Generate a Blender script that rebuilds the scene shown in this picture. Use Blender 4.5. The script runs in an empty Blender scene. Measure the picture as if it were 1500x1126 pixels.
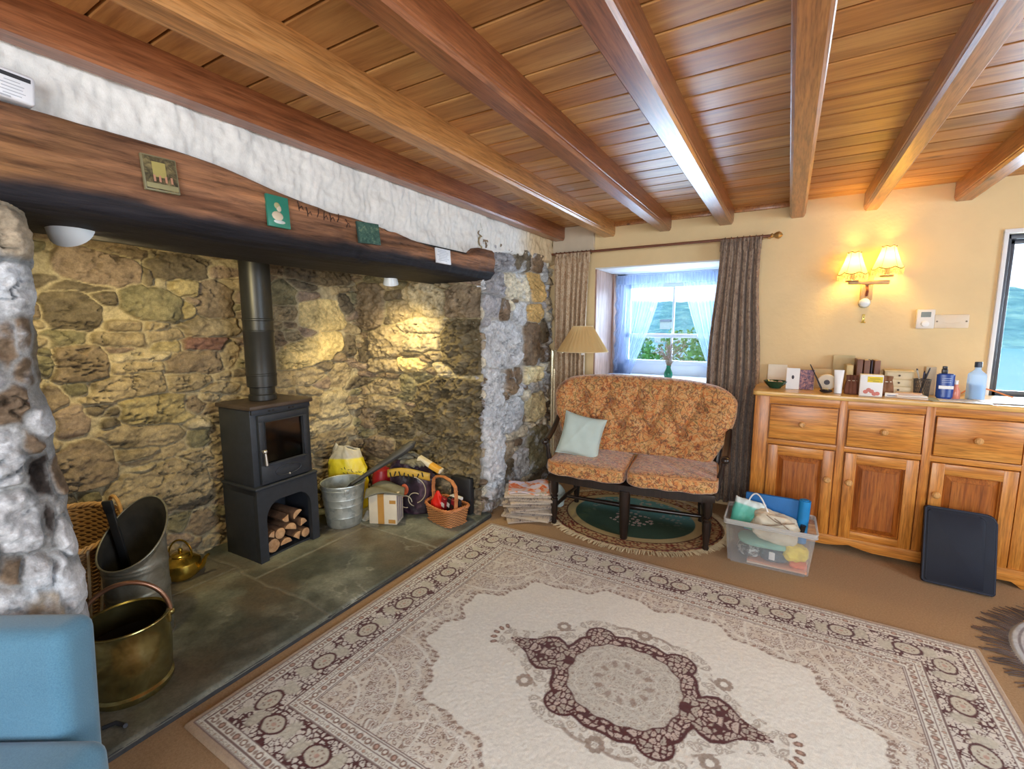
import bpy, bmesh, math, random
import numpy as np
from mathutils import Vector, Matrix, Euler
random.seed(7); RNG = np.random.default_rng(11)
PI = math.pi
scene = bpy.context.scene
COL = scene.collection

# ---------------------------------------------------------------- camera
cd = bpy.data.cameras.new('camera'); cam = bpy.data.objects.new('camera', cd); COL.objects.link(cam)
cd.sensor_fit = 'HORIZONTAL'; cd.sensor_width = 36.0; cd.lens = 36.0 * 675 / 1500; cd.clip_start = 0.02; cd.clip_end = 3000
cam.location = (0, 0, 1.4)
cam.rotation_euler = (math.radians(90 - 7.2), 0, math.radians(30.8))
scene.camera = cam

# ---------------------------------------------------------------- world, light, exposure
vs = scene.view_settings
vs.view_transform = 'Standard'; vs.look = 'None'; vs.gamma = 1.0; vs.exposure = 0.30; vs.use_curve_mapping = False
w = bpy.data.worlds.new('world'); scene.world = w; w.use_nodes = True
nt = w.node_tree; nt.nodes.clear()
bg = nt.nodes.new('ShaderNodeBackground'); bg.inputs[1].default_value = 1.5
out = nt.nodes.new('ShaderNodeOutputWorld'); nt.links.new(bg.outputs[0], out.inputs[0])
tc = nt.nodes.new('ShaderNodeTexCoord'); sep = nt.nodes.new('ShaderNodeSeparateXYZ'); nt.links.new(tc.outputs['Generated'], sep.inputs[0])
rmp = nt.nodes.new('ShaderNodeValToRGB'); nt.links.new(sep.outputs[2], rmp.inputs[0]); nt.links.new(rmp.outputs[0], bg.inputs[0])
rmp.color_ramp.elements[0].position = 0.0; rmp.color_ramp.elements[0].color = (0.95, 0.98, 1.0, 1)
rmp.color_ramp.elements[1].position = 0.6; rmp.color_ramp.elements[1].color = (0.42, 0.66, 1.0, 1)

def light(name, kind, loc, energy, color, target=None, **kw):
    l = bpy.data.lights.new(name, kind); l.energy = energy; l.color = color
    for k, v in kw.items(): setattr(l, k, v)
    o = bpy.data.objects.new(name, l); COL.objects.link(o); o.location = loc
    if target is not None: o.rotation_euler = (Vector(target) - Vector(loc)).to_track_quat('-Z', 'Y').to_euler()
    return o
# area lamps added as daylight fill near unseen openings in wall_front and wall_right
light('daylight_fill_front', 'AREA', (0.4, -1.75, 1.45), 76, (0.92, 0.95, 1.0), (-0.2, 3, 1.0), shape='RECTANGLE', size=2.3, size_y=1.3)
light('daylight_fill_side', 'AREA', (3.15, 1.2, 1.45), 62, (0.66, 0.82, 1.0), (-1.5, 1.8, 0.9), shape='RECTANGLE', size=1.9, size_y=1.3)
# daylight through the two windows of the back wall
light('daylight_back_window', 'AREA', (-0.92, 4.62, 1.45), 48, (0.62, 0.8, 1.0), (-0.92, 2.0, 1.1), shape='RECTANGLE', size=0.95, size_y=0.9)
light('daylight_corner_window', 'AREA', (1.45, 4.62, 1.5), 62, (0.62, 0.8, 1.0), (1.0, 1.5, 1.2), shape='RECTANGLE', size=0.8, size_y=0.9)

# ---------------------------------------------------------------- numpy noise
def _hash(ix, iy, iz, seed):
    h = (ix.astype(np.int64) * 374761393 + iy.astype(np.int64) * 668265263 + iz.astype(np.int64) * 2147483647 + seed * 974634777) & 0xffffffff
    h = ((h ^ (h >> 13)) * 1274126177) & 0xffffffff
    h = (h ^ (h >> 16)) & 0xffffffff
    return h / 4294967295.0
def vnoise(x, y, z=0.0, seed=0):
    x = np.asarray(x, float); y = np.asarray(y, float); z = np.zeros_like(x) + z
    ix, iy, iz = np.floor(x), np.floor(y), np.floor(z)
    fx, fy, fz = x - ix, y - iy, z - iz
    fx, fy, fz = [t * t * (3 - 2 * t) for t in (fx, fy, fz)]
    r = 0
    for dx in (0, 1):
        for dy in (0, 1):
            for dz in (0, 1):
                wgt = (fx if dx else 1 - fx) * (fy if dy else 1 - fy) * (fz if dz else 1 - fz)
                r = r + wgt * _hash(ix + dx, iy + dy, iz + dz, seed)
    return r * 2 - 1
def fbm(x, y, z=0.0, oct=4, seed=0, gain=0.5):
    r = 0; a = 1.0; f = 1.0; n = 0
    for k in range(oct):
        r = r + a * vnoise(x * f, y * f, z * f if np.ndim(z) or z else 0.0, seed + k); n += a; a *= gain; f *= 2.03
    return r / n
def voro(x, y, seed=0, jit=0.9):
    """F1, F2, cell hash, vector to the nearest point"""
    x = np.asarray(x, float); y = np.asarray(y, float)
    ix, iy = np.floor(x), np.floor(y)
    f1 = np.full(x.shape, 9.0); f2 = np.full(x.shape, 9.0); cid = np.zeros(x.shape)
    for dx in (-1, 0, 1):
        for dy in (-1, 0, 1):
            cx, cy = ix + dx, iy + dy
            px = cx + .5 + jit * (_hash(cx, cy, cx * 0, seed) - .5); py = cy + .5 + jit * (_hash(cx, cy, cx * 0, seed + 91) - .5)
            d = np.hypot(x - px, y - py); hh = _hash(cx, cy, cx * 0, seed + 17)
            nb = d < f1
            f2 = np.where(nb, f1, np.minimum(f2, d)); cid = np.where(nb, hh, cid); f1 = np.where(nb, d, f1)
    return f1, f2, cid
def smooth(a, b, x):
    t = np.clip((x - a) / (b - a), 0, 1); return t * t * (3 - 2 * t)

# ---------------------------------------------------------------- materials
def newmat(name):
    m = bpy.data.materials.new(name); m.use_nodes = True; m.node_tree.nodes.clear(); return m, m.node_tree
class N:
    def __init__(s, name):
        s.m, s.t = newmat(name)
        s.out = s.t.nodes.new('ShaderNodeOutputMaterial'); s.b = s.t.nodes.new('ShaderNodeBsdfPrincipled')
        s.t.links.new(s.b.outputs[0], s.out.inputs[0])
    def n(s, typ, **kw):
        x = s.t.nodes.new('ShaderNode' + typ)
        for k, v in kw.items():
            if hasattr(x, k): setattr(x, k, v)
            else: x.inputs[k].default_value = v
        return x
    def l(s, a, b): s.t.links.new(a, b)
    def coords(s, scale=(1, 1, 1), rand=True, kind='Object', rot=(0, 0, 0)):
        tc = s.n('TexCoord'); mp = s.n('Mapping'); mp.inputs['Scale'].default_value = scale; mp.inputs['Rotation'].default_value = rot
        src = tc.outputs[kind]
        if rand:
            oi = s.n('ObjectInfo'); vm = s.n('VectorMath', operation='ADD'); ml = s.n('MapRange'); ml.inputs[4].default_value = 37.0
            s.l(oi.outputs['Random'], ml.inputs[0]); s.l(src, vm.inputs[0]); s.l(ml.outputs[0], vm.inputs[1]); src = vm.outputs[0]
        s.l(src, mp.inputs[0]); return mp.outputs[0]
    def noise(s, vec, scale, detail=4, rough=.55, dist=0.0):
        x = s.n('TexNoise'); x.inputs['Scale'].default_value = scale; x.inputs['Detail'].default_value = detail
        x.inputs['Roughness'].default_value = rough; x.inputs['Distortion'].default_value = dist; s.l(vec, x.inputs['Vector']); return x.outputs[0]
    def ramp(s, fac, stops, interp='LINEAR'):
        r = s.n('ValToRGB'); cr = r.color_ramp; cr.interpolation = interp
        while len(cr.elements) < len(stops): cr.elements.new(.5)
        for e, (p, c) in zip(cr.elements, stops):
            e.position = p; e.color = (c[0], c[1], c[2], 1) if len(c) == 3 else c
        s.l(fac, r.inputs[0]); return r.outputs[0]
    def mix(s, fac, a, b, mode='MIX'):
        x = s.n('Mix', data_type='RGBA', blend_type=mode)
        for sock, v in ((x.inputs[0], fac), (x.inputs[6], a), (x.inputs[7], b)):
            if hasattr(v, 'is_linked') or hasattr(v, 'links'): s.l(v, sock)
            elif isinstance(v, (int, float)): sock.default_value = v
            else: sock.default_value = (v[0], v[1], v[2], 1)
        return x.outputs[2]
    def bump(s, h, strength=.3, dist=.01, normal=None):
        x = s.n('Bump'); x.inputs['Strength'].default_value = strength; x.inputs['Distance'].default_value = dist; s.l(h, x.inputs['Height'])
        if normal is not None: s.l(normal, x.inputs['Normal'])
        s.l(x.outputs[0], s.b.inputs['Normal']); return x.outputs[0]
    def set(s, **kw):
        for k, v in kw.items():
            sk = s.b.inputs[k.replace('_', ' ')]
            if hasattr(v, 'links'): s.l(v, sk)
            else: sk.default_value = (v[0], v[1], v[2], 1) if isinstance(v, (tuple, list)) and len(v) == 3 and sk.type == 'RGBA' else v
        return s
def plain(name, c, rough=.6, metal=0.0, var=.12, scale=12, bump=.15, bscale=60, bdist=.002, **kw):
    """one colour with a slight mottling and a fine bump"""
    s = N(name); v = s.coords()
    n1 = s.noise(v, scale, 4)
    lo = tuple(max(0, x * (1 - var)) for x in c); hi = tuple(min(1, x * (1 + var)) for x in c)
    s.set(Base_Color=s.ramp(n1, [(.3, lo), (.7, hi)]), Roughness=rough, Metallic=metal, **kw)
    if bump: s.bump(s.noise(v, bscale, 3), bump, bdist)
    return s.m
def wood(name, dark, mid, light, axis='Y', scale=1.0, rough=.42, knots=True, coat=.0, vscale=1.0, bump=.12):
    s = N(name)
    st = {'X': (.06, 1, 1), 'Y': (1, .06, 1), 'Z': (1, 1, .06)}[axis]
    v = s.coords(tuple(a * scale for a in st))
    n1 = s.noise(v, 14, 5, .6, 1.2); n2 = s.noise(v, 70, 3, .6, .3)
    base = s.ramp(n1, [(.28, dark), (.5, mid), (.72, light)])
    c = s.mix(.45, base, s.ramp(n2, [(.32, tuple(x * .40 for x in mid)), (.5, mid), (.66, light)]))
    n3 = s.noise(v, 160, 2, .7); c = s.mix(1.0, c, s.ramp(n3, [(.35, (.72, .68, .62)), (.5, (1, 1, 1)), (.7, (1.15, 1.12, 1.05))]), 'MULTIPLY')
    if knots:
        st2 = {'X': (.35, 1, 1), 'Y': (1, .35, 1), 'Z': (1, 1, .35)}[axis]
        v2 = s.coords(tuple(a * scale for a in st2))
        vo = s.n('TexVoronoi'); vo.inputs['Scale'].default_value = 5.5; s.l(v2, vo.inputs['Vector'])
        k = s.ramp(vo.outputs['Distance'], [(.05, (1, 1, 1)), (.13, (0, 0, 0))])
        c = s.mix(k, c, tuple(x * .45 for x in dark))
    s.set(Base_Color=c, Roughness=rough, Coat_Weight=coat, Coat_Roughness=.25)
    if bump: s.bump(n2, bump, .002)
    return s.m
def attrmat(name, rough=.8, nscale=60, namt=.25, bump=.4, bdist=.004, bscale=90, spec=.3, metal=0, coat=0):
    """colour comes from the mesh's own colour attribute, broken up by fine noise"""
    s = N(name); a = s.n('Attribute'); a.attribute_name = 'Col'; v = s.coords(rand=False)
    n1 = s.noise(v, nscale, 6, .65); lo = 1 - namt; hi = 1 + namt
    g = s.ramp(n1, [(.3, (lo, lo, lo)), (.7, (hi, hi, hi))]) 
    c = s.mix(1.0, a.outputs['Color'], g, 'MULTIPLY')
    s.set(Base_Color=c, Roughness=rough, Specular_IOR_Level=spec, Metallic=metal, Coat_Weight=coat)
    if bump: s.bump(s.noise(v, bscale, 5, .7), bump, bdist)
    return s.m
def emis(name, c, strength, base=(.8, .8, .8)):
    s = N(name); s.set(Base_Color=base, Emission_Color=c, Emission_Strength=strength); return s.m
def thinglass(name, tint=(1, 1, 1), refl=.08, rough=.02):
    m, t = newmat(name); o = t.nodes.new('ShaderNodeOutputMaterial'); mx = t.nodes.new('ShaderNodeMixShader')
    tr = t.nodes.new('ShaderNodeBsdfTransparent'); tr.inputs[0].default_value = (*tint, 1)
    gl = t.nodes.new('ShaderNodeBsdfGlossy'); gl.inputs['Roughness'].default_value = rough
    mx.inputs[0].default_value = refl; t.links.new(tr.outputs[0], mx.inputs[1]); t.links.new(gl.outputs[0], mx.inputs[2]); t.links.new(mx.outputs[0], o.inputs[0]); return m
def cloudy(name, c, trans=.5, rough=.3):
    """thin translucent plastic or net: part transparent, part diffuse/translucent"""
    m, t = newmat(name); o = t.nodes.new('ShaderNodeOutputMaterial'); mx = t.nodes.new('ShaderNodeMixShader'); mx2 = t.nodes.new('ShaderNodeMixShader')
    tr = t.nodes.new('ShaderNodeBsdfTransparent'); df = t.nodes.new('ShaderNodeBsdfDiffuse'); tl = t.nodes.new('ShaderNodeBsdfTranslucent')
    df.inputs[0].default_value = (*c, 1); tl.inputs[0].default_value = (*c, 1)
    mx2.inputs[0].default_value = .5; t.links.new(df.outputs[0], mx2.inputs[1]); t.links.new(tl.outputs[0], mx2.inputs[2])
    mx.inputs[0].default_value = 1 - trans; t.links.new(tr.outputs[0], mx.inputs[1]); t.links.new(mx2.outputs[0], mx.inputs[2]); t.links.new(mx.outputs[0], o.inputs[0]); return m

# ---------------------------------------------------------------- mesh helpers
class MB:
    def __init__(s): s.bm = bmesh.new(); s.mi = 0
    def _tag(s, faces):
        for f in faces: f.material_index = s.mi
    def box(s, c, d, rot=None, bevel=0.0, seg=2, taper=None):
        r = bmesh.ops.create_cube(s.bm, size=1.0); vsl = r['verts']
        for v in vsl:
            v.co = Vector((v.co.x * d[0], v.co.y * d[1], v.co.z * d[2]))
            if taper and v.co.z > 0: v.co.x *= taper[0]; v.co.y *= taper[1]
        fs = list({f for v in vsl for f in v.link_faces}); s._tag(fs)
        if bevel:
            es = list({e for v in vsl for e in v.link_edges})
            rb = bmesh.ops.bevel(s.bm, geom=es, offset=bevel, segments=seg, affect='EDGES', profile=.5)
            vsl = list({v for f in rb['faces'] for v in f.verts} | {v for v in vsl if v.is_valid})
            s._tag(rb['faces'])
        M = Matrix.Translation(Vector(c)) @ (Euler(rot).to_matrix().to_4x4() if rot else Matrix.Identity(4))
        for v in vsl: v.co = M @ v.co
        return s
    def bx(s, x0, x1, y0, y1, z0, z1, bevel=0.0, seg=2):
        return s.box(((x0 + x1) / 2, (y0 + y1) / 2, (z0 + z1) / 2), (x1 - x0, y1 - y0, z1 - z0), None, bevel, seg)
    def lathe(s, prof, c=(0, 0, 0), seg=32, sx=1, sy=1, rot=None, close=False):
        rings = []; M = Matrix.Translation(Vector(c)) @ (Euler(rot).to_matrix().to_4x4() if rot else Matrix.Identity(4))
        for (r, z) in prof:
            if r < 1e-6: rings.append([s.bm.verts.new(M @ Vector((0, 0, z)))])
            else: rings.append([s.bm.verts.new(M @ Vector((r * sx * math.cos(2 * PI * k / seg), r * sy * math.sin(2 * PI * k / seg), z))) for k in range(seg)])
        if close: rings.append(rings[0])
        for a, b in zip(rings, rings[1:]):
            for k in range(seg):
                q = [a[k % len(a)], a[(k + 1) % len(a)], b[(k + 1) % len(b)], b[k % len(b)]]
                q2 = []
                for v in q:
                    if v not in q2: q2.append(v)
                if len(q2) >= 3:
                    try: s._tag([s.bm.faces.new(q2)])
                    except ValueError: pass
        return s
    def cyl(s, c, r, h, seg=24, rot=None, r2=None, bevel=0.0):
        r2 = r if r2 is None else r2; b = bevel
        if b: return s.lathe([(0, -h / 2), (r - b, -h / 2), (r, -h / 2 + b), (r2, h / 2 - b), (r2 - b, h / 2), (0, h / 2)], c, seg, rot=rot)
        return s.lathe([(0, -h / 2), (r, -h / 2), (r2, h / 2), (0, h / 2)], c, seg, rot=rot)
    def tube(s, pts, r, seg=10, closed=False, flat=1.0, caps=True):
        pts = [Vector(p) for p in pts]; n = len(pts); rr = r if isinstance(r, (list, tuple)) else [r] * n
        rings = []; up = None
        for i, p in enumerate(pts):
            if closed: t = (pts[(i + 1) % n] - pts[i - 1])
            else: t = pts[min(i + 1, n - 1)] - pts[max(i - 1, 0)]
            t.normalize()
            if up is None:
                up = Vector((0, 0, 1)) if abs(t.z) < .9 else Vector((1, 0, 0))
            up = (up - t * up.dot(t)); up.normalize(); sd = t.cross(up)
            rings.append([s.bm.verts.new(p + (sd * math.cos(2 * PI * k / seg) + up * (flat * math.sin(2 * PI * k / seg))) * rr[i]) for k in range(seg)])
        m = n if closed else n - 1
        for i in range(m):
            a, b = rings[i], rings[(i + 1) % n]
            for k in range(seg):
                s._tag([s.bm.faces.new([a[k], a[(k + 1) % seg], b[(k + 1) % seg], b[k]])])
        if not closed and caps:
            s._tag([s.bm.faces.new(rings[0][::-1]), s.bm.faces.new(rings[-1])])
        return s
    def prism(s, poly, z0, z1, M=None, bevel=0.0):
        """outline in xy extruded along z, then moved by matrix M"""
        M = M or Matrix.Identity(4)
        a = [s.bm.verts.new(Vector((p[0], p[1], z0))) for p in poly]; b = [s.bm.verts.new(Vector((p[0], p[1], z1))) for p in poly]
        fs = [s.bm.faces.new(a[::-1]), s.bm.faces.new(b)]
        n = len(poly)
        for i in range(n): fs.append(s.bm.faces.new([a[i], a[(i + 1) % n], b[(i + 1) % n], b[i]]))
        vsl = a + b
        if bevel:
            rb = bmesh.ops.bevel(s.bm, geom=list({e for f in fs[:2] for e in f.edges}), offset=bevel, segments=2, affect='EDGES', profile=.5)
            vsl = list({v for f in rb['faces'] for v in f.verts} | {v for v in vsl if v.is_valid}); fs = [f for f in fs if f.is_valid] + rb['faces']
        s._tag([f for f in fs if f.is_valid])
        for v in vsl: v.co = M @ v.co
        return s
    def grid(s, fn, nu, nv, wrapu=False):
        V = [[s.bm.verts.new(Vector(fn(i / nu, j / nv))) for j in range(nv + 1)] for i in range(nu + (0 if wrapu else 1))]
        for i in range(nu):
            for j in range(nv):
                a, b = V[i], V[(i + 1) % len(V)]
                s._tag([s.bm.faces.new([a[j], b[j], b[j + 1], a[j + 1]])])
        return s
    def sphere(s, c, r, seg=16, sc=(1, 1, 1), rot=None):
        n = seg // 2
        M = Matrix.Translation(Vector(c)) @ (Euler(rot).to_matrix().to_4x4() if rot else Matrix.Identity(4)) @ Matrix.Diagonal((*sc, 1))
        bmesh.ops.create_uvsphere(s.bm, u_segments=seg, v_segments=n, radius=r, matrix=M); return s
    def shape(s, fn):
        for v in s.bm.verts: v.co = Vector(fn(v.co))
        return s
    def obj(s, name, mats, parent=None, loc=None, rotz=None, smooth_=True, angle=35, subsurf=0, solid=0.0):
        me = bpy.data.meshes.new(name); bmesh.ops.recalc_face_normals(s.bm, faces=s.bm.faces); s.bm.to_mesh(me); s.bm.free()
        o = bpy.data.objects.new(name, me); COL.objects.link(o)
        for m in (mats if isinstance(mats, (list, tuple)) else [mats]): me.materials.append(m)
        if parent: o.parent = parent
        if loc: o.location = loc
        if rotz is not None: o.rotation_euler = (0, 0, rotz)
        if smooth_:
            for p in me.polygons: p.use_smooth = True
            try: me.set_sharp_from_angle(angle=math.radians(angle))
            except Exception: pass
        if solid: md = o.modifiers.new('solid', 'SOLIDIFY'); md.thickness = solid; md.offset = 0
        if subsurf: md = o.modifiers.new('sub', 'SUBSURF'); md.levels = subsurf; md.render_levels = subsurf
        return o
def npgrid(name, P, C, mat, parent=None, smooth_=True):
    """mesh from an (nu,nv,3) array of points with (nu,nv,3) colours"""
    nu, nv = P.shape[:2]; me = bpy.data.meshes.new(name)
    idx = np.arange(nu * nv).reshape(nu, nv)
    F = np.stack([idx[:-1, :-1], idx[1:, :-1], idx[1:, 1:], idx[:-1, 1:]], -1).reshape(-1, 4)
    me.vertices.add(nu * nv); me.vertices.foreach_set('co', P.reshape(-1).astype(np.float32))
    me.loops.add(F.size); me.loops.foreach_set('vertex_index', F.reshape(-1).astype(np.int32))
    me.polygons.add(len(F)); me.polygons.foreach_set('loop_start', (np.arange(len(F)) * 4).astype(np.int32))
    me.polygons.foreach_set('loop_total', np.full(len(F), 4, np.int32))
    me.update(calc_edges=True)
    if smooth_: me.polygons.foreach_set('use_smooth', np.ones(len(F), bool))
    if C is not None:
        at = me.color_attributes.new('Col', 'FLOAT_COLOR', 'POINT')
        cc = np.ones((nu * nv, 4), np.float32); cc[:, :3] = np.clip(C.reshape(-1, 3), 0, 1); at.data.foreach_set('color', cc.reshape(-1))
    me.materials.append(mat); o = bpy.data.objects.new(name, me); COL.objects.link(o)
    if parent: o.parent = parent
    return o
def tag(o, label, cat, group=None):
    o['label'] = label; o['category'] = cat
    if group: o['group'] = group
    return o
def struct(o): o['kind'] = 'structure'; return o
def thing(name, label, cat, loc=(0, 0, 0), rotz=0.0, group=None):
    o = bpy.data.objects.new(name, None); COL.objects.link(o); o.location = loc; o.rotation_euler = (0, 0, rotz); o.empty_display_size = .05
    return tag(o, label, cat, group)
def copy_tree(o, parent=None):
    c = o.copy(); COL.objects.link(c); c.parent = parent
    for ch in list(o.children): copy_tree(ch, c)
    return c
def bez(p0, p1, p2, p3, n=12):
    p0, p1, p2, p3 = map(Vector, (p0, p1, p2, p3)); r = []
    for i in range(n + 1):
        t = i / n; r.append(p0 * (1 - t) ** 3 + p1 * 3 * t * (1 - t) ** 2 + p2 * 3 * t * t * (1 - t) + p3 * t ** 3)
    return r
def arc(c, r, a0, a1, n=16, plane='XZ', ry=None):
    ry = r if ry is None else ry; out = []
    for i in range(n + 1):
        a = a0 + (a1 - a0) * i / n; u, v = r * math.cos(a), ry * math.sin(a)
        out.append(Vector(c) + (Vector((u, 0, v)) if plane == 'XZ' else Vector((0, u, v)) if plane == 'YZ' else Vector((u, v, 0))))
    return out

# ================================================================ ROOM
YW = 3.87                                   # inner face of the window wall
m_magnolia = plain('magnolia_plaster', (.76, .585, .32), .85, var=.05, scale=3, bump=.35, bscale=25, bdist=.006)
m_reveal = plain('white_reveal_paint', (.78, .80, .82), .7, var=.04, bump=.2)
m_carpet = N('beige_carpet'); _v = m_carpet.coords(rand=False)
m_carpet.set(Base_Color=m_carpet.ramp(m_carpet.noise(_v, 120, 6, .8), [(.3, (.36, .22, .11)), (.7, (.56, .38, .22))]), Roughness=.95, Specular_IOR_Level=.1)
m_carpet.bump(m_carpet.noise(_v, 260, 3, .8), .8, .006); m_carpet = m_carpet.m

b = MB(); b.bx(-2.0, 3.4, -2.0, YW + .02, -.12, 0.0); struct(b.obj('floor', m_carpet, smooth_=False))

# window wall with two openings
W1 = (-1.47, -.39, .93, 1.90); W2 = (1.065, 1.95, .93, 1.94); YO = 4.55
b = MB()
b.bx(-2.4, W1[0], YW, YO, 0, 2.4); b.bx(W1[1], W2[0], YW, YO, 0, 2.4); b.bx(W2[1], 3.4, YW, YO, 0, 2.4)
for W in (W1, W2):
    b.bx(W[0], W[1], YW, YO, 0, W[2]); b.bx(W[0], W[1], YW, YO, W[3], 2.4)
struct(b.obj('wall_back', m_magnolia, smooth_=False))
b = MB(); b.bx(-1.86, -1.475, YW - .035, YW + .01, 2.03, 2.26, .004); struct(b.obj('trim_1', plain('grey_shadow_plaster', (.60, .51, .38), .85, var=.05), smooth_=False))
# soffit board and wooden side lining of the left window recess
b = MB(); b.bx(W1[0], W1[1], YW + .002, 4.40, W1[3] - .012, W1[3] + .001, .003); struct(b.obj('trim_2', m_reveal))
b = MB(); b.bx(W1[0] - .001, W1[0] + .015, YW + .005, 4.40, W1[2], W1[3] - .012, .003); b.bx(W1[0] + .012, W1[0] + .03, 4.30, 4.40, W1[2], W1[3] - .012, .003)
struct(b.obj('trim_3', wood('pink_brown_lining', (.22, .11, .08), (.42, .26, .20), (.60, .45, .38), 'Z', knots=False)))
b = MB(); b.bx(W1[0], W1[1], YW - .02, 4.42, W1[2] - .005, W1[2] + .02, .006); struct(b.obj('trim_4', m_reveal))
# walls behind and beside the camera, with their window openings
m_wplain = plain('magnolia_plaster_plain', (.78, .68, .50), .85, var=.04, bump=.1)
b = MB(); b.bx(-2.4, -.75, -2.15, -2.0, 0, 2.4); b.bx(1.55, 3.4, -2.15, -2.0, 0, 2.4); b.bx(-.75, 1.55, -2.15, -2.0, 0, .8); b.bx(-.75, 1.55, -2.15, -2.0, 2.1, 2.4); struct(b.obj('wall_front', m_wplain, smooth_=False))
b = MB(); b.bx(3.4, 3.55, -2.15, .25, 0, 2.4); b.bx(3.4, 3.55, 2.15, YO, 0, 2.4); b.bx(3.4, 3.55, .25, 2.15, 0, .8); b.bx(3.4, 3.55, .25, 2.15, 2.1, 2.4); struct(b.obj('wall_right', m_wplain, smooth_=False))

# ---------------------------------------------------------------- ceiling boards and beams
def plank_ceiling():
    y = -2.0 + .05; P = []; k = 0; bm = MB(); cols = []
    x0, x1 = -2.4, 3.4; pitch = .15; y = 1.65 - pitch * 25
    while y < YW + .05:
        ya, yb = y + .0045, y + pitch - .0045
        bm.box(((x0 + x1) / 2, (ya + yb) / 2, 2.275), (x1 - x0, yb - ya, .03), None, .003, 1); y += pitch
    bm.bx(x0, x1, -2.1, YW + .1, 2.282, 2.42)
    o = bm.obj('ceiling', None, smooth_=False) if 0 else None
    me = bpy.data.meshes.new('ceiling'); bm.bm.to_mesh(me)
    at = me.color_attributes.new('Col', 'FLOAT_COLOR', 'CORNER'); rng = random.Random(3); tone = {}
    for p in me.polygons:
        key = math.floor((p.center.y - 1.65) / pitch)
        if key not in tone: tone[key] = (rng.uniform(.78, 1.16), rng.uniform(.9, 1.06))
        t, h = tone[key]; c = (t, t * h, t * h * h, 1) if p.center.z < 2.281 else (.05, .03, .02, 1)
        for li in p.loop_indices: at.data[li].color = c
    o = bpy.data.objects.new('ceiling', me); COL.objects.link(o); bm.bm.free(); return o
s = N('varnished_pine_boards'); v = s.coords((.08, 1, 1), rand=False); v3 = s.coords((.5, 1, 1), rand=False)
sx = s.n('SeparateXYZ'); tcn = s.n('TexCoord'); s.l(tcn.outputs['Object'], sx.inputs[0])
fl = s.n('Math', operation='FLOOR'); dv = s.n('Math', operation='MULTIPLY_ADD'); dv.inputs[1].default_value = 1 / .15; dv.inputs[2].default_value = 100 - 11.0; s.l(sx.outputs[1], dv.inputs[0]); s.l(dv.outputs[0], fl.inputs[0])
cb = s.n('CombineXYZ'); mm = s.n('Math', operation='MULTIPLY'); mm.inputs[1].default_value = 3.71; s.l(fl.outputs[0], mm.inputs[0]); s.l(mm.outputs[0], cb.inputs[0]); s.l(mm.outputs[0], cb.inputs[2])
va = s.n('VectorMath', operation='ADD'); s.l(v, va.inputs[0]); s.l(cb.outputs[0], va.inputs[1])
vb = s.n('VectorMath', operation='ADD'); s.l(v3, vb.inputs[0]); s.l(cb.outputs[0], vb.inputs[1])
n1 = s.noise(va.outputs[0], 9, 6, .6, 1.6); n2 = s.noise(va.outputs[0], 60, 3, .6, .4)
c = s.ramp(n1, [(.25, (.20, .075, .022)), (.45, (.42, .185, .055)), (.62, (.58, .30, .10)), (.8, (.66, .38, .15))])
c = s.mix(.25, c, s.ramp(n2, [(.35, (.18, .07, .02)), (.6, (.6, .32, .11))]))
vo = s.n('TexVoronoi'); vo.inputs['Scale'].default_value = 4.2; s.l(vb.outputs[0], vo.inputs['Vector'])
kn = s.ramp(vo.outputs['Distance'], [(.03, (1, 1, 1)), (.10, (0, 0, 0))])
c = s.mix(kn, c, (.10, .03, .01))
at = s.n('Attribute'); at.attribute_name = 'Col'
c = s.mix(1.0, c, at.outputs['Color'], 'MULTIPLY')
s.set(Base_Color=c, Roughness=.40, Specular_IOR_Level=.45); s.bump(n2, .15, .002); m_boards = s.m
ceil = plank_ceiling(); ceil.data.materials.append(m_boards); struct(ceil)

m_beam = wood('red_brown_beam', (.14, .042, .016), (.28, .095, .035), (.40, .155, .065), 'Y', 1.0, .36, True, .35)
m_beam2 = wood('golden_pine_beam', (.28, .11, .03), (.50, .23, .07), (.64, .34, .13), 'Y', 1.0, .36, True, .3)
m_beam3 = wood('orange_varnished_beam', (.22, .075, .02), (.42, .17, .05), (.55, .27, .09), 'Y', 1.0, .34, True, .35)
def beam(x0, x1, mat, label, dz=0.0):
    w_, h_ = x1 - x0, .115; c = .012
    poly = [(x0, 0), (x0, -h_ + c), (x0 + c, -h_), (x1 - c, -h_), (x1, -h_ + c), (x1, 0)]
    # small bead line along each lower edge
    poly = [(x0, 0), (x0, -h_ + .022), (x0 + .004, -h_ + .019), (x0 + .004, -h_ + .012), (x0 + .014, -h_), (x1 - .014, -h_), (x1 - .004, -h_ + .012), (x1 - .004, -h_ + .019), (x1, -h_ + .022), (x1, 0)]
    b = MB(); M = Matrix(((1, 0, 0, 0), (0, 0, 1, 0), (0, 1, 0, 0), (0, 0, 0, 1)))
    b.prism(poly, 0, YW + 2.0 + .03, M)
    o = b.obj('ceiling_beam', mat, None, (0, -2.0, 2.262 + dz), angle=25)
    return tag(o, label, 'ceiling beam', None)
beam(-1.845, -1.745, m_beam, 'reddish ceiling beam running along the white plaster above the fireplace')
beam(-1.41, -1.30, m_beam2, 'pale golden ceiling beam, second from the fireplace wall')
beam(-.945, -.845, m_beam, 'brown ceiling beam, third from the fireplace wall, ending above the left curtain pole end')
beam(-.505, -.40, m_beam, 'ceiling beam ending above the right end of the curtain pole')
beam(-.045, .05, m_beam3, 'ceiling beam between the curtain pole and the wall lamp')
beam(.37, .455, m_beam3, 'ceiling beam ending right above the twin shade wall lamp')
beam(.81, .905, m_beam3, 'ceiling beam right of the wall lamp, nearest the corner window')
b = MB(); xs = [-1.745, -1.41, -1.30, -.945, -.845, -.505, -.40, -.045]
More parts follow.
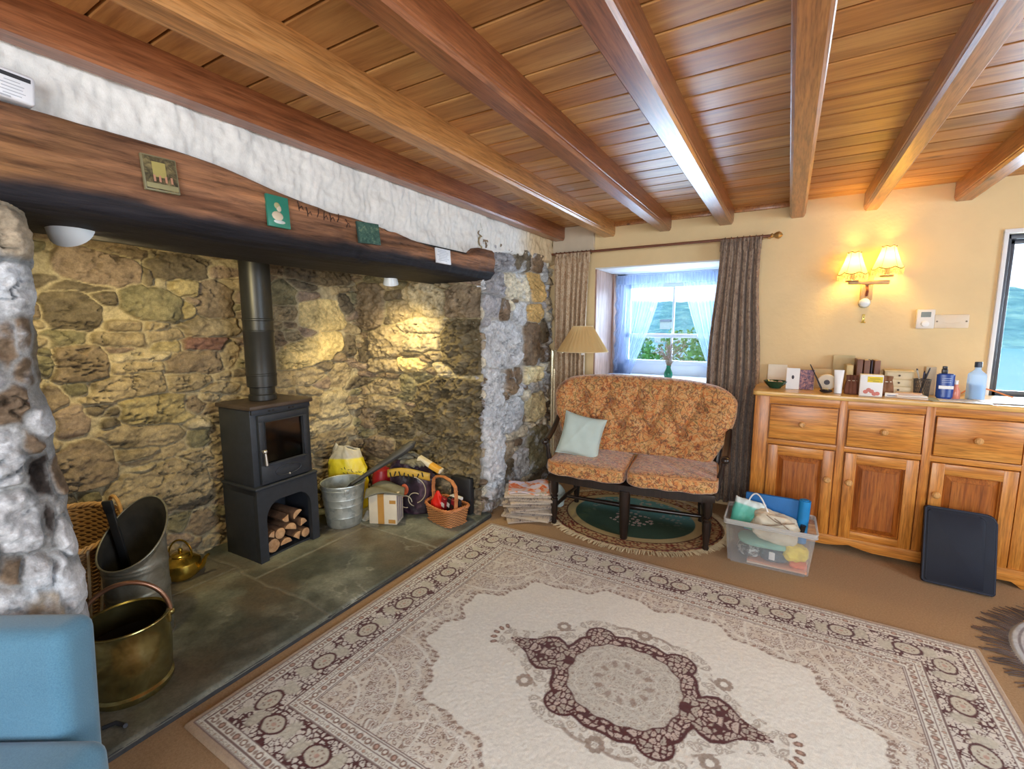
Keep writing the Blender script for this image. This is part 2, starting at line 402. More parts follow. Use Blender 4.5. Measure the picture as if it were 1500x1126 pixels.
for i in range(0, len(xs), 2): b.bx(xs[i], xs[i + 1], YW - .022, YW, 2.225, 2.262, .004)
struct(b.obj('trim_5', m_beam3))

# ---------------------------------------------------------------- hearth slab of slate
def slate(U, Vv):
    n = fbm(U * 3, Vv * 3, oct=5, seed=5); r = np.abs(fbm(U * 5 + 9, Vv * 5, oct=4, seed=15)); cr = smooth(.035, .0, r)
    joint = np.minimum(np.abs(Vv - 1.27 - .04 * U), np.abs((U - .62 + .25 * (Vv - 1.3))) + (Vv > 2.9) * 9)
    j2 = np.minimum(np.abs(Vv - 1.27), np.minimum(np.abs(Vv - .42), np.abs(Vv - 2.05)))
    return n, cr, j2
def hearth():
    x0, x1, y0, y1 = -3.15, -1.795, -.6, 2.72; nu, nv = 220, 540
    U, V_ = np.meshgrid(np.linspace(x0, x1, nu), np.linspace(y0, y1, nv), indexing='ij')
    n = fbm(U * 3, V_ * 3, oct=5, seed=5); layer = np.floor((n + .06 * fbm(U * 20, V_ * 20, oct=3, seed=2)) * 7) / 7
    j = np.minimum(np.minimum(np.abs(V_ - 1.32 + .02 * fbm(U * 6, V_ * 6, seed=1)), np.abs(V_ - 2.1)), np.abs(V_ - .35))
    j = np.minimum(j, np.where(V_ < 1.32, np.abs(U + 2.62), np.where(V_ < 2.1, np.abs(U + 2.42), np.abs(U + 2.75))))
    jm = smooth(.012, .002, j); Z = .03 + .0035 * layer + .0015 * fbm(U * 25, V_ * 25, seed=9) - .005 * jm
    vein = smooth(.045, .0, np.abs(fbm(U * 4, V_ * 6 + 3, oct=5, seed=31))) * smooth(-.1, .3, fbm(U * 2, V_ * 2, seed=33))
    base = np.array([.070, .080, .066]); pale = np.array([.27, .29, .24]); brown = np.array([.16, .12, .08])
    t = smooth(-.35, .45, n + .4 * fbm(U * 11, V_ * 11, seed=3))[..., None]
    C = base * (1 - t) + pale * t * .8 + base * t * .2
    bt = smooth(.0, .5, fbm(U * 2.5 + 4, V_ * 2.5, seed=41))[..., None] * .6; C = C * (1 - bt) + brown * bt
    C = C * (1 - .6 * vein[..., None]) + np.array([.42, .43, .37]) * .6 * vein[..., None]
    C = C * (1 - .5 * jm[..., None]) + np.array([.25, .24, .2]) * .5 * jm[..., None]
    C = C * (.75 + .5 * _hash(np.where(V_ < 1.32, 1, np.where(V_ < 2.1, 2, 3)).astype(float), (U > -2.62).astype(float), U * 0, 4))[..., None]
    edge = smooth(x1 - .02, x1, U); Z = Z - .012 * edge ** 2
    P = np.stack([U, V_, Z], -1); return npgrid('floor_hearth', P, C, attrmat('hearth_slate', .42, 80, .25, .5, .003, 70, .5))
h = hearth(); struct(h)
b = MB(); b.bx(-3.15, -1.797, -.6, 2.72, -.1, .022, .004); struct(b.obj('floor_hearth_kerb', plain('dark_slate_edge', (.035, .037, .04), .5, var=.3, scale=20, bump=.5)))

# ================================================================ STONE WALLS
# stones traced in wall coordinates: along, up, half width, half height, tilt, tone
BACK="0.97 1.69 0.156 0.081 -8 p,1.34 1.74 0.153 0.076 0 d,1.07 1.80 0.139 0.031 -5 b,1.22 1.79 0.026 0.026 0 d,0.84 1.47 0.104 0.088 -10 d,0.86 1.59 0.090 0.013 0 d,0.98 1.54 0.044 0.027 0 d,1.19 1.52 0.146 0.084 -15 o,1.17 1.66 0.012 0.032 0 d,1.36 1.62 0.071 0.046 0 y,1.52 1.55 0.106 0.122 0 b,1.35 1.48 0.035 0.062 0 y,1.06 1.40 0.064 0.021 0 t,1.19 1.40 0.058 0.026 0 t,1.47 1.40 0.161 0.061 0 t,1.42 1.30 0.127 0.040 0 r,1.04 1.33 0.122 0.035 0 t,1.24 1.29 0.073 0.038 0 y,0.81 1.34 0.078 0.033 0 o,1.14 1.24 0.125 0.022 0 l,1.11 1.18 0.104 0.022 0 t,0.86 1.22 0.107 0.090 0 b,1.38 1.18 0.154 0.076 0 b,1.57 1.22 0.049 0.076 0 t,1.04 1.08 0.176 0.061 8 t,0.75 1.06 0.040 0.058 0 b,1.34 1.09 0.122 0.056 0 t,0.80 0.94 0.067 0.070 0 p,0.96 0.96 0.036 0.021 0 d,0.95 0.91 0.028 0.021 0 d,1.17 0.94 0.168 0.080 -8 y,1.34 0.94 0.065 0.048 0 b,1.08 0.80 0.177 0.060 -5 t,1.36 0.74 0.066 0.049 0 o,0.83 0.71 0.133 0.117 0 b,1.14 0.68 0.134 0.031 12 t,1.37 0.83 0.074 0.025 0 l,1.07 0.63 0.061 0.023 0 l,1.15 0.49 0.241 0.140 5 t,1.33 0.63 0.080 0.041 0 t,0.74 0.52 0.087 0.044 0 d,0.82 0.53 0.041 0.035 0 o,1.34 0.22 0.089 0.067 0 b,1.20 0.27 0.068 0.056 0 o,2.25 1.78 0.244 0.074 0 d,1.93 1.62 0.119 0.082 0 o,1.92 1.49 0.099 0.055 0 t,2.26 1.48 0.189 0.111 0 Y,2.13 1.22 0.268 0.099 15 Y,2.48 1.25 0.053 0.075 0 d,2.00 1.04 0.200 0.063 0 t,2.39 1.03 0.102 0.096 0 t,2.31 0.79 0.137 0.106 0 l,2.12 0.82 0.056 0.071 0 t,2.24 0.66 0.205 0.052 0 l,1.88 1.79 0.077 0.045 0 b,1.87 1.32 0.078 0.055 0 b,2.23 0.53 0.181 0.063 0 t,2.46 1.57 0.065 0.084 0 d"
FAR="1.01 1.57 0.170 0.124 0 b,0.67 1.61 0.198 0.119 -30 l,0.44 1.52 0.105 0.082 0 t,0.14 1.56 0.155 0.181 0 b,0.32 1.78 0.201 0.041 0 o,1.01 1.26 0.212 0.205 0 D,0.66 1.41 0.206 0.061 0 l,0.62 1.28 0.171 0.072 0 l,0.30 1.28 0.164 0.117 0 t,0.27 1.09 0.153 0.054 0 t,0.54 1.11 0.130 0.052 0 Y,0.84 1.09 0.078 0.046 0 l,0.91 0.78 0.359 0.236 0 D,0.27 0.92 0.181 0.060 0 t,0.50 0.95 0.092 0.075 0 o,0.19 0.79 0.214 0.056 0 t,0.04 0.65 0.119 0.092 0 b,0.36 0.62 0.179 0.111 0 D,0.97 0.41 0.299 0.168 0 D,0.50 0.37 0.202 0.145 0 D,0.03 1.20 0.073 0.089 0 d,0.22 0.42 0.158 0.092 0 b"
PL="0.42 1.71 0.047 0.100 0 T,0.41 1.50 0.061 0.062 0 w,0.37 1.36 0.018 0.065 0 B,0.42 1.38 0.022 0.038 0 B,0.41 1.27 0.024 0.027 0 B,0.45 1.32 0.014 0.050 0 d,0.36 1.18 0.038 0.056 0 B,0.35 1.06 0.033 0.075 0 w,0.40 1.08 0.016 0.027 0 B,0.41 0.96 0.025 0.051 0 X,0.35 0.86 0.046 0.069 0 w,0.40 0.85 0.011 0.048 0 X,0.36 0.72 0.037 0.035 -35 w,0.31 0.73 0.020 0.042 0 B,0.30 0.67 0.025 0.042 0 w,0.35 0.61 0.032 0.048 0 T,0.43 0.66 0.029 0.083 20 w,0.44 0.77 0.021 0.041 20 w"
PR="2.96 1.88 0.228 0.064 0 g,3.30 1.92 0.111 0.074 0 d,3.56 1.93 0.100 0.079 0 B,3.26 1.71 0.243 0.096 0 L,3.53 1.73 0.150 0.114 0 O,2.88 1.71 0.129 0.088 0 g,2.84 1.55 0.109 0.078 0 g,3.04 1.52 0.080 0.082 0 B,3.51 1.51 0.124 0.069 0 O,3.28 1.50 0.090 0.087 0 w,3.02 1.26 0.281 0.177 0 w,3.44 1.24 0.122 0.184 0 B,3.67 1.36 0.080 0.096 0 d,3.46 0.99 0.173 0.076 0 C,3.23 0.99 0.112 0.067 0 B,2.87 0.57 0.134 0.502 0 w,3.14 0.96 0.086 0.099 0 B,3.54 0.70 0.168 0.122 0 C,3.19 0.67 0.144 0.147 0 w,3.22 0.52 0.158 0.046 0 L,3.07 0.40 0.106 0.090 0 T,3.59 0.32 0.201 0.202 0 o,3.27 0.25 0.140 0.118 0 w,3.10 0.18 0.108 0.172 0 d,3.59 -0.03 0.189 0.142 0 d"

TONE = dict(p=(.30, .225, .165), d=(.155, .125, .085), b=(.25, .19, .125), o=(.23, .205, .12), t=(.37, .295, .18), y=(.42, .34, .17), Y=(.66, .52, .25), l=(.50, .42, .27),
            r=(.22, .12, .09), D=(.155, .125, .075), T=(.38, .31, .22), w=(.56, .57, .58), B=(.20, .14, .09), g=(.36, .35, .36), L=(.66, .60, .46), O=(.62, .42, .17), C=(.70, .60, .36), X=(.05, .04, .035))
def stone_grid(name, org, ud, nd, U0, U1, V0, V1, res, data, seed, mortar, wash=0.0, sq=2.7, domek=.5, amp=.02, rough=.5, fillsz=(.075, .028), edge=None, gap=.16, topcut=None, fillt='bdotpt'):
    nu, nv = int((U1 - U0) / res), int((V1 - V0) / res)
    U, V_ = np.meshgrid(np.linspace(U0, U1, nu), np.linspace(V0, V1, nv), indexing='ij')
    st = [[float(q) for q in l.split()[:5]] + [l.split()[5]] for l in data.split(',')]
    rng = random.Random(seed); n0 = len(st); tries = 0
    def inside(u, v, pad):
        m = 9
        for (cu, cv, ru, rv, an, t) in st:
            a = math.radians(an); du, dv = u - cu, v - cv; x = du * math.cos(a) + dv * math.sin(a); y = -du * math.sin(a) + dv * math.cos(a)
            m = min(m, (abs(x / (ru + pad)) ** 3 + abs(y / (rv + pad * .6)) ** 3) ** (1 / 3))
        return m
    while tries < 1500:
        tries += 1; u, v = rng.uniform(U0, U1), rng.uniform(V0, V1); k = rng.uniform(.55, 1.5)
        ru, rv = fillsz[0] * k * rng.uniform(.7, 1.3), fillsz[1] * k * rng.uniform(.8, 1.3)
        if inside(u, v, rv * .95) > 1.0: st.append([u, v, ru, rv, rng.uniform(-10, 10), rng.choice(fillt)])
    wu = U + .010 * fbm(U * 14, V_ * 14, seed=seed) + .004 * fbm(U * 50, V_ * 50, seed=seed + 3); wv = V_ + .010 * fbm(U * 14 + 7, V_ * 14, seed=seed + 1) + .004 * fbm(U * 50, V_ * 50 + 5, seed=seed + 4)
    F1 = np.full(U.shape, 9.0); F2 = np.full(U.shape, 9.0); ID = np.zeros(U.shape, int)
    for i, (cu, cv, ru, rv, an, t) in enumerate(st):
        a = math.radians(an); du, dv = wu - cu, wv - cv; x = du * math.cos(a) + dv * math.sin(a); y = -du * math.sin(a) + dv * math.cos(a)
        d = (np.abs(x / ru) ** sq + np.abs(y / rv) ** sq) ** (1 / sq); d = 1 + (d - 1) * min(ru, rv) / .05   # distance in units of 5 cm
        nb = d < F1; F2 = np.where(nb, F1, np.minimum(F2, d)); ID = np.where(nb, i, ID); F1 = np.where(nb, d, F1)
    m = np.minimum((F2 - F1) * .5, 1.28 - F1)          # >0 inside a stone
    e = smooth(0.0, gap, m); dome = smooth(0, .9, m)
    hs = np.array([rng.uniform(-.4, 1.0) for _ in st])[ID]; tone = np.array([TONE[t] for *_, t in st])[ID]
    dark = np.array([1.0 if t == 'X' else 0.0 for *_, t in st])[ID]; rg = np.array([2.2 if t == 'D' else 1.0 for *_, t in st])[ID]
    tilt = np.array([rng.uniform(-1, 1) for _ in st])[ID]; cvs = np.array([q[1] for q in st])[ID]
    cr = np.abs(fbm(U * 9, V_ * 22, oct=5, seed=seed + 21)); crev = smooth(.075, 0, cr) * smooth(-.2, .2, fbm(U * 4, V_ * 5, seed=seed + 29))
    H = amp * e * (.5 + .7 * hs) + amp * domek * dome * e + amp * .35 * tilt * e * np.clip((V_ - cvs) / .08, -1, 1)
    H += amp * rough * e * (fbm(U * 16, V_ * 26, oct=5, seed=seed + 5, gain=.6)) * rg - amp * .9 * crev * e
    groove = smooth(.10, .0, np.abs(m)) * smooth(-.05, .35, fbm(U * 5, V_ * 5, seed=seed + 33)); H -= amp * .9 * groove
    H += amp * .5 * (1 - e) * fbm(U * 30, V_ * 30, seed=seed + 6) + amp * .8 * fbm(U * 2.2, V_ * 2.2, oct=2, seed=seed + 8) - .05 * dark * smooth(0, .35, m)
    n1 = fbm(U * 18, V_ * 18, oct=5, seed=seed + 10, gain=.65)[..., None]; n2 = fbm(U * 6, V_ * 9, oct=4, seed=seed + 12)[..., None]; n3 = fbm(U * 70, V_ * 70, oct=2, seed=seed + 14)[..., None]
    C = tone * (1 + .38 * n1 + .30 * n2 + .35 * n3)
    C = C + np.clip(n2 - .15, 0, 1) * np.array([.10, .075, .03])
    mc = np.array(mortar) * (1 + .18 * n1 + .15 * n3); ee = smooth(.0, gap * .7, m)[..., None]; C = C * ee + mc * (1 - ee)
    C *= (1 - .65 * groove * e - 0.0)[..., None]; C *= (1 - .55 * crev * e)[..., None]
    if wash:
        wm = smooth(-.02, .30, fbm(U * 7, V_ * 6, oct=5, seed=seed + 50, gain=.62) + (wash - .5)); wm = wm * (.35 + .65 * smooth(-.3, .2, fbm(U * 45, V_ * 45, oct=3, seed=seed + 51)))
        wm = wm * (1 - dark); wm = wm[..., None]; C = C * (1 - wm * .75) + np.array([.66, .70, .74]) * wm * .75
    C = np.clip(C, .01, .95)
    if edge is not None: H = edge(U, V_, H)
    org, ud, nd = map(np.array, (org, ud, nd)); P = org + U[..., None] * ud + V_[..., None] * np.array([0, 0, 1.]) + H[..., None] * nd
    return npgrid(name, P, C, m_stone)
m_stone = attrmat('rubble_stone', .88, 130, .22, .7, .004, 110, .25)
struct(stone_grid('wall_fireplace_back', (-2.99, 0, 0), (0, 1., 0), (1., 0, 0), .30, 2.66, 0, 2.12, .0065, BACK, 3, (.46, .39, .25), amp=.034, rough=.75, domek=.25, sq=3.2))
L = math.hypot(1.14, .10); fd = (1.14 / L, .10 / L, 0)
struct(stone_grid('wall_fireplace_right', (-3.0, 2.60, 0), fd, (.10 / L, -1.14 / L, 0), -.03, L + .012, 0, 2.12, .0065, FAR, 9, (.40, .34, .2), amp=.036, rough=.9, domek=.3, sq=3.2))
def edge_pr(U, V_, H):
    wob = .02 * fbm(V_ * 6, V_ * 0 + 3, seed=77); k = np.clip(1 - (U - 2.685) / .03, 0, 1); H = H - .05 * k ** 2
    k2 = np.clip((U - 3.72 - .03 * fbm(V_ * 5, V_ * 0, seed=78)) / .15, 0, 1)
    top = smooth(1.80, 1.90, V_) * smooth(3.0, 2.6, U); return H - .03 * k2 - .05 * top
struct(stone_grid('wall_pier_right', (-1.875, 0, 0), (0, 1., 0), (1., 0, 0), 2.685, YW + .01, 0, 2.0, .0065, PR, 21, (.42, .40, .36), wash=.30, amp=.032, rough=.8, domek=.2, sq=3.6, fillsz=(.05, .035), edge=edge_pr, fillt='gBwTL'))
def edge_pl(U, V_, H):
    flare = .13 * np.exp(-((V_ - .55) / .28) ** 2)
    k = np.clip((U - (.40 - .09 * smooth(.46, .30, V_) + .03 * fbm(V_ * 7, V_ * 0 + 1, seed=87))) / .07, 0, 2); return H + flare - .12 * np.clip(k, 0, 2) ** 2
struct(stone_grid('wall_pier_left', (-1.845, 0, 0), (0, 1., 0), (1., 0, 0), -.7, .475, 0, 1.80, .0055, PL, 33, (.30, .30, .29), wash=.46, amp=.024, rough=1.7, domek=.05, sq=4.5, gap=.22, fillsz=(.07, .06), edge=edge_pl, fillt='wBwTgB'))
# cores behind the stone faces, and the closed sooty chimney throat
m_soot = plain('soot', (.012, .011, .010), .9, var=.4, scale=8, bump=.5, bscale=20, bdist=.01)
b = MB(); b.bx(-3.3, -3.05, -.2, 2.9, -.1, 2.4); struct(b.obj('wall_chimney_back', m_soot, smooth_=False))
b = MB(); b.prism([(-3.3, 2.66), (-1.95, 2.76), (-1.95, YW), (-3.3, YW)], -.1, 2.26); struct(b.obj('wall_chimney_right', m_soot, smooth_=False))
b = MB(); b.bx(-3.1, -1.93, -.75, .36, -.1, 1.84); b.bx(-3.1, -1.93, .30, .40, 1.84, 2.3); struct(b.obj('wall_chimney_left', m_stone if 0 else plain('hidden_stone', (.2, .16, .11), .9, var=.3), smooth_=False))
b = MB(); b.bx(-3.1, -2.2, .35, 2.72, 2.06, 2.14); struct(b.obj('ceiling_chimney', m_soot, smooth_=False))
# rough white plaster above the oak lintel
def plaster():
    U, V_ = np.meshgrid(np.arange(-2.0, YW + .01, .010), np.arange(1.78, 2.27, .007), indexing='ij')
    band = .016 * fbm(U * 7, V_ * 10, oct=4, seed=61) + .010 * np.abs(fbm(U * 22, V_ * 7, oct=3, seed=62)) + .006 * fbm(U * 60, V_ * 16, seed=63)
    X = -1.856 + 1.5 * band; lowcut = 1.87 + .09 * smooth(2.5, 3.2, U) + .015 * fbm(U * 6, U * 0, seed=64)
    X = X - .09 * smooth(lowcut + .01, lowcut - .03, V_) * smooth(2.3, 2.6, U) - .010 * smooth(2.2, 2.26, V_)
    t = smooth(3.1, 3.5, U)[..., None]; C = (np.array([.78, .77, .73]) * (1 - t) + np.array([.74, .58, .36]) * t) * (1 + .10 * fbm(U * 5, V_ * 5, seed=65))[..., None]
    w_ = smooth(.5, .1, U)[..., None]; C = C * (1 - w_) + np.array([.72, .67, .58]) * w_
    return npgrid('wall_left', np.stack([X, U, V_], -1), C, attrmat('rough_limewash', .9, 40, .07, .5, .004, 60, .15))
struct(plaster())
b = MB(); b.bx(-2.4, -1.90, -2.0, YW, 1.92, 2.4); b.bx(-2.4, -1.9, -2.0, -.65, 0, 1.95); struct(b.obj('wall_left_core', m_wplain, smooth_=False))

# ================================================================ LINTEL AND WHAT HANGS ON IT
def lintel():
    t = thing('mantel_beam', 'massive old timber lintel over the fireplace, brown above and soot black below', 'beam', (-1.79, 0, 1.85))
    nu, nv = 420, 60; ys = np.linspace(-1.9, 2.76, nu)
    # outline in (x, z), going from the top back over the face to the sooty underside
    top = lambda y: 1.985 - .075 * smooth(.8, 1.5, y) - .05 * smooth(1.5, 2.2, y) + .06 * smooth(2.45, 2.6, y) + .006 * fbm(y * 2.5, y * 0, seed=5)
    P = np.zeros((nu, nv, 3)); C = np.zeros((nu, nv, 3))
    for i, y in enumerate(ys):
        zt = float(top(y)); zb = 1.770 - .012 * float(smooth(0, 2.5, y)) + .008 * float(fbm(y * 3, 3., seed=9))
        cp = [(-.12, zt), (-.015, zt - .001), (0, zt - .012), (.006, (zt + zb) / 2), (0, zb + .01), (-.025, zb - .03), (-.09, zb - .045), (-.46, zb - .052), (-.46, zb + .10)]
        s_ = np.array([0, .10, .14, .30, .46, .54, .62, .92, 1.0]); tt = np.linspace(0, 1, nv)
        xs = np.interp(tt, s_, [c[0] for c in cp]); zs = np.interp(tt, s_, [c[1] for c in cp])
        Y = np.full(nv, y); g = fbm(Y * 2.2, zs * 34, xs * 10, oct=5, seed=70) ; cr = smooth(.05, 0, np.abs(fbm(Y * 1.0, zs * 13, oct=3, seed=73))) * smooth(0, .3, fbm(Y * 1.5, zs * 5, seed=74))
        chop = fbm(Y * 30, zs * 6, oct=3, seed=79) * smooth(1.1, 1.8, Y)
        xs = xs + .010 * g - .014 * cr + .005 * chop
        P[i] = np.stack([xs, Y, zs - 1.85], -1)
        base = np.array([.22, .105, .055]) * (1 + .95 * g[:, None] + .2 * fbm(Y * 3, zs * 60, seed=76)[:, None]); gold = smooth(.75, .3, y) * smooth(.05, .35, fbm(Y * 3, zs * 3, seed=81) + .45)
        base = base * (1 - .6 * gold[:, None]) + np.array([.34, .17, .06]) * .6 * gold[:, None]; base *= (1 - .7 * cr)[:, None]
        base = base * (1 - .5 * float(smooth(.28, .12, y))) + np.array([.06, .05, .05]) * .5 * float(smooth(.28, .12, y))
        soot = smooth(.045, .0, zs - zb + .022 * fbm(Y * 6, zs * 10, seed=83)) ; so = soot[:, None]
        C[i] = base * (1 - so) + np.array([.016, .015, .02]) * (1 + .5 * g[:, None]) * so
    s = N('old_timber'); a_ = s.n('Attribute'); a_.attribute_name = 'Col'; v = s.coords((1, .07, 1), rand=False); g1 = s.noise(v, 55, 6, .72, .5); g2 = s.noise(v, 16, 4, .6, 1.0)
    c = s.mix(1.0, a_.outputs['Color'], s.ramp(g1, [(.30, (.35, .33, .32)), (.48, (1, 1, 1)), (.68, (1.5, 1.45, 1.35))]), 'MULTIPLY'); c = s.mix(1.0, c, s.ramp(g2, [(.35, (.55, .5, .48)), (.5, (1, 1, 1)), (.7, (1.35, 1.3, 1.15))]), 'MULTIPLY')
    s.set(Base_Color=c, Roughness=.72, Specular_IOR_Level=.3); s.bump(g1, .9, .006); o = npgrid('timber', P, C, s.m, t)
    b = MB(); b.bx(-.44, -.03, -1.9, 2.74, -.08, .02); b.obj('timber_core', m_soot, t, smooth_=False)
    # faint carved marks
    m = MB(); rr = random.Random(4)
    for (y, z) in [(1.26, .045), (1.30, .03), (1.345, .035), (1.38, .03), (1.415, .03), (1.45, .035), (1.50, .02)]:
        m.tube([(.006, y, z - .018), (.008, y + rr.uniform(-.004, .008), z), (.006, y + rr.uniform(-.008, .012), z + .02)], .0022, 6)
        if rr.random() < .7: m.tube([(.006, y, z - .01), (.008, y + .012, z + .004), (.006, y + .02, z - .012)], .0018, 6)
    c = m.obj('carved_mark', plain('carved_dark', (.035, .015, .01), .9), t); c['label'] = 'dark scratched writing in the wood'
    return t
lintel()

def hang_card(name, y0, y1, z0, z1, label, cat, paint, frame, tilt=0.0, x=-1.775):
    """a small flat plaque hung on the lintel face; paint(b, w, h) adds the picture as shallow shapes"""
    w_, h_ = y1 - y0, z1 - z0
    t = thing(name, label, cat, (x, (y0 + y1) / 2, (z0 + z1) / 2)); t.rotation_euler = (tilt, math.radians(-4), 0)
    b = MB(); b.box((0, 0, 0), (.012, w_, h_), None, .0015); b.obj('board', frame, t)
    paint(t, w_, h_); return t
def pic_mat(name, stops, scale, seed=0, bias=0):
    s = N(name); v = s.coords(rand=False); n = s.noise(v, scale, 5, .7, .6); s.set(Base_Color=s.ramp(n, stops, 'LINEAR'), Roughness=.35); return s.m
def face(t, w_, h_, mat, x=.0065, name='picture'):
    b = MB(); b.box((x, 0, 0), (.001, w_, h_)); return b.obj(name, mat, t, smooth_=False)
def paint1(t, w_, h_):
    face(t, w_ * .92, h_ * .92, pic_mat('old_street_print', [(.3, (.02, .018, .01)), (.5, (.10, .08, .04)), (.65, (.25, .2, .09)), (.8, (.5, .42, .25))], 45))
    b = MB(); b.box((.0078, -.004, .012), (.001, w_ * .38, h_ * .42)); b.obj('painted_house', plain('painted_ochre', (.40, .33, .10), .5), t, smooth_=False)
    b = MB(); b.box((.0078, 0, -h_ * .36), (.001, w_ * .9, h_ * .14)); b.obj('painted_path', plain('painted_olive', (.30, .27, .13), .5), t, smooth_=False)
    b = MB()
    for q in (-.02, -.005, .012, .028): b.box((.0082, q, -.016), (.001, .006, .02))
    b.obj('painted_figures', plain('painted_pink', (.5, .25, .15), .5), t, smooth_=False)
def paint2(t, w_, h_):
    b = MB(); 
    b.sphere((.006, -.004, .022), .013, 12, (.25, 1, 1)); b.obj('painted_hair', plain('painted_sand', (.42, .40, .20), .5), t)
    b = MB(); b.sphere((.0065, .002, .012), .012, 12, (.25, .9, 1.1)); b.sphere((.006, -.006, -.018), .02, 12, (.2, 1.2, .9)); b.obj('painted_figure', plain('painted_skin', (.60, .50, .36), .5), t)
    b = MB(); b.sphere((.006, .0, -.04), .013, 12, (.2, 1.9, .6)); b.obj('painted_cloth', plain('painted_white', (.62, .66, .62), .5), t)
def paint3(t, w_, h_):
    face(t, w_ * .94, h_ * .94, pic_mat('painted_garden', [(.35, (.02, .06, .05)), (.55, (.06, .14, .11)), (.68, (.22, .28, .16)), (.8, (.55, .55, .38))], 60))
def paint4(t, w_, h_):
    b = MB()
    for k in range(7): b.box((.0066, (-.1 + .05 * (k % 3)) * w_, h_ * (.36 - .11 * k)), (.0006, w_ * (.6 + .1 * (k % 2)), .0028))
    b.obj('printed_lines', plain('faint_grey_ink', (.42, .47, .55), .6), t, smooth_=False)
hang_card('picture_tile', .71, .808, 1.83, 1.94, 'small square brownish picture of a street scene hung on the lintel', 'picture', paint1, plain('tile_edge_olive', (.22, .2, .11), .5), .03)
hang_card('picture_tile', 1.112, 1.205, 1.79, 1.912, 'small green picture with a pale seated figure, hung on the lintel', 'picture', paint2, plain('tile_green', (.03, .22, .15), .35), 0)
hang_card('picture_tile', 1.555, 1.69, 1.795, 1.895, 'small dark green garden picture hung on the lintel', 'picture', paint3, plain('tile_dark_green', (.03, .07, .06), .4), .06)
hang_card('notice_card', 2.12, 2.25, 1.765, 1.85, 'small white printed card fixed at the right end of the lintel', 'card', paint4, plain('white_card', (.80, .84, .88), .5), 0)
# white alarm unit on the plaster
t = thing('alarm_unit', 'white plastic alarm unit with a black label strip on the plaster above the lintel', 'alarm', (-1.815, .435, 2.03)); t.rotation_euler = (math.radians(-4), 0, 0)
b = MB(); b.box((0, 0, 0), (.05, .105, .075), None, .008, 3); b.obj('casing', plain('white_plastic', (.82, .83, .86), .35, var=.02, bump=0), t)
b = MB(); b.box((.0255, .012, .022), (.001, .062, .010)); b.obj('label_strip', plain('black_print', (.03, .03, .035), .5), t, smooth_=False)
b = MB()
for k, wd in enumerate((.03, .045, .04, .05, .035)): b.box((.0255, .008, .008 - k * .0085), (.0008, wd, .002))
b.box((.0255, -.01, -.033), (.0008, .03, .004)); b.obj('printed_lines', plain('grey_print', (.45, .46, .5), .5), t, smooth_=False)

# spot lamps under the lintel
def spot(name_label, loc, aim, energy, size=.055, shell=None, tint=(1.0, .80, .38)):
    t = thing('spot_lamp', name_label, 'lamp', loc); d = Vector(aim) - Vector(loc); t.rotation_euler = d.to_track_quat('-Z', 'Y').to_euler()
    b = MB(); r = size; b.lathe([(.012, .075), (r * .55, .07), (r * .8, .045), (r, .0), (r * .93, .0), (r * .75, .042), (r * .4, .062)], (0, 0, 0), 28); b.obj('shade', shell, t)
    b = MB(); b.sphere((0, 0, .012), r * .78, 18, (1, 1, .55)); b.obj('bulb', emis('bulb_glow', (1, .82, .5), 14), t)
    b = MB(); b.cyl((0, 0, .08), .012, .03, 12); b.obj('stem', plain('white_enamel_stem', (.7, .72, .74), .35, bump=0), t)
    light('spot_light', 'SPOT', Vector(loc) + d.normalized() * .045, energy, tint, aim, spot_size=math.radians(125), spot_blend=.8, shadow_soft_size=.04)
m_enamel = plain('white_enamel', (.80, .86, .90), .25, var=.02, bump=0)
spot('white lamp shade sticking out under the left end of the lintel', (-2.10, .62, 1.715), (-2.99, 1.5, .9), 30, .065, m_enamel)
spot('glowing spot lamp fixed under the right end of the lintel', (-2.26, 2.24, 1.675), (-2.45, 2.45, 1.0), 26, .05, m_enamel)

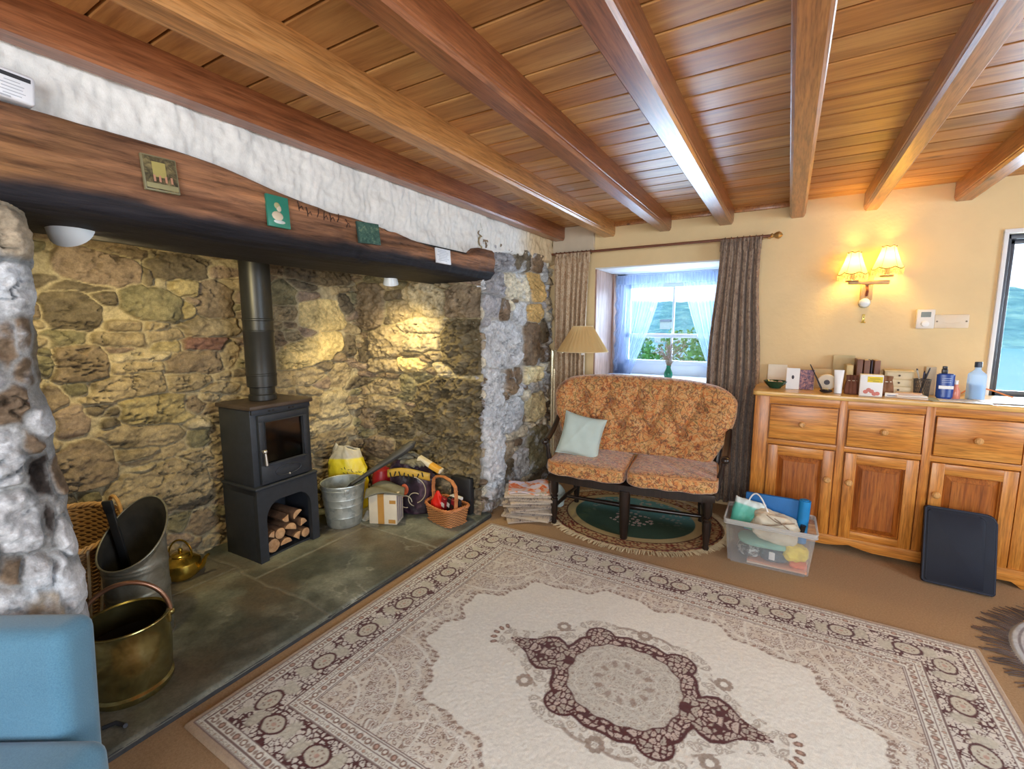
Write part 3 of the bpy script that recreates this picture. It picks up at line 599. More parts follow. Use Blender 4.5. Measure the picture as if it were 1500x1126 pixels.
# ================================================================ STOVE
m_iron = plain('black_cast_iron', (.034, .040, .052), .5, .25, var=.12, scale=30, bump=.3, bscale=160, bdist=.001)
m_irondk = plain('dark_flue_enamel', (.032, .033, .032), .38, .3, var=.1, bump=.05)
m_steel = plain('brushed_steel', (.62, .60, .56), .3, .9, var=.05, bump=0)
def stove():
    t = thing('wood_stove', 'black cast iron wood burning stove on an open log stand in the fireplace', 'stove', (-2.715, 1.615, .03), math.radians(2.5))
    W, D = .405, .315           # local: x = depth (front at +x), y = width
    xf, xb = D / 2, -D / 2
    b = MB(); b.bx(xb, xf - .015, -W / 2 + .008, W / 2 - .008, .45, .90, .006); b.obj('firebox', m_iron, t)
    b = MB(); b.bx(xb - .012, xf + .012, -W / 2 - .004, W / 2 + .004, .90, .925, .007); b.obj('top_plate', plain('warm_top_plate', (.085, .062, .05), .45, .3, var=.3, bump=.1), t)
    for k in (-.085, -.06, .045, .07): b = MB(); b.box((xf + .0, k, .885), (.006, .012, .010)); b.obj('air_slot', m_soot, t, smooth_=False)
    b = MB(); b.bx(xf - .018, xf, -W / 2 + .012, W / 2 - .012, .872, .90, .004); b.obj('top_rail', m_iron, t)
    # door: frame with an opening, glass, ledge
    d0, d1, z0, z1 = -.160, .160, .46, .865
    dt = MB(); dt.bx(xf - .012, xf + .010, d0, d1, z0, z0 + .115, .005); dt.bx(xf - .012, xf + .010, d0, d1, z1 - .040, z1, .005)
    dt.bx(xf - .012, xf + .010, d0, d0 + .036, z0 + .11, z1 - .035, .004); dt.bx(xf - .012, xf + .010, d1 - .036, d1, z0 + .11, z1 - .035, .004)
    dt.bx(xf + .008, xf + .020, d0 + .02, d1 - .02, z0 + .105, z0 + .117, .004); door = dt.obj('door', m_iron, t)
    b = MB(); p = [(xf + .0115, d0 + .036, z0 + .118), (xf + .0115, d1 - .036, z0 + .118), (xf + .0115, d1 - .036, z1 - .04), (xf + .0115, d0 + .036, z1 - .04)]
    b.tube(p, .0045, 8, True); b.obj('door_bead', m_iron, door)
    b = MB(); b.bx(xf - .006, xf - .003, d0 + .03, d1 - .03, z0 + .11, z1 - .035); b.obj('glass', thinglass('sooty_glass', (.55, .48, .42), .10, .08), door, smooth_=False)
    b = MB(); b.bx(xb + .06, xf - .05, -.15, .15, .53, .83); bb = b.obj('fire_brick', plain('fire_brick', (.22, .13, .085), .9, var=.3, scale=9, bump=.4), t); 
    b = MB(); b.bx(xf - .055, xf - .045, -.02, .125, .60, .82, .002); b.obj('sooty_brick_face', m_soot, t)
    # oval vent with knob
    b = MB(); ov = [(xf + .012, .085 * math.cos(a) + .01, .515 + .030 * math.sin(a)) for a in [2 * PI * k / 32 for k in range(32)]]; b.tube(ov, .004, 8, True); b.sphere((xf + .009, .01, .515), .03, 20, (.12, 2.6, .95)); b.obj('vent', m_iron, door)
    b = MB(); b.sphere((xf + .018, .01, .488), .007, 10); b.obj('vent_knob', m_steel, door)
    b = MB(); b.sphere((xf + .035, d0 + .012, .66), .013, 14); b.cyl((xf + .018, d0 + .012, .66), .007, .04, 12, (0, PI / 2, 0)); b.tube([(xf + .037, d0 + .012, .655), (xf + .041, d0 + .014, .58)], [.006, .009], 12); b.obj('handle', m_steel, door)
    # stand with an arched opening
    H = .435
    def arch_panel(x0_, x1_):
        out = [(-W / 2, 0), (-W / 2 + .035, 0), (-W / 2 + .05, .20)]
        out = [(-W / 2, 0), (-W / 2 + .052, 0)] + [(-W / 2 + .052 + .09 * (1 - math.cos(a)), .24 + .11 * math.sin(a)) for a in [k * PI / 16 for k in range(0, 9)]]
        out += [(W / 2 - .052 - .09 * (1 - math.cos(a)), .24 + .11 * math.sin(a)) for a in [k * PI / 16 for k in range(8, -1, -1)]] + [(W / 2 - .052, 0), (W / 2, 0), (W / 2, H), (-W / 2, H)]
        M = Matrix(((0, 0, 1, 0), (1, 0, 0, 0), (0, 1, 0, 0), (0, 0, 0, 1)))
        return out, M
    b = MB(); o_, M = arch_panel(0, 0); b.prism(o_, xf - .02, xf + .012, M); b.bx(xb, xf - .015, -W / 2, -W / 2 + .02, 0, H, .003); b.bx(xb, xf - .015, W / 2 - .02, W / 2, 0, H, .003)
    b.bx(xb, xb + .02, -W / 2, W / 2, .0, H); b.bx(xb, xf, -W / 2, W / 2, H - .03, H); b.bx(xb, xf - .02, -W / 2 + .02, W / 2 - .02, .0, .012); b.obj('stand', m_iron, t)
    b = MB(); b.bx(xb - .008, xf + .018, -W / 2 - .006, W / 2 + .006, H, H + .018, .007, 3); b.obj('stand_rim', m_iron, t)
    # flue pipe
    fx_ = -.02; prof = lambda r, z0_, z1_: [(r, z0_), (r, z1_)]
    b = MB(); b.lathe([(.074, .925), (.078, .93), (.078, .96), (.070, .965), (.070, 1.005), (.083, 1.01), (.083, 1.075), (.086, 1.078), (.086, 1.086), (.083, 1.09), (.083, 1.33), (.086, 1.335), (.086, 1.343), (.083, 1.347), (.083, 1.40), (.086, 1.404), (.086, 1.412), (.083, 1.416), (.083, 2.05)], (fx_, 0, 0), 40); b.obj('flue_pipe', m_irondk, t)
    return t
stove()
# split logs in the stand
m_bark = plain('log_bark', (.16, .085, .045), .9, var=.4, scale=20, bump=.8, bscale=40, bdist=.006)
s = N('cut_wood'); v = s.coords(); s.set(Base_Color=s.ramp(s.noise(v, 30, 4, .6), [(.3, (.42, .22, .10)), (.7, (.70, .44, .24))]), Roughness=.8); m_cut = s.m
def log(y, z, r, kind, ang, label, L=.23):
    rr = random.Random(int(y * 1000 + z * 777)); n = 14
    if kind == 'round': poly = [(r * (1 + rr.uniform(-.05, .05)) * math.cos(2 * PI * k / n), r * (1 + rr.uniform(-.05, .05)) * math.sin(2 * PI * k / n)) for k in range(n)]
    elif kind == 'half': poly = [(r * math.cos(a), r * math.sin(a) * .95 - r * .3) for a in [PI * k / 9 for k in range(10)]]
    else: poly = [(0, -r * .7)] + [(1.25 * r * math.sin(a), -r * .7 + 1.35 * r * math.cos(a)) for a in [(-.62 + 1.24 * k / 7) for k in range(8)]]
    ca, sa = math.cos(ang), math.sin(ang); poly = [(p[0] * ca - p[1] * sa, p[0] * sa + p[1] * ca) for p in poly]
    M = Matrix(((0, 0, 1, 0), (1, 0, 0, 0), (0, 1, 0, 0), (0, 0, 0, 1)))
    b = MB(); b.prism(poly, -L / 2, L / 2, M, .003); me = b
    for f in b.bm.faces:
        if abs(f.normal.x) > .9 and len(f.verts) > 5: f.material_index = 1
    b.bm.normal_update()
    for f in b.bm.faces:
        if abs(f.normal.x) > .9: f.material_index = 1
    o = b.obj('log', [m_bark, m_cut], None, None, angle=30); 
    a = math.radians(2.5); lx, ly = .025 + rr.uniform(-.01, .008), y
    o.location = (-2.715 + lx * math.cos(a) - ly * math.sin(a), 1.62 + lx * math.sin(a) + ly * math.cos(a), .045 + z); o.rotation_euler = (0, 0, a + rr.uniform(-.03, .03))
    return tag(o, label, 'log', 'split logs under the stove')
log(-.105, .045, .042, 'round', 0, 'thick round log at the bottom left of the stove log stand')
log(-.115, .118, .033, 'wedge', .5, 'split log standing against the left side of the stove log stand')
log(-.02, .038, .038, 'half', 0, 'half round log in the middle of the bottom row under the stove')
log(.06, .042, .040, 'wedge', .3, 'wedge shaped log right of the middle in the bottom row under the stove')
log(.115, .045, .030, 'round', 0, 'thin round log at the bottom right of the stove log stand')
log(-.055, .105, .034, 'round', 0, 'small round log resting in the second row under the stove, left of centre')
log(.02, .115, .042, 'half', -.4, 'half round log with a pale cut face in the second row under the stove')
log(.098, .118, .038, 'wedge', -.7, 'wedge shaped log on the right of the second row under the stove')
log(-.01, .185, .036, 'wedge', 2.6, 'split log on top of the pile under the stove, left of its neighbour')
log(.065, .185, .036, 'half', .6, 'top right log of the pile under the stove')

# ================================================================ GALVANISED BUCKET AND CLUTTER
s = N('galvanised_zinc'); v = s.coords(); vo = s.n('TexVoronoi'); vo.inputs['Scale'].default_value = 35; s.l(v, vo.inputs['Vector'])
s.set(Base_Color=s.ramp(vo.outputs['Color'], [(.2, (.34, .37, .35)), (.8, (.50, .53, .50))]), Roughness=.42, Metallic=.65); m_zinc = s.m
t = thing('galvanised_bucket', 'grey galvanised metal bucket on the slate hearth right of the stove', 'bucket', (-2.60, 2.06, .03))
b = MB(); b.lathe([(0, .004), (.108, .004), (.112, 0), (.116, .012), (.122, .07), (.126, .073), (.124, .080), (.130, .15), (.134, .153), (.132, .160), (.136, .20), (.140, .203), (.138, .21), (.146, .29), (.151, .294), (.149, .302), (.143, .298), (.134, .20), (.118, .02), (0, .012)], seg=48); b.obj('body', m_zinc, t)
b = MB(); b.tube(arc((0, 0, .27), .147, PI * 1.04, PI * 1.96, 24, 'XY'), .003, 8)
b.obj('handle', m_zinc, t, rotz=math.radians(-30))
b = MB(); b.box((0, -.146, .268), (.03, .008, .03), None, .003); b.obj('handle_lug', m_zinc, t, rotz=math.radians(60)); b = MB(); b.box((0, .146, .268), (.03, .008, .03), None, .003); b.obj('handle_lug', m_zinc, t, rotz=math.radians(60))

def bag(name, label, loc, w_, d_, h_, mat, rz=0, seed=0, cat='bag', topw=.55, droop=.1):
    """a soft, creased, filled bag with a folded top"""
    def fn(u, v):
        a = 2 * PI * u; ca, sa = math.cos(a), math.sin(a); n = 2.6
        k = (abs(ca) ** n + abs(sa) ** n) ** (-1 / n); z = v
        wid = (1.0 - .12 * (2 * z - 1) ** 2) if z < .7 else (1.0 - (z - .7) / .3 * (1 - topw)); dep = 1.0 if z < .6 else 1 - ((z - .6) / .4) ** 1.5 * .85
        x = ca * k * w_ / 2 * wid; y = sa * k * d_ / 2 * dep; zz = z * h_ * (1 - droop * (x / w_) * 2)
        q = float(fbm(np.array(a * 2.1), np.array(z * 4.0), oct=4, seed=seed)); x += q * w_ * .07; y += q * d_ * .10; zz += float(fbm(np.array(ca * 1.3 + 4), np.array(sa * 1.3 + z * 3), oct=3, seed=seed + 3)) * h_ * .06 * z
        return (x, y, zz)
    t = thing(name, label, cat, loc, rz); b = MB(); b.grid(fn, 56, 40, True)
    V0 = b.bm.verts.new((0, 0, 0)); 
    o = b.obj('sack', mat, t, solid=.003); return t, o, fn
def sackmat(name, stops, scale=6, rough=.35, dist=.8, zsplit=None):
    s = N(name); v = s.coords(rand=False); n = s.noise(v, scale, 3, .5, dist)
    c = s.ramp(n, stops)
    if zsplit:
        sp = s.n('SeparateXYZ'); tc_ = s.n('TexCoord'); s.l(tc_.outputs['Object'], sp.inputs[0]); mr = s.n('MapRange'); s.l(sp.outputs[2], mr.inputs[0]); mr.inputs[1].default_value = zsplit[0]; mr.inputs[2].default_value = zsplit[0] + .012
        c = s.mix(mr.outputs[0], c, zsplit[1])
    s.set(Base_Color=c, Roughness=rough); s.bump(s.noise(v, 28, 4, .6, .5), .5, .006); return s.m
def marks(t, fn, rows, mat, name='printed_marks', r=.0022):
    b = MB()
    for (v, u0, u1, n) in rows:
        for k in range(n):
            u = u0 + (u1 - u0) * (k + .2) / n; u2 = u + (u1 - u0) / n * .55; p = Vector(fn(u, v)) ; q = Vector(fn(u2, v + .012 * ((k % 3) - 1))); nn = Vector((p.x, p.y, 0)).normalized() * .003
            b.tube([p + nn, (p + q) / 2 + nn * 1.2, q + nn], r, 5)
            if k % 2: b.tube([p + nn, p + nn + Vector((0, 0, .012))], r, 5)
    return b.obj(name, mat, t)
m_ink = plain('black_ink', (.02, .02, .015), .5)
tb, ob, fb = bag('kindling_sack', 'crinkled sack, yellow below and clear pale above, leaning behind the galvanised bucket', (-2.79, 2.26, .03), .28, .11, .47,
     sackmat('yellow_sack', [(.3, (.72, .55, .02)), (.7, (.95, .80, .04))], 5, .3, zsplit=(.385, (.55, .50, .36))), math.radians(38), 3)
marks(tb, fb, [(.66, .70, .90, 7), (.60, .72, .86, 4), (.54, .70, .92, 7), (.48, .72, .88, 6)], m_ink)

# red fuel can behind
t = thing('fuel_can', 'dark red rounded container half hidden behind the grey bucket', 'container', (-2.615, 2.435, .03))
b = MB(); b.lathe([(0, 0), (.065, 0), (.075, .015), (.075, .22), (.06, .28), (.03, .30), (0, .305)], seg=28); b.obj('tank', plain('dark_red_enamel', (.30, .012, .02), .35, bump=0), t)
b = MB(); b.cyl((0, 0, .315), .018, .03, 14); b.obj('cap', plain('black_rubber', (.02, .02, .02), .6), t)
# long dark hand tool leaning: ash vacuum nozzle / bellows arm
t = thing('hearth_tool', 'long flat dark grey hearth tool leaning from the bucket up to the right', 'hearth tool', (-2.50, 2.16, .31)); 
t.rotation_euler = (0, 0, 0)
b = MB(); pts = [Vector((-.09, -.03, -.02)), Vector((.0, .06, .06)), Vector((.09, .15, .135)), Vector((.16, .22, .195)), Vector((.21, .27, .245)), Vector((.225, .285, .26))]
b.tube(pts, [.018, .024, .034, .042, .038, .012], 14, flat=.7); b.obj('shaft', plain('grey_black_plastic', (.055, .055, .055), .5, var=.3, bump=.2), t)
b = MB(); b.tube([Vector((-.09, -.03, -.02)), Vector((-.14, -.08, -.10))], [.016, .014], 12); b.obj('grip', plain('black_grip', (.02, .02, .022), .6), t)

# carton with a grey stone on top
t = thing('cardboard_carton', 'small white carton with ochre bands standing on the hearth beside the bucket', 'carton', (-2.37, 2.235, .03), math.radians(24))
b = MB(); b.bx(-.10, .10, -.065, .065, 0, .215, .003); b.obj('box', plain('cream_carton', (.68, .60, .46), .7, var=.06), t)
b = MB(); b.bx(-.035, .01, -.0665, .0665, .002, .2165); b.bx(.05, .095, -.066, -.0655, .15, .175); b.bx(.04, .09, -.066, -.0655, .008, .035); b.obj('printed_band', plain('ochre_print', (.48, .24, .05), .6), t, smooth_=False)
b = MB(); 
for k in range(3): b.bx(.1006, .1012, -.05 + .035 * k, -.035 + .035 * k, .02, .20)
b.obj('printed_stripe', plain('grey_violet_print', (.3, .25, .3), .6), t, smooth_=False)
b = MB(); b.grid(lambda u, v: ((u - .5) * .26, (v - .5) * .20, .012 + .022 * math.sin(u * 5 + v * 3) * math.sin(v * 4.2) - .03 * abs(u - .5) ** 2 * 4 - .015 * abs(v - .5)), 22, 18)
o = b.obj('hearth_cloth', plain('grey_olive_felt', (.17, .165, .12), .95, var=.25, bump=.6), None, (-2.375, 2.24, .262), math.radians(40), solid=.01); tag(o, 'grey olive folded cloth draped over the small white carton', 'cloth')
b = MB(); b.grid(lambda u, v: ((u - .5) * .10, (v - .5) * .12, .0 + .05 * math.exp(-((u - .5) ** 2 + (v - .5) ** 2) * 14) + .008 * math.sin(u * 9) * math.cos(v * 8)), 18, 18)
o = b.obj('crumpled_rag', plain('pale_grey_rag', (.35, .34, .28), .95, var=.25, bump=.6), None, (-2.52, 2.20, .034), .4, solid=.004); tag(o, 'small crumpled pale rag on the hearth between bucket and carton', 'rag')

# coal sack, gloves, tubes
tb, ob, fb = bag('coal_sack', 'dark plum and black fuel sack with curly print leaning against the fireplace wall', (-2.34, 2.475, .03), .34, .16, .40,
     sackmat('plum_sack', [(.30, (.010, .008, .010)), (.50, (.030, .016, .028)), (.58, (.10, .055, .08)), (.66, (.015, .010, .014))], 5, .28), math.radians(24), 8)
b = MB(); 
for (cx, cz, r, a0, a1) in [(.03, .19, .10, -1.2, 1.4), (-.02, .10, .045, 0, 5), (.05, .12, .05, 1, 4.5)]:
    b.tube([Vector((cx + r * math.cos(a), -.098, cz + r * math.sin(a))) for a in np.linspace(a0, a1, 18)], .0035, 6)
b.obj('curly_print', plain('cream_print', (.50, .42, .28), .5), tb)
b = MB(); b.sphere((-.03, -.09, .19), .03, 12, (1, .2, 1.4)); b.sphere((-.055, -.085, .14), .018, 12, (1, .3, 1)); b.obj('orange_print', plain('orange_print', (.55, .10, .03), .5), tb)
b = MB(); b.grid(lambda u, v: ((u - .5) * .32, -.085 - .01 * math.sin(v * 3) + .02 * abs(u - .5), .27 + .06 * v + .02 * math.sin(u * 4)), 20, 6); b.obj('yellow_band', plain('yellow_print', (.68, .42, .06), .5), tb, solid=.003)
b = MB(); r5 = random.Random(8)
for k in range(8): b.box((-.13 + .034 * k, -.100 + .001 * k, .30 + .01 * math.sin(k)), (.008, .004, .035), (0, r5.uniform(-.4, .4), 0))
b.obj('band_letters', m_ink, tb, smooth_=False)
def glove(loc, rz, label, s_=1.0, seed=0):
    t = thing('work_glove', label, 'glove', loc, rz, 'grey work gloves')
    b = MB(); b.sphere((0, 0, .02), .05, 18, (1.0, .85, .42)); 
    b.shape(lambda c: (c[0] * s_, c[1] * s_, c[2] + .006 * math.sin(c[0] * 70 + seed)))
    b.obj('palm', m_glove, t)
    for k, (a, L) in enumerate([(-.35, .060), (-.12, .07), (.10, .066), (.32, .052)]):
        b = MB(); p0 = Vector((.035 * math.cos(a), .035 * math.sin(a) * 1.5, .022)); d = Vector((math.cos(a), math.sin(a), 0)); b.tube([p0, p0 + d * L * .5 + Vector((0, 0, .008)), p0 + d * L + Vector((0, 0, -.012))], [.014, .0135, .010], 10); b.obj('finger', m_glove, t)
    b = MB(); b.tube([(0, -.035, .02), (.03, -.06, .022), (.055, -.066, .014)], [.015, .014, .010], 10); b.obj('thumb', m_glove, t)
    b = MB(); b.lathe([(.034, 0), (.040, -.055), (.036, -.055), (.030, 0)], (-.03, 0, .02), 20, rot=(0, PI / 2, 0), sx=.5); b.obj('cuff', m_glove, t); return t
m_glove = plain('grey_olive_suede', (.17, .16, .12), .95, var=.3, scale=20, bump=.8, bscale=50, bdist=.004)
glove((-2.37, 2.43, .435), .9, 'crumpled grey work glove lying on the fuel sack, nearer the dark tool', 1.5, 1)
glove((-2.27, 2.41, .405), .15, 'crumpled grey work glove on the fuel sack beside the yellow and white packet', 1.4, 2)
t = thing('firelighter_packet', 'long yellow and white packet lying across the top of the fuel sack', 'packet', (-2.15, 2.46, .415)); t.rotation_euler = (0, math.radians(26), math.radians(15))
b = MB(); b.box((0, 0, 0), (.20, .055, .032), None, .005); b.obj('wrapper', plain('white_wrapper', (.74, .66, .48), .5), t)
b = MB(); b.box((.045, -.003, .0), (.085, .053, .034), None, .004); b.obj('printed_end', plain('amber_print', (.75, .40, .05), .45), t)
b = MB(); b.bx(-.09, .09, -.03, .03, 0, .28, .02); o = b.obj('black_pouch', plain('black_vinyl', (.015, .015, .017), .5, bump=.4), None, (-1.99, 2.625, .03), .06); tag(o, 'dull black pouch standing behind the small red filled basket', 'pouch')

# ================================================================ WICKER
def wickermat(name, a, b_, rough=.55):
    s = N(name); v = s.coords(rand=False); at = s.n('Attribute'); at.attribute_name = 'Col'
    c = s.mix(s.noise(v, 45, 4, .6), a, b_); c = s.mix(1.0, c, at.outputs['Color'], 'MULTIPLY'); s.set(Base_Color=c, Roughness=rough); s.bump(s.noise(v, 150, 3), .3, .002); return s.m
def weave(name, surf, nst, nrow, amp, mat, parent, nu=None, nv=None, wrap=True, thick=.006, lean=0):
    """woven shell: surf(u, v) -> point and outward normal; strands pass in front of and behind nst stakes"""
    nu = nu or nst * 8; nv = nv or nrow * 5; P = np.zeros((nu + 1, nv + 1, 3)); C = np.zeros((nu + 1, nv + 1, 3))
    for i in range(nu + 1):
        for j in range(nv + 1):
            u, v = i / nu, j / nv; p, n = surf(u, v); row = math.floor(v * nrow); ph = PI * (row % 2)
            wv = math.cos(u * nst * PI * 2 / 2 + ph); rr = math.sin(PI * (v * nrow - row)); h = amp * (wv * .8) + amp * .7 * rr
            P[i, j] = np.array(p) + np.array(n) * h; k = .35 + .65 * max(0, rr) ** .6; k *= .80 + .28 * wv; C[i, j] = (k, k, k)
    o = npgrid(name, P, C, mat, parent); md = o.modifiers.new('solid', 'SOLIDIFY'); md.thickness = thick; return o
def braid(pts, r, mat, parent, name='rim', turns=1.0, closed=True, strands=3):
    b = MB(); n = len(pts)
    for k in range(strands):
        q = []
        for i, p in enumerate(pts):
            p = Vector(p); t = (Vector(pts[(i + 1) % n]) - Vector(pts[i - 1])).normalized(); up = Vector((0, 0, 1)); sd = t.cross(up).normalized(); u2 = sd.cross(t)
            a = turns * 2 * PI * i / 6 + 2 * PI * k / strands; q.append(p + sd * math.cos(a) * r * .75 + u2 * math.sin(a) * r * .75)
        b.tube(q, r * .62, 7, closed)
    return b.obj(name, mat, parent)
m_wick = wickermat('golden_willow', (.42, .20, .06), (.62, .36, .14)); m_wickp = wickermat('pale_willow', (.55, .40, .24), (.72, .58, .40)); m_wicko = wickermat('orange_willow', (.45, .17, .05), (.68, .32, .12))
m_rimw = plain('willow_rim', (.55, .32, .13), .5, var=.25, scale=30, bump=.3); m_rimo = plain('orange_willow_rim', (.52, .20, .07), .5, var=.25, scale=30, bump=.3)

# big log basket behind the coal scuttle
t = thing('log_basket', 'tall round wicker log basket between the rough pier and the coal scuttle', 'basket', (-2.735, .675, .03))
def surf_lb(u, v):
    a = 2 * PI * u; r = .120 + .082 * v ** .8; r *= 1 + 0 * u; return (r * 1.05 * math.cos(a), r * .92 * math.sin(a), .46 * v + .045 * v * math.cos(a - 2.6)), (math.cos(a), math.sin(a), -.2)
weave('wicker_side', surf_lb, 44, 46, .0032, m_wick, t, nu=352, nv=184)
b = MB()
for k in range(22):
    a = 2 * PI * k / 22; b.tube([Vector(surf_lb(a / 2 / PI, v)[0]) * 1.0 + Vector((math.cos(a), math.sin(a), 0)) * .006 for v in np.linspace(.02, 1, 10)], .0055, 7)
ob = b.obj('stake', plain('pale_stake', (.66, .54, .38), .55, var=.2), t); ob['label'] = 'pale upright willow stakes'
braid([surf_lb(k / 96, 1.0)[0] for k in range(96)], .011, m_rimw, t)
b = MB(); b.lathe([(0, .006), (.125, .006), (.125, .012), (0, .012)], seg=30, sx=1.1, sy=.9); b.obj('base', m_wick, t)
b = MB(); p = [Vector(surf_lb(.36 + .03 * math.sin(q), 1)[0]) + Vector((0, 0, .06 * math.sin(q * 1.0))) for q in np.linspace(0, PI, 12)]
a0, a1 = Vector(surf_lb(.20, 1)[0]), Vector(surf_lb(.30, 1)[0]); b.tube(bez(a0, a0 + Vector((0, 0, .10)), a1 + Vector((0, 0, .10)), a1, 14), .008, 8); b.obj('handle', m_rimw, t)

# tall coal scuttle, dark oval mouth cut aslant
s = N('aged_pewter'); v = s.coords(); n = s.noise(v, 9, 5, .65, .6)
s.set(Base_Color=s.ramp(n, [(.3, (.16, .15, .115)), (.55, (.31, .30, .24)), (.75, (.46, .46, .40))]), Roughness=.42, Metallic=.7); s.bump(s.noise(v, 40, 3), .1, .002); m_pewter = s.m
m_inner = plain('coal_dust_inside', (.016, .015, .013), .85, var=.5, scale=14, bump=.4)
t = thing('coal_scuttle', 'tall pewter grey coal scuttle with a slanting open mouth in front of the wicker basket', 'coal scuttle', (-2.385, .79, .03), math.radians(0))
def sc_r(z): return .120 - .010 * z
def sc_pt(u, v, r_off=0.0, zlo=0.0):
    a = 2 * PI * u; top = .475 + .115 * math.cos(a - math.radians(122)) + .010 * math.cos(2 * (a - math.radians(122))); z = zlo + v * (top - zlo)
    r = .111 + .004 * min(1, z / .5) + r_off; lip = .010 * max(0, (v - .93) / .07); 
    for zz in (.085, .10, .215, .23, .335, .35):
        r += .0035 * math.exp(-((z - zz) / .0045) ** 2)
    return (r + lip) * math.cos(a), (r + lip) * math.sin(a), z
b = MB(); b.grid(lambda u, v: sc_pt(u, v), 72, 110, True); b.obj('body', m_pewter, t)
b = MB(); b.grid(lambda u, v: sc_pt(u, v, -.004, .03), 72, 30, True); ob = b.obj('inside', m_inner, t)
b = MB(); b.lathe([(0, .002), (.114, .002), (.118, .0), (.118, .012), (.112, .014)], seg=40); b.obj('base', m_pewter, t)
b = MB(); b.lathe([(0, .22), (.106, .22)], seg=40); b.obj('coal_dust', m_inner, t)
b = MB(); b.tube([sc_pt(k / 72, 1.0) for k in range(72)], .004, 8, True); b.obj('rolled_lip', m_pewter, t)
b = MB(); b.tube(bez((-.10, .10, .52), (-.17, .16, .62), (-.19, .14, .44), (-.12, .07, .38), 16), .007, 8); b.obj('handle', m_pewter, t)
b = MB(); b.box((0, 0, .04), (.035, .012, .30), None, .004); b.box((0, 0, .20), (.04, .016, .05), None, .005)
o = b.obj('coal_shovel', plain('black_iron_bar', (.03, .032, .036), .5, .4), None, (-2.445, .765, .44)); o.rotation_euler = (math.radians(6), math.radians(-5), math.radians(35)); tag(o, 'flat black shovel handle sticking out of the mouth of the coal scuttle', 'shovel')

# brass coal bucket with a hoop handle
s = N('old_brass'); v = s.coords(); n = s.noise(v, 7, 5, .65, .9)
s.set(Base_Color=s.ramp(n, [(.25, (.16, .13, .05)), (.5, (.36, .30, .11)), (.75, (.58, .52, .26))]), Roughness=.24, Metallic=.92); s.bump(s.noise(v, 30, 3), .12, .003); m_brass = s.m
m_copper = plain('dull_copper', (.42, .24, .16), .32, .85, var=.2, bump=.05)
t = thing('brass_bucket', 'round brass coal bucket with a copper hoop handle at the near end of the hearth', 'bucket', (-2.075, .640, .03), math.radians(0))
b = MB(); b.lathe([(0, .010), (.112, .010), (.122, 0), (.130, .012), (.130, .026), (.122, .034), (.127, .05), (.133, .15), (.130, .22), (.127, .265), (.133, .275), (.131, .282), (.124, .278), (.124, .22), (.127, .15), (.118, .04), (0, .022)], seg=56); b.obj('body', m_brass, t)
b = MB(); b.lathe([(0, .05), (.119, .05), (.1225, .19)], seg=40); b.obj('inside', m_inner, t)
b = MB(); b.tube([Vector((.133 * math.cos(a), .133 * math.sin(a), .278)) for a in np.linspace(0, 2 * PI, 48, endpoint=False)], .0045, 8, True); b.obj('rolled_rim', m_brass, t)
ca, sa = math.cos(math.radians(62)), math.sin(math.radians(62)); hp = []
for q in np.linspace(0, PI, 26):
    x, z = .135 * math.cos(q), .262 + .155 * math.sin(q); hp.append((x * ca, x * sa, z))
b = MB(); b.tube(hp, .0085, 12); ob = b.obj('handle', m_copper, t); ob['label'] = 'copper coloured hoop handle'
b = MB()
for sg in (1, -1): b = MB(); b.sphere((sg * .135 * ca, sg * .135 * sa, .262), .015, 12); b.box((sg * .131 * ca, sg * .131 * sa, .245), (.010, .03, .04), (0, 0, math.radians(62)), .003); b.obj('handle_lug', m_brass, t)
b = MB(); b.tube([(.05, -.125, .14), (.055, -.155, .142), (.085, -.168, .145)], .0042, 8); b.obj('tipping_handle', m_steel, t)
# wrought iron foot peeping out beside the armchair
b = MB(); b.tube([(0, 0, .012), (.02, .03, .018), (.05, .045, .010), (.07, .04, .022)], .007, 8); o = b.obj('fire_tongs', m_iron, None, (-1.93, .50, .024)); tag(o, 'end of dark iron fire tongs on the hearth in front of the brass bucket', 'tongs')

# brass kettle
t = thing('brass_kettle', 'small squat brass kettle on the hearth behind the coal scuttle', 'kettle', (-2.78, 1.12, .03), math.radians(35))
b = MB(); b.lathe([(0, 0), (.055, 0), (.085, .025), (.098, .06), (.09, .095), (.06, .118), (.045, .124), (.045, .132), (.038, .14), (0, .15)], seg=36); m_brass2 = plain('polished_brass', (.60, .42, .08), .22, .95, var=.2, bump=.05); b.obj('body', m_brass2, t)
b = MB(); b.sphere((0, 0, .158), .012, 12); b.obj('lid_knob', m_brass2, t)
b = MB(); b.tube(bez((.08, 0, .05), (.13, 0, .06), (.11, 0, .11), (.15, 0, .13), 12), [.016 - .0008 * k for k in range(13)], 10); b.obj('spout', m_brass2, t)
b = MB(); b.tube(arc((0, 0, .12), .062, 0, PI, 18, 'XZ', .095), .005, 8); b.obj('handle', m_brass2, t)

# small basket with red packets
t = thing('handled_basket', 'small orange wicker basket with a hoop handle holding red packets at the hearth corner', 'basket', (-2.00, 2.455, .03), math.radians(-14))
bw, bd = .155, .105
def surf_sb(u, v):
    a = 2 * PI * u; ca, sa = math.cos(a), math.sin(a); n = 4.0; k = (abs(ca) ** n + abs(sa) ** n) ** (-1 / n); g = .84 + .16 * v
    return (ca * k * bw * g, sa * k * bd * g, .125 * v + .008 * v * math.cos(2 * a)), (ca, sa, 0)
weave('wicker_side', surf_sb, 40, 14, .0035, m_wicko, t, nu=320, nv=84)
braid([surf_sb(k / 72, 1)[0] for k in range(72)], .009, m_rimo, t)
b = MB(); b.box((0, 0, .008), (.25, .165, .008), None, .003); b.obj('base', m_wicko if 0 else m_rimo, t)
hp = [(0, 0, 0)] ; hp = [(-.148 * math.cos(q), -.0, .115 + .20 * math.sin(q) ** .6) for q in np.linspace(0.0, PI, 26)]
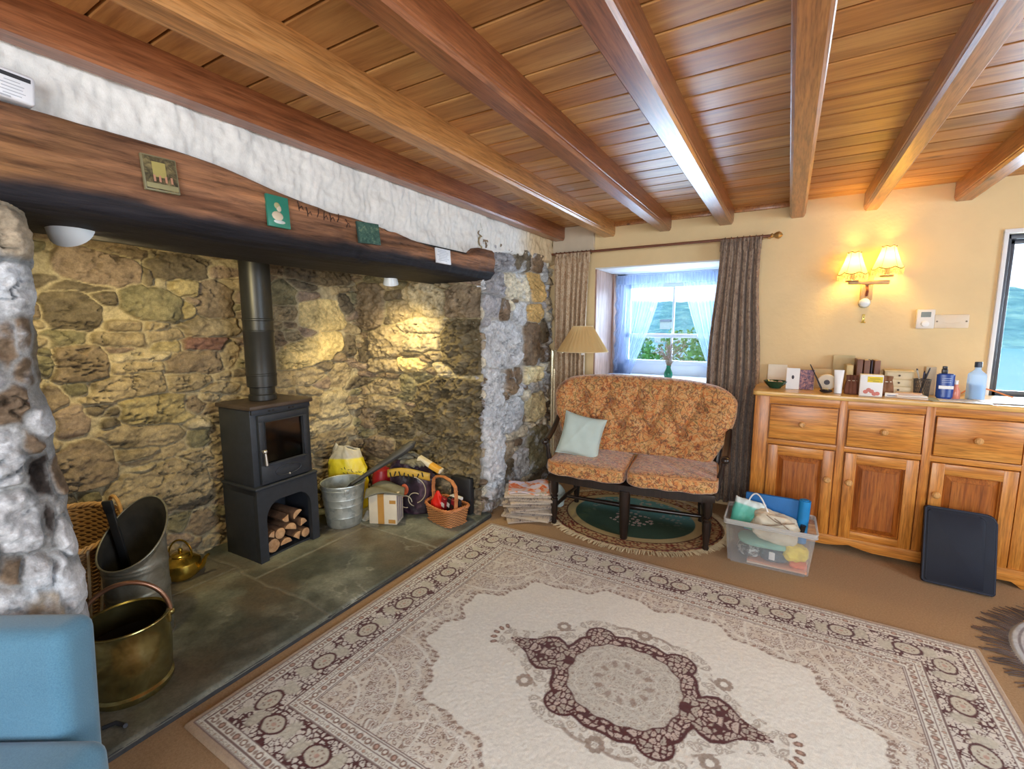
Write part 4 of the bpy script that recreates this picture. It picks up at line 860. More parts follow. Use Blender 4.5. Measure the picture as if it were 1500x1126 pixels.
hp = [(-.02 + .0 * q, y, z) for (y, z), q in [((-.098, .09), 0), ((-.103, .16), 0), ((-.106, .22), 0), ((-.10, .28), 0), ((-.07, .312), 0), ((0, .325), 0), ((.07, .312), 0), ((.10, .28), 0), ((.106, .22), 0), ((.103, .16), 0), ((.098, .09), 0)]]
hp = [(q[1] * 1.25, q[0], q[2]) for q in hp]; hp = [(q[0], q[1], q[2]) for q in hp]
b = MB()
for k in (-1, 0, 1): b.tube([(x, y + k * .008, z) for x, y, z in hp], .0062, 8)
for i in range(0, 10, 1):
    p = (Vector(hp[i]) + Vector(hp[i + 1])) / 2; b.box(p, (.012, .028, .006) if 3 < i < 7 else (.017, .028, .008), None, .002)
b.obj('handle', m_rimo, t)
def packet(loc, size, rot, mat, label, strip=None, cat='packet', group='packets in the small basket'):
    t = thing('packet', label, cat, loc, 0, group); t.rotation_euler = rot
    b = MB(); b.box((0, 0, 0), size, None, min(size) * .2); b.obj('wrapper', mat, t)
    b = MB(); b.box((0, -size[1] / 2 - .0006, size[2] * .08), (size[0] * .7, .001, size[2] * .26)); b.obj('printed_label', strip, t, smooth_=False)
m_red = plain('glossy_red', (.70, .02, .012), .3, var=.1, bump=.2); m_dkred = plain('dark_red_packet', (.25, .012, .02), .35, bump=.1); m_white = plain('white_print', (.75, .75, .73), .5, bump=0); m_blk = plain('black_packet', (.02, .018, .02), .4)
o = MB(); 
def surf_bag(u, v):
    a = 2 * PI * u; r = .056 * (1 - .85 * max(0, v - .45) / .55) * (1 + .1 * math.sin(5 * a + 9 * v)); return (r * math.cos(a), r * .7 * math.sin(a), .15 * v)
o.grid(surf_bag, 30, 16, True); o = o.obj('red_pouch', m_red, None, (-2.075, 2.450, .085), solid=.002); tag(o, 'bright red crumpled pouch in the left half of the small handled basket', 'pouch', 'packets in the small basket')
packet((-2.010, 2.435, .145), (.045, .025, .13), (.1, .25, -.2), m_dkred, 'dark red packet beside the bright red pouch in the small basket', m_white)
packet((-1.970, 2.445, .15), (.04, .025, .13), (.1, .3, -.2), m_blk, 'black packet with white print in the middle of the small basket', m_white)
packet((-1.930, 2.440, .145), (.04, .025, .13), (.1, .25, -.2), m_dkred, 'dark red packet near the right end of the small basket', m_ink)
packet((-1.898, 2.455, .14), (.035, .028, .13), (.05, .15, -.2), m_blk, 'black packet at the very right end of the small basket', m_dkred)
packet((-1.95, 2.50, .195), (.10, .04, .022), (0, .02, -.15), m_white, 'pale flat packet lying on top at the right of the small basket', m_blk)

# ================================================================ SOFA
def floral(name, scale=1.0):
    s = N(name); v = s.coords(rand=False); d1 = s.noise(v, 16 * scale, 4, .6, 2.2); vo = s.n('TexVoronoi', feature='DISTANCE_TO_EDGE'); vo.inputs['Scale'].default_value = 24 * scale
    nz = s.n('TexNoise'); nz.inputs['Scale'].default_value = 12 * scale; s.l(v, nz.inputs['Vector']); vm = s.n('VectorMath', operation='MULTIPLY_ADD'); vm.inputs[1].default_value = (.16, .16, .16); s.l(nz.outputs[1], vm.inputs[0]); s.l(v, vm.inputs[2]); s.l(vm.outputs[0], vo.inputs['Vector'])
    c = s.ramp(d1, [(.30, (.42, .10, .025)), (.42, (.58, .20, .045)), (.5, (.60, .28, .08)), (.56, (.64, .34, .12)), (.63, (.30, .20, .05)), (.72, (.50, .12, .03))])
    e = s.ramp(vo.outputs[0], [(.0, (1, 1, 1)), (.10, (0, 0, 0))]); c = s.mix(e, c, (.15, .045, .02))
    d2 = s.noise(v, 34 * scale, 3, .6, 1.0); c = s.mix(s.ramp(d2, [(.56, (0, 0, 0)), (.62, (.7, .7, .7))]), c, (.68, .42, .18)); c = s.mix(s.ramp(d2, [(.32, (.8, .8, .8)), (.38, (0, 0, 0))]), c, (.17, .10, .03))
    s.set(Base_Color=c, Roughness=.75, Sheen_Weight=.4); s.bump(s.noise(v, 240, 2), .25, .001); return s.m
m_floral = floral('orange_floral_cotton')
m_dkwood = wood('near_black_turned_wood', (.006, .004, .0035), (.014, .008, .006), (.030, .016, .012), 'Z', 1, .3, False, .2)
SW = 7
t = thing('two_seat_sofa', 'small two seat sofa with dark turned wood frame and button backed orange floral cushions', 'sofa', (-.855, 2.90, .006), math.radians(SW))
def bow(x): return -.045 * (1 - (x / .56) ** 2)     # the front edge curves outward
def leg_prof(h, r=.026):
    return [(0, 0), (r * .62, 0), (r * .75, .012), (r * .6, .03), (r * .85, .09), (r, h * .45), (r * .95, h * .55), (r * .6, h * .585), (r * 1.0, h * .60), (r * 1.0, h * .62), (r * .65, h * .64), (r * 1.05, h * .70), (r * 1.05, h)]
for (x, y, top) in [(-.50, .02, .33), (.50, .02, .33), (-.46, .46, .33), (.46, .46, .33)]:
    b = MB(); b.lathe(leg_prof(top, .027), (x, y, 0), 16); b.obj('leg', m_dkwood, t)
b = MB(); b.tube([(0, -.03, 0), (0, -.022, .12), (0, -.03, .33)], [.024, .032, .036], 14); b.obj('leg', m_dkwood, t)
b = MB(); b.tube([(-.49, .03, .13), (-.475, .24, .135), (-.46, .45, .13)], [.011, .018, .011], 12); b.obj('side_stretcher', m_dkwood, t)
b = MB(); b.tube([(.49, .03, .13), (.475, .24, .135), (.46, .45, .13)], [.011, .018, .011], 12); b.obj('side_stretcher', m_dkwood, t)
b = MB(); b.tube([(-.475, .22, .135), (0, .20, .135), (.475, .22, .135)], [.012, .019, .012], 12); b.obj('long_stretcher', m_dkwood, t)
b = MB()
n = 20
poly = [(-.54 + 1.08 * k / n, bow(-.54 + 1.08 * k / n) + .0) for k in range(n + 1)] + [(.50, .50), (-.50, .50)]
b.prism(poly, .315, .365, bevel=.006); b.obj('seat_frame', m_dkwood, t)
def seat_cush(x0, x1, name='seat_cushion'):
    xm, wd = (x0 + x1) / 2, (x1 - x0)
    def fn(u, v):
        a = 2 * PI * u; b_ = PI * (v - .5); n = 9; ca, sa = math.cos(a), math.sin(a); k = (abs(ca) ** n + abs(sa) ** n) ** (-1 / n); cb, sb = math.cos(b_), math.sin(b_)
        kz = (abs(cb) ** 6 + abs(sb) ** 6) ** (-1 / 6); px = ca * k * cb * kz * wd / 2; py = sa * k * cb * kz * .255; pz = sb * kz * .052
        x = xm + px; y = .215 + py; y += bow(x) * (1 - (py + .255) / .51) ; z = .418 + pz + .010 * (1 - (px / wd * 2) ** 2) * (1 if sb > 0 else 0)
        z += .003 * math.sin(px * 40 + py * 30)
        return (x, y, z)
    b = MB(); b.grid(fn, 64, 22, True); o = b.obj(name, m_floral, t, angle=60)
    b = MB(); b.tube([fn(k / 64, .70) for k in range(64)], .0045, 6, True); b.obj('piping', plain('piping_orange', (.55, .26, .10), .7), o)
seat_cush(-.555, -.004); seat_cush(.004, .555)
# tufted back
btn = [(-.43, .40), (-.24, .375), (-.03, .375), (.18, .375), (.40, .375), (-.335, .19), (-.135, .19), (.075, .19), (.29, .19)]
def back_outline(z):       # half width at height z above the seat
    q = z / .57; wdt = .505 + .15 * math.sin(min(q / .75, 1) * PI / 2)
    if q > .75: wdt *= math.sqrt(max(0, 1 - ((q - .75) / .25) ** 2.2 * .35))
    return wdt
def back_pt(u, v, side=1):
    z = .57 * v; hw = back_outline(z); s_ = 2 * u - 1; x = s_ * hw
    rim = min(1, (1 - abs(s_)) / .14); rim = math.sqrt(1 - (1 - rim) ** 2); rt = min(1, (1 - v) / .16); rt = math.sqrt(1 - (1 - rt) ** 2); rb = min(1, v / .08); rb = math.sqrt(max(0, 1 - (1 - rb) ** 2))
    th = .085 * rim * rt * rb
    if side > 0:
        dep = 0
        for (bx_, bz) in btn:
            d = math.hypot((x - bx_), (z - bz) * 1.0); dep += .062 * math.exp(-(d / .042) ** 2) + .024 * math.exp(-(d / .10) ** 2)
        # pleats running between buttons of the two rows and up over the top
        for (bx_, bz) in btn:
            if bz > .3: dep += .014 * math.exp(-((x - bx_ - (z - bz) * .15) / .012) ** 2) * smooth(bz - .02, bz + .03, z) * rt
            for (cx, cz) in btn:
                if bz > .3 and cz < .3 and abs(bx_ - cx) < .17:
                    tt = max(0, min(1, (bz - z) / (bz - cz))); lx = bx_ + (cx - bx_) * tt
                    if cz < z < bz: dep += .026 * math.exp(-((x - lx) / .014) ** 2) * math.sin(PI * tt) ** .3
            if bz < .3: dep += .006 * math.exp(-((x - bx_) / .012) ** 2) * smooth(bz, bz - .03, z)
        dep += .004 * math.sin(x * 90 + 6 * math.sin(z * 12)) * smooth(.42, .5, z)
        off = -th + dep * rim * .9
    else: off = th * .45
    zz = z + .0; lean = .22 * z + .02 * z * z
    curve = .045 * (s_ ** 2) * -1
    zt = zz - .035 * abs(s_) ** 3 * v - .012 * s_ * v
    return (x, .445 + off + lean + curve, .455 + zt)
b = MB(); b.grid(lambda u, v: back_pt(u, v, 1), 150, 84); b.grid(lambda u, v: back_pt(u, v, -1), 60, 30)
bk = b.obj('back_cushion', m_floral, t, angle=80)
for (bx_, bz) in btn:
    p = back_pt((bx_ / back_outline(bz) + 1) / 2, bz / .57, 1); b = MB(); b.sphere((p[0], p[1] - .004, p[2]), .012, 12, (1, .6, 1)); b.obj('button', m_floral, bk)
# frame posts, arms and the bars behind the cushion
for sg in (-1, 1):
    b = MB(); b.tube([(sg * .53, .50, .33), (sg * .56, .535, .60), (sg * .60, .585, .80), (sg * .57, .61, .93)], [.02, .02, .018, .012], 12); b.obj('back_post', m_dkwood, t)
    ah = .585
    b = MB(); b.tube(bez((sg * .62, .565, .80), (sg * .60, .42, .68), (sg * .60, .26, ah + .01), (sg * .585, .07, ah), 16), [.014 + .0007 * k for k in range(17)], 12, flat=.7)
    b.sphere((sg * .584, .045, ah - .004), .028, 16, (1, 1, .8)); b.obj('arm', m_dkwood, t)
    b = MB(); b.lathe([(.014, .36), (.018, .40), (.011, .42), (.019, .47), (.012, .53), (.017, .545), (.011, .575)], (sg * .545, .075, 0), 14); b.shape(lambda c: (c[0] + sg * .035 * max(0, (c[2] - .36) / .22), c[1], c[2])); b.obj('arm_support', m_dkwood, t)
b = MB(); b.tube([(-.57, .60, .90), (0, .66, .93), (.57, .60, .90)], .014, 10); b.obj('back_rail', m_dkwood, t)

# cushion
def cushion_fn(u, v):
    x, z = (u * 2 - 1), (v * 2 - 1); return x, z
m_mint = plain('pale_mint_cotton', (.50, .60, .55), .85, var=.06, scale=8, bump=.35, bscale=24, bdist=.006)
t = thing('scatter_cushion', 'square pale mint green cushion leaning in the left corner of the floral sofa', 'cushion', (-1.240, 3.06, .612), math.radians(14)); t.rotation_euler = (math.radians(-24), math.radians(11), math.radians(16))
b = MB()
def cf(u, v, sg):
    x, z = 2 * u - 1, 2 * v - 1; pin = 1 - .10 * (1 - abs(z) ** 2) * abs(x) ** 6; pz = 1 - .10 * (1 - abs(x) ** 2) * abs(z) ** 6
    th = .058 * (max(0, (1 - x ** 4)) * max(0, (1 - z ** 4))) ** .5; w_ = .006 * math.sin(7 * x + 5 * z) * (1 - x * x) * (1 - z * z) + .008 * math.exp(-((x - z * .6 + .2) / .12) ** 2) * (1 - z * z) * (1 - x * x)
    return (x * .152 * pin, -sg * (th + w_ * .7), z * .158 * pz)
b.grid(lambda u, v: cf(u, v, 1), 40, 40); b.grid(lambda u, v: cf(u, v, -1), 40, 40); b.obj('cover', m_mint, t, angle=80)
b = MB(); ed = [cf(k / 20, 0, 0.0) for k in range(20)] + [cf(1, k / 20, 0.0) for k in range(20)] + [cf(1 - k / 20, 1, 0.0) for k in range(20)] + [cf(0, 1 - k / 20, 0.0) for k in range(20)]
b.tube([(p[0], 0, p[2]) for p in ed], .003, 6, True); b.obj('seam', m_mint, t)

# ================================================================ WINDOWS
m_sash = plain('blue_white_sash_paint', (.66, .74, .84), .4, var=.02, bump=.05)
m_pane = thinglass('window_glass', (.97, .99, 1.0), .05, .01)
wy = 4.43
def sash_window(name, x0, x1, z0, z1, y, zr, xb, mat, fr=.045):
    t = struct(bpy.data.objects.new(name, None)); COL.objects.link(t); t.location = (0, y, 0)
    b = MB(); b.bx(x0, x0 + fr, -.03, .05, z0, z1, .004); b.bx(x1 - fr, x1, -.03, .05, z0, z1, .004); b.bx(x0, x1, -.03, .05, z1 - fr, z1, .004); b.bx(x0, x1, -.03, .05, z0, z0 + fr, .004); b.obj('window_frame', mat, t)
    xi0, xi1 = x0 + fr, x1 - fr
    for (nm, za, zb, yo) in (('upper_sash', zr, z1 - fr, .02), ('lower_sash', z0 + fr, zr + .035, -.01)):
        if zr < z0 + .06 and nm[0] == 'l': continue
        f = .04 if fr > .04 else .026; b = MB(); b.bx(xi0, xi0 + f, yo - .015, yo + .015, za, zb, .003); b.bx(xi1 - f, xi1, yo - .015, yo + .015, za, zb, .003); b.bx(xi0, xi1, yo - .015, yo + .015, zb - (f if nm[0] == 'u' else .035), zb, .003); b.bx(xi0, xi1, yo - .015, yo + .015, za, za + (f if nm[0] == 'l' else .035), .003)
        if xb: b.bx(xb - .009, xb + .009, yo - .012, yo + .012, za + .02, zb - .02, .002)
        s_ = b.obj(nm, mat, t)
        b = MB(); b.bx(xi0 + f * .5, xi1 - f * .5, yo - .002, yo + .002, za + .015, zb - .015); b.obj('pane', m_pane, s_, smooth_=False)
    return t
sash_window('window_1', -1.455, -.395, .945, 1.895, wy, 1.295, -.92, m_sash, .10)
m_dkframe = plain('slate_grey_frame', (.055, .065, .085), .35, var=.15, bump=.05)
sash_window('window_2', 1.065, 1.95, .95, 1.935, 3.93, .975, None, m_dkframe, .028)
b = MB(); b.bx(1.045, 1.066, 3.85, 3.99, .90, 1.945, .003); b.bx(1.045, 1.99, 3.85, 3.88, 1.935, 1.96, .003); struct(b.obj('trim_6', m_reveal))

# ---------------------------------------------------------------- net curtains
def cloth(name, xs, zs, yf, mat, parent, nfold, amp, nu=120, nv=60, y0=0.0):
    """hanging cloth between left/right outlines xs(v) -> (xl, xr) and zs(u) heights"""
    def fn(u, v):
        xl, xr = xs(v); x = xl + (xr - xl) * u; z0, z1 = zs(u); z = z1 + (z0 - z1) * v
        y = y0 + amp * (.35 + .65 * min(1, v * 3)) * (math.sin(u * nfold * 2 * PI + .8 * math.sin(u * 9)) + .35 * math.sin(u * nfold * 4.7 * PI + 2 + v)) + yf(u, v)
        return (x, y, z)
    b = MB(); b.grid(fn, nu, nv); return b.obj(name, mat, parent, angle=80)
m_net = cloudy('blue_white_net', (.40, .50, .72), .52); m_net2 = cloudy('thicker_net', (.44, .54, .74), .35)
t = thing('net_curtain', 'sheer white net curtain with a gathered heading, draped to both sides inside the left window', 'net curtain', (-.93, 4.33, 1.87))
cloth('left_drape', lambda v: (-.50 + .01 * math.sin(v * 4), -.50 + .46 - .30 * v + .02 * math.sin(PI * v)), lambda u: (-.92 + .0 * u, -.005), lambda u, v: 0, m_net, t, 13, .012)
cloth('right_drape', lambda v: (.50 - (.42 - .30 * v) - .02 * math.sin(PI * v), .50), lambda u: (-.92, -.005), lambda u, v: 0.015, m_net, t, 13, .012)
cloth('heading', lambda v: (-.50, .50), lambda u: (-.085, .0), lambda u, v: -.012, m_net2, t, 34, .006, 300, 6)
b = MB(); b.tube([(-.5, 0, -.008), (.5, 0, -.008)], .004, 8); b.obj('wire', m_reveal, t)
b = MB(); b.grid(lambda u, v: (-.495 + .03 * u + .008 * math.sin(v * 40), -.02 + .01 * math.sin(u * 8 + v * 60), -.03 - .86 * v), 6, 80); b.obj('lace_edge', m_net2, t)

# ---------------------------------------------------------------- patterned curtains on the pole
def curtmat(name, base, mid, lite):
    s = N(name); v = s.coords((1, 1, .6), rand=False); n = s.noise(v, 45, 5, .7, .8); n2 = s.noise(v, 130, 3, .7)
    c = s.ramp(n, [(.34, base), (.47, mid), (.56, lite), (.66, mid)]); c = s.mix(.4, c, s.ramp(n2, [(.4, base), (.6, lite)])); s.set(Base_Color=c, Roughness=.85, Sheen_Weight=.2); return s.m
m_curtL = curtmat('warm_woven_curtain', (.30, .16, .08), (.50, .34, .20), (.66, .54, .38)); m_curtR = curtmat('brown_woven_curtain', (.10, .06, .045), (.22, .145, .10), (.40, .30, .21))
t = thing('curtain', 'warm beige and rust patterned curtain at the left end of the pole behind the lamp', 'curtain', (-1.655, 3.765, 2.0))
cloth('drape', lambda v: (-.155 + .02 * v, .175 - .03 * math.sin(v * PI)), lambda u: (-1.90, .0), lambda u, v: 0, m_curtL, t, 6.5, .026, 160, 60).modifiers.new('s', 'SOLIDIFY').thickness = .003
cloth('heading', lambda v: (-.15, .175), lambda u: (-.06, .025), lambda u, v: 0, m_curtL, t, 10, .018, 160, 6)
t = thing('curtain', 'dark brown patterned curtain gathered at the right end of the pole beside the dresser', 'curtain', (-.335, 3.755, 2.0))
cloth('drape', lambda v: (-.13 - .05 * float(smooth(.0, .45, v)) + .04 * float(smooth(.5, 1, v)), .13 + .045 * float(smooth(.1, .5, v)) - .02 * float(smooth(.5, .7, v))), lambda u: (-1.93, .0), lambda u, v: 0, m_curtR, t, 6, .030, 160, 60).modifiers.new('s', 'SOLIDIFY').thickness = .003
cloth('heading', lambda v: (-.135, .135), lambda u: (-.06, .025), lambda u, v: 0, m_curtR, t, 10, .018, 160, 6)
t = thing('curtain_pole', 'thin dark wooden curtain pole with carved ends above the left window', 'curtain pole', (0, 3.785, 2.028))
b = MB(); b.tube([(-1.87, 0, 0), (-.15, 0, 0)], .010, 12); b.obj('rod', plain('reddish_pole_wood', (.17, .06, .03), .4), t)
m_gold = plain('old_gilt', (.50, .30, .10), .35, .6)
for sg, x in ((-1, -1.87), (1, -.15)):
    b = MB(); b.lathe([(0, 0), (.012, 0), (.018, .008), (.010, .018), (.022, .034), (.026, .05), (.016, .066), (0, .075)], (x, 0, 0), 16, rot=(0, sg * PI / 2, 0)); b.obj('finial', m_gold, t)
for i in range(16):
    x = (-1.80 + i * .04) if i < 9 else (-.44 + (i - 9) * .04); b = MB(); b.tube([(x, .018 * math.cos(a), .018 * math.sin(a) - .004) for a in np.linspace(0, 2 * PI, 14, endpoint=False)], .0028, 6, True); b.obj('ring', plain('ring_wood', (.13, .06, .035), .4) if i == 0 else bpy.data.materials['ring_wood'], t)
for x in (-1.86, -.16): b = MB(); b.bx(x - .008, x + .008, 0, .09, -.008, .008); b.obj('bracket', m_gold, t)

# ---------------------------------------------------------------- vase of dried flowers on the sill
t = thing('vase', 'small green glass vase on the window sill behind the sofa', 'vase', (-.87, 4.10, .953))
b = MB(); b.lathe([(0, 0), (.028, 0), (.036, .02), (.034, .05), (.020, .085), (.018, .10), (.024, .112), (.022, .112), (.016, .10), (.018, .085), (.031, .05), (.032, .02), (0, .006)], seg=24); b.obj('glass', plain('green_glass', (.03, .34, .20), .12, var=.1, bump=0, Transmission_Weight=.4), t)
t = thing('dried_flowers', 'spray of fine brownish dried flowers standing in the green vase on the sill', 'flowers', (-.87, 4.10, 1.03)); rr = random.Random(5)
b = MB(); fl_ = MB()
for k in range(46):
    a = rr.uniform(0, 2 * PI); sp_ = rr.uniform(.02, .14); h_ = rr.uniform(.12, .26); p = [(0, 0, 0), (sp_ * .3 * math.cos(a), sp_ * .3 * math.sin(a), h_ * .5), (sp_ * math.cos(a), sp_ * .6 * math.sin(a), h_)]
    b.tube(p, .0014, 5)
    for q in range(4):
        e = Vector(p[2]) + Vector((rr.uniform(-.02, .02), rr.uniform(-.02, .02), rr.uniform(-.05, .012))); b.tube([Vector(p[1]).lerp(Vector(p[2]), .6), e], .0009, 4); fl_.sphere(e, .0045, 6)
b.obj('stems', plain('dry_stem', (.32, .24, .18), .8), t)
fl_.obj('flower_heads', plain('dry_floret', (.46, .36, .34), .9), t)['kind'] = 'stuff'

# ---------------------------------------------------------------- reading lamp
t = thing('floor_lamp', 'slim brass swing arm floor lamp with a cream pleated shade left of the sofa', 'lamp', (-1.665, 3.44, 0))
m_lampmetal = plain('pale_brass_tube', (.72, .64, .45), .25, .85, var=.05, bump=0)
b = MB(); b.lathe([(0, 0), (.12, 0), (.125, .008), (.115, .018), (.02, .024), (0, .024)], seg=32); b.obj('base', m_lampmetal, t)
b = MB(); b.tube([(0, 0, .02), (0, 0, 1.205)], .009, 12); b.tube([(.022, 0, .02), (.022, 0, 1.05)], .004, 8); b.obj('pole', m_lampmetal, t)
b = MB(); b.tube([(0, 0, 1.20), (.10, -.02, 1.20)], .006, 10); b.tube([(.10, -.02, 1.185), (.10, -.02, 1.215)], .010, 12); b.tube([(.10, -.02, 1.205), (.25, .04, 1.205)], .006, 10); b.obj('swing_arm', m_lampmetal, t)
b = MB(); b.tube([(.25, .04, 1.17), (.25, .04, 1.27)], .012, 12); b.obj('lamp_holder', m_reveal, t)
m, tt = newmat('cream_lampshade'); o_ = tt.nodes.new('ShaderNodeOutputMaterial'); mx = tt.nodes.new('ShaderNodeMixShader'); df = tt.nodes.new('ShaderNodeBsdfDiffuse'); tl = tt.nodes.new('ShaderNodeBsdfTranslucent')
df.inputs[0].default_value = (.80, .56, .26, 1); tl.inputs[0].default_value = (.85, .60, .28, 1); mx.inputs[0].default_value = .4; tt.links.new(df.outputs[0], mx.inputs[1]); tt.links.new(tl.outputs[0], mx.inputs[2]); tt.links.new(mx.outputs[0], o_.inputs[0]); m_shade = m
b = MB(); nsg = 96
b.grid(lambda u, v: ((.078 + .125 * v + .002 * math.cos(u * 2 * PI * 32)) * math.cos(2 * PI * u) + .25, (.078 + .125 * v + .002 * math.cos(u * 2 * PI * 32)) * math.sin(2 * PI * u) + .04, 1.40 - .20 * v), 192, 4, True); b.obj('lamp_shade', m_shade, t)
b = MB(); b.tube([(.25 + .079 * math.cos(a), .04 + .079 * math.sin(a), 1.40) for a in np.linspace(0, 2 * PI, 40, endpoint=False)], .003, 6, True); b.tube([(.25 + .204 * math.cos(a), .04 + .204 * math.sin(a), 1.20) for a in np.linspace(0, 2 * PI, 48, endpoint=False)], .003, 6, True); b.obj('shade_trim', plain('cream_tape', (.78, .62, .36), .7), t)

# ================================================================ OUTSIDE
s = N('wooded_hill'); v = s.coords(rand=False); n = s.noise(v, .09, 6, .7); 
s.set(Base_Color=s.ramp(n, [(.3, (.10, .30, .30)), (.5, (.22, .48, .44)), (.62, (.42, .68, .52)), (.75, (.75, .86, .70))]), Roughness=1.0); m_hill = s.m
def hillgrid():
    U, V_ = np.meshgrid(np.linspace(-420, 420, 240), np.linspace(0, 1, 60), indexing='ij'); Y = 235 + V_ * 230
    Z = -6.6 + (31 + 6 * np.sin(U / 70 + 1) + 4 * np.sin(U / 31)) * smooth(0, .8, V_) + 2.2 * fbm(U / 9, Y / 9, oct=4, seed=4) * smooth(0, .1, V_)
    return npgrid('hill', np.stack([U, Y, Z], -1), None, m_hill)
struct(hillgrid())
b = MB(); b.bx(-500, 500, 26, 240, -7.0, -6.6); s = N('estuary_water'); s.set(Base_Color=(.10, .55, .60), Roughness=.25); v = s.coords(rand=False); s.bump(s.noise(v, .8, 3), .15, .2); struct(b.obj('water', s.m, smooth_=False))
b = MB(); b.grid(lambda u, v: (-40 + 80 * u, YO + .1 + 24 * v, -.3 - 6.5 * v ** 1.3), 10, 30); struct(b.obj('ground', plain('garden_grass', (.12, .26, .07), .95, var=.4, scale=1.5), smooth_=True))
rr = random.Random(12); m_house = plain('white_render', (.85, .84, .80), .8); m_roof = plain('grey_slate_roof', (.30, .30, .33), .8)
hs_ = [(-74, 238, 6), (-64, 240, 4.5), (-55, 237, 4), (-45, 239, 7), (-36, 238, 4), (-58, 262, 5), (96, 238, 6)]
for i, (x, y, w_) in enumerate(hs_):
    t = thing('house', ['tiny white house farthest left on the shore across the water', 'tiny narrow white house second from the left on the far shore', 'tiny white house third from the left on the far shore', 'tiny wide white house in the middle of the far shore row', 'tiny low white house right of the middle of the far shore', 'tiny white house standing higher up the far hillside', 'tiny white house on the far shore beyond the corner window'][i], 'house', (x, y, -6.2 + (7 if y > 250 else 0)), 0, 'houses across the water')
    b = MB(); b.bx(-w_ / 2, w_ / 2, -3, 3, -1, 3.0); b.obj('walls', m_house, t, smooth_=False)
    b = MB(); M = Matrix(((0, 0, 1, 0), (1, 0, 0, 0), (0, 1, 0, 0), (0, 0, 0, 1))); b.prism([(-3.4, 3.0), (3.4, 3.0), (0, 4.4)], -w_ / 2 - .3, w_ / 2 + .3, M); b.obj('roof', m_roof, t, smooth_=False)
def bush(loc, r, h_, label, seed, col, group='shrubs outside the window'):
    t = thing('garden_shrub', label, 'shrub', loc, 0, group); rr = random.Random(seed); b = MB()
    for k in range(1100):
        a = rr.uniform(0, 2 * PI); q = rr.uniform(-.2, 1) ; rad = r * math.sqrt(max(.05, 1 - (q * .9) ** 2)) * rr.uniform(.75, 1.05); c = Vector((rad * math.cos(a), rad * math.sin(a), h_ * (.5 + .5 * q) * rr.uniform(.9, 1.05)))
        L = rr.uniform(.05, .10); d = Vector((rr.uniform(-1, 1), rr.uniform(-1, 1), rr.uniform(-.2, 1))).normalized(); s2 = d.cross(Vector((rr.uniform(-1, 1), rr.uniform(-1, 1), rr.uniform(-1, 1)))).normalized() * L * .35
        vv = [b.bm.verts.new(c), b.bm.verts.new(c + d * L * .5 + s2), b.bm.verts.new(c + d * L), b.bm.verts.new(c + d * L * .5 - s2)]; b.bm.faces.new(vv)
    b.obj('foliage', plain('leaf_' + str(seed), col, .7, var=.45, scale=3, bump=0), t, smooth_=False)
    b = MB(); b.tube([(0, 0, -.2), (0, 0, h_ * .7)], [.05, .02], 8); b.obj('stem', m_bark, t)
bush((-2.0, 6.6, -.2), .5, 1.45, 'leafy green shrub outside at the left of the window', 1, (.10, .30, .06)); bush((-.85, 6.9, -.3), .5, 1.5, 'leafy green shrub outside behind the vase', 2, (.16, .38, .10)); bush((-1.45, 7.9, -.5), .5, 1.78, 'yellow green shrub outside between the other two', 3, (.26, .42, .10))
bush((-2.75, 8.6, -.5), .6, 1.8, 'pale leafy shrub outside seen past the net edge', 4, (.16, .36, .12))

# ================================================================ DRESSER
m_pine = wood('honey_pine', (.34, .10, .014), (.58, .215, .030), (.72, .34, .065), 'X', 1.0, .35, True, .15); m_pinev = wood('honey_pine_upright', (.32, .09, .012), (.56, .20, .028), (.70, .32, .06), 'Z', 1.0, .35, True, .15)
m_pined = wood('deep_pine_panel', (.20, .050, .008), (.36, .10, .014), (.48, .17, .028), 'Z', 1.0, .35, True, .15)
m_pinetop = wood('yellow_pine_top', (.55, .28, .06), (.74, .44, .13), (.82, .56, .22), 'X', .7, .28, False, .3)
m_knob = wood('turned_knob_wood', (.50, .22, .05), (.66, .34, .11), (.76, .46, .2), 'Z', 2, .35, False)
X0, X1, YF, YB, ZT = -.16, 1.26, 3.40, 3.85, .985
t = thing('pine_dresser', 'long honey coloured pine sideboard with three drawers over three panelled doors', 'sideboard', (X0, YF, 0))
Wd = X1 - X0; st = [(.04, .085), (.458, .495), (.862, .90), (1.285, 1.42)]      # stiles
b = MB(); b.bx(.0, Wd, .02, .43, .09, .955); b.obj('carcass', m_pinev, t, smooth_=False)
xs = [(0, .085), (.458, .498), (.858, .898), (1.262, Wd)]
for (a, c_) in xs: b = MB(); b.bx(a, c_, -.002, .022, .085, .955, .002); b.obj('stile', m_pinev, t)
for (za, zb) in [(.905, .955), (.640, .672)]: b = MB(); b.bx(.002, Wd - .002, .0, .021, za, zb, .002); b.obj('rail', m_pine, t)
# shaped plinth
b = MB(); pl_ = [(0, 0), (.10, 0), (.10, .0), (.13, .035), (.45, .035), (.50, .045), (.56, .062), (.62, .045), (.68, .035), (Wd - .14, .035), (Wd - .10, 0), (Wd, 0), (Wd, .10), (0, .10)]
M = Matrix(((1, 0, 0, 0), (0, 0, 1, 0), (0, 1, 0, 0), (0, 0, 0, 1))); b.prism(pl_, -.016, .01, M, .003); b.obj('plinth', m_pine, t)
b = MB(); b.bx(.0, .02, 0, .43, 0, .10); b.bx(Wd - .02, Wd, 0, .43, 0, .10); b.bx(.02, Wd - .02, .40, .43, 0, .1); b.obj('plinth_return', m_pine, t)
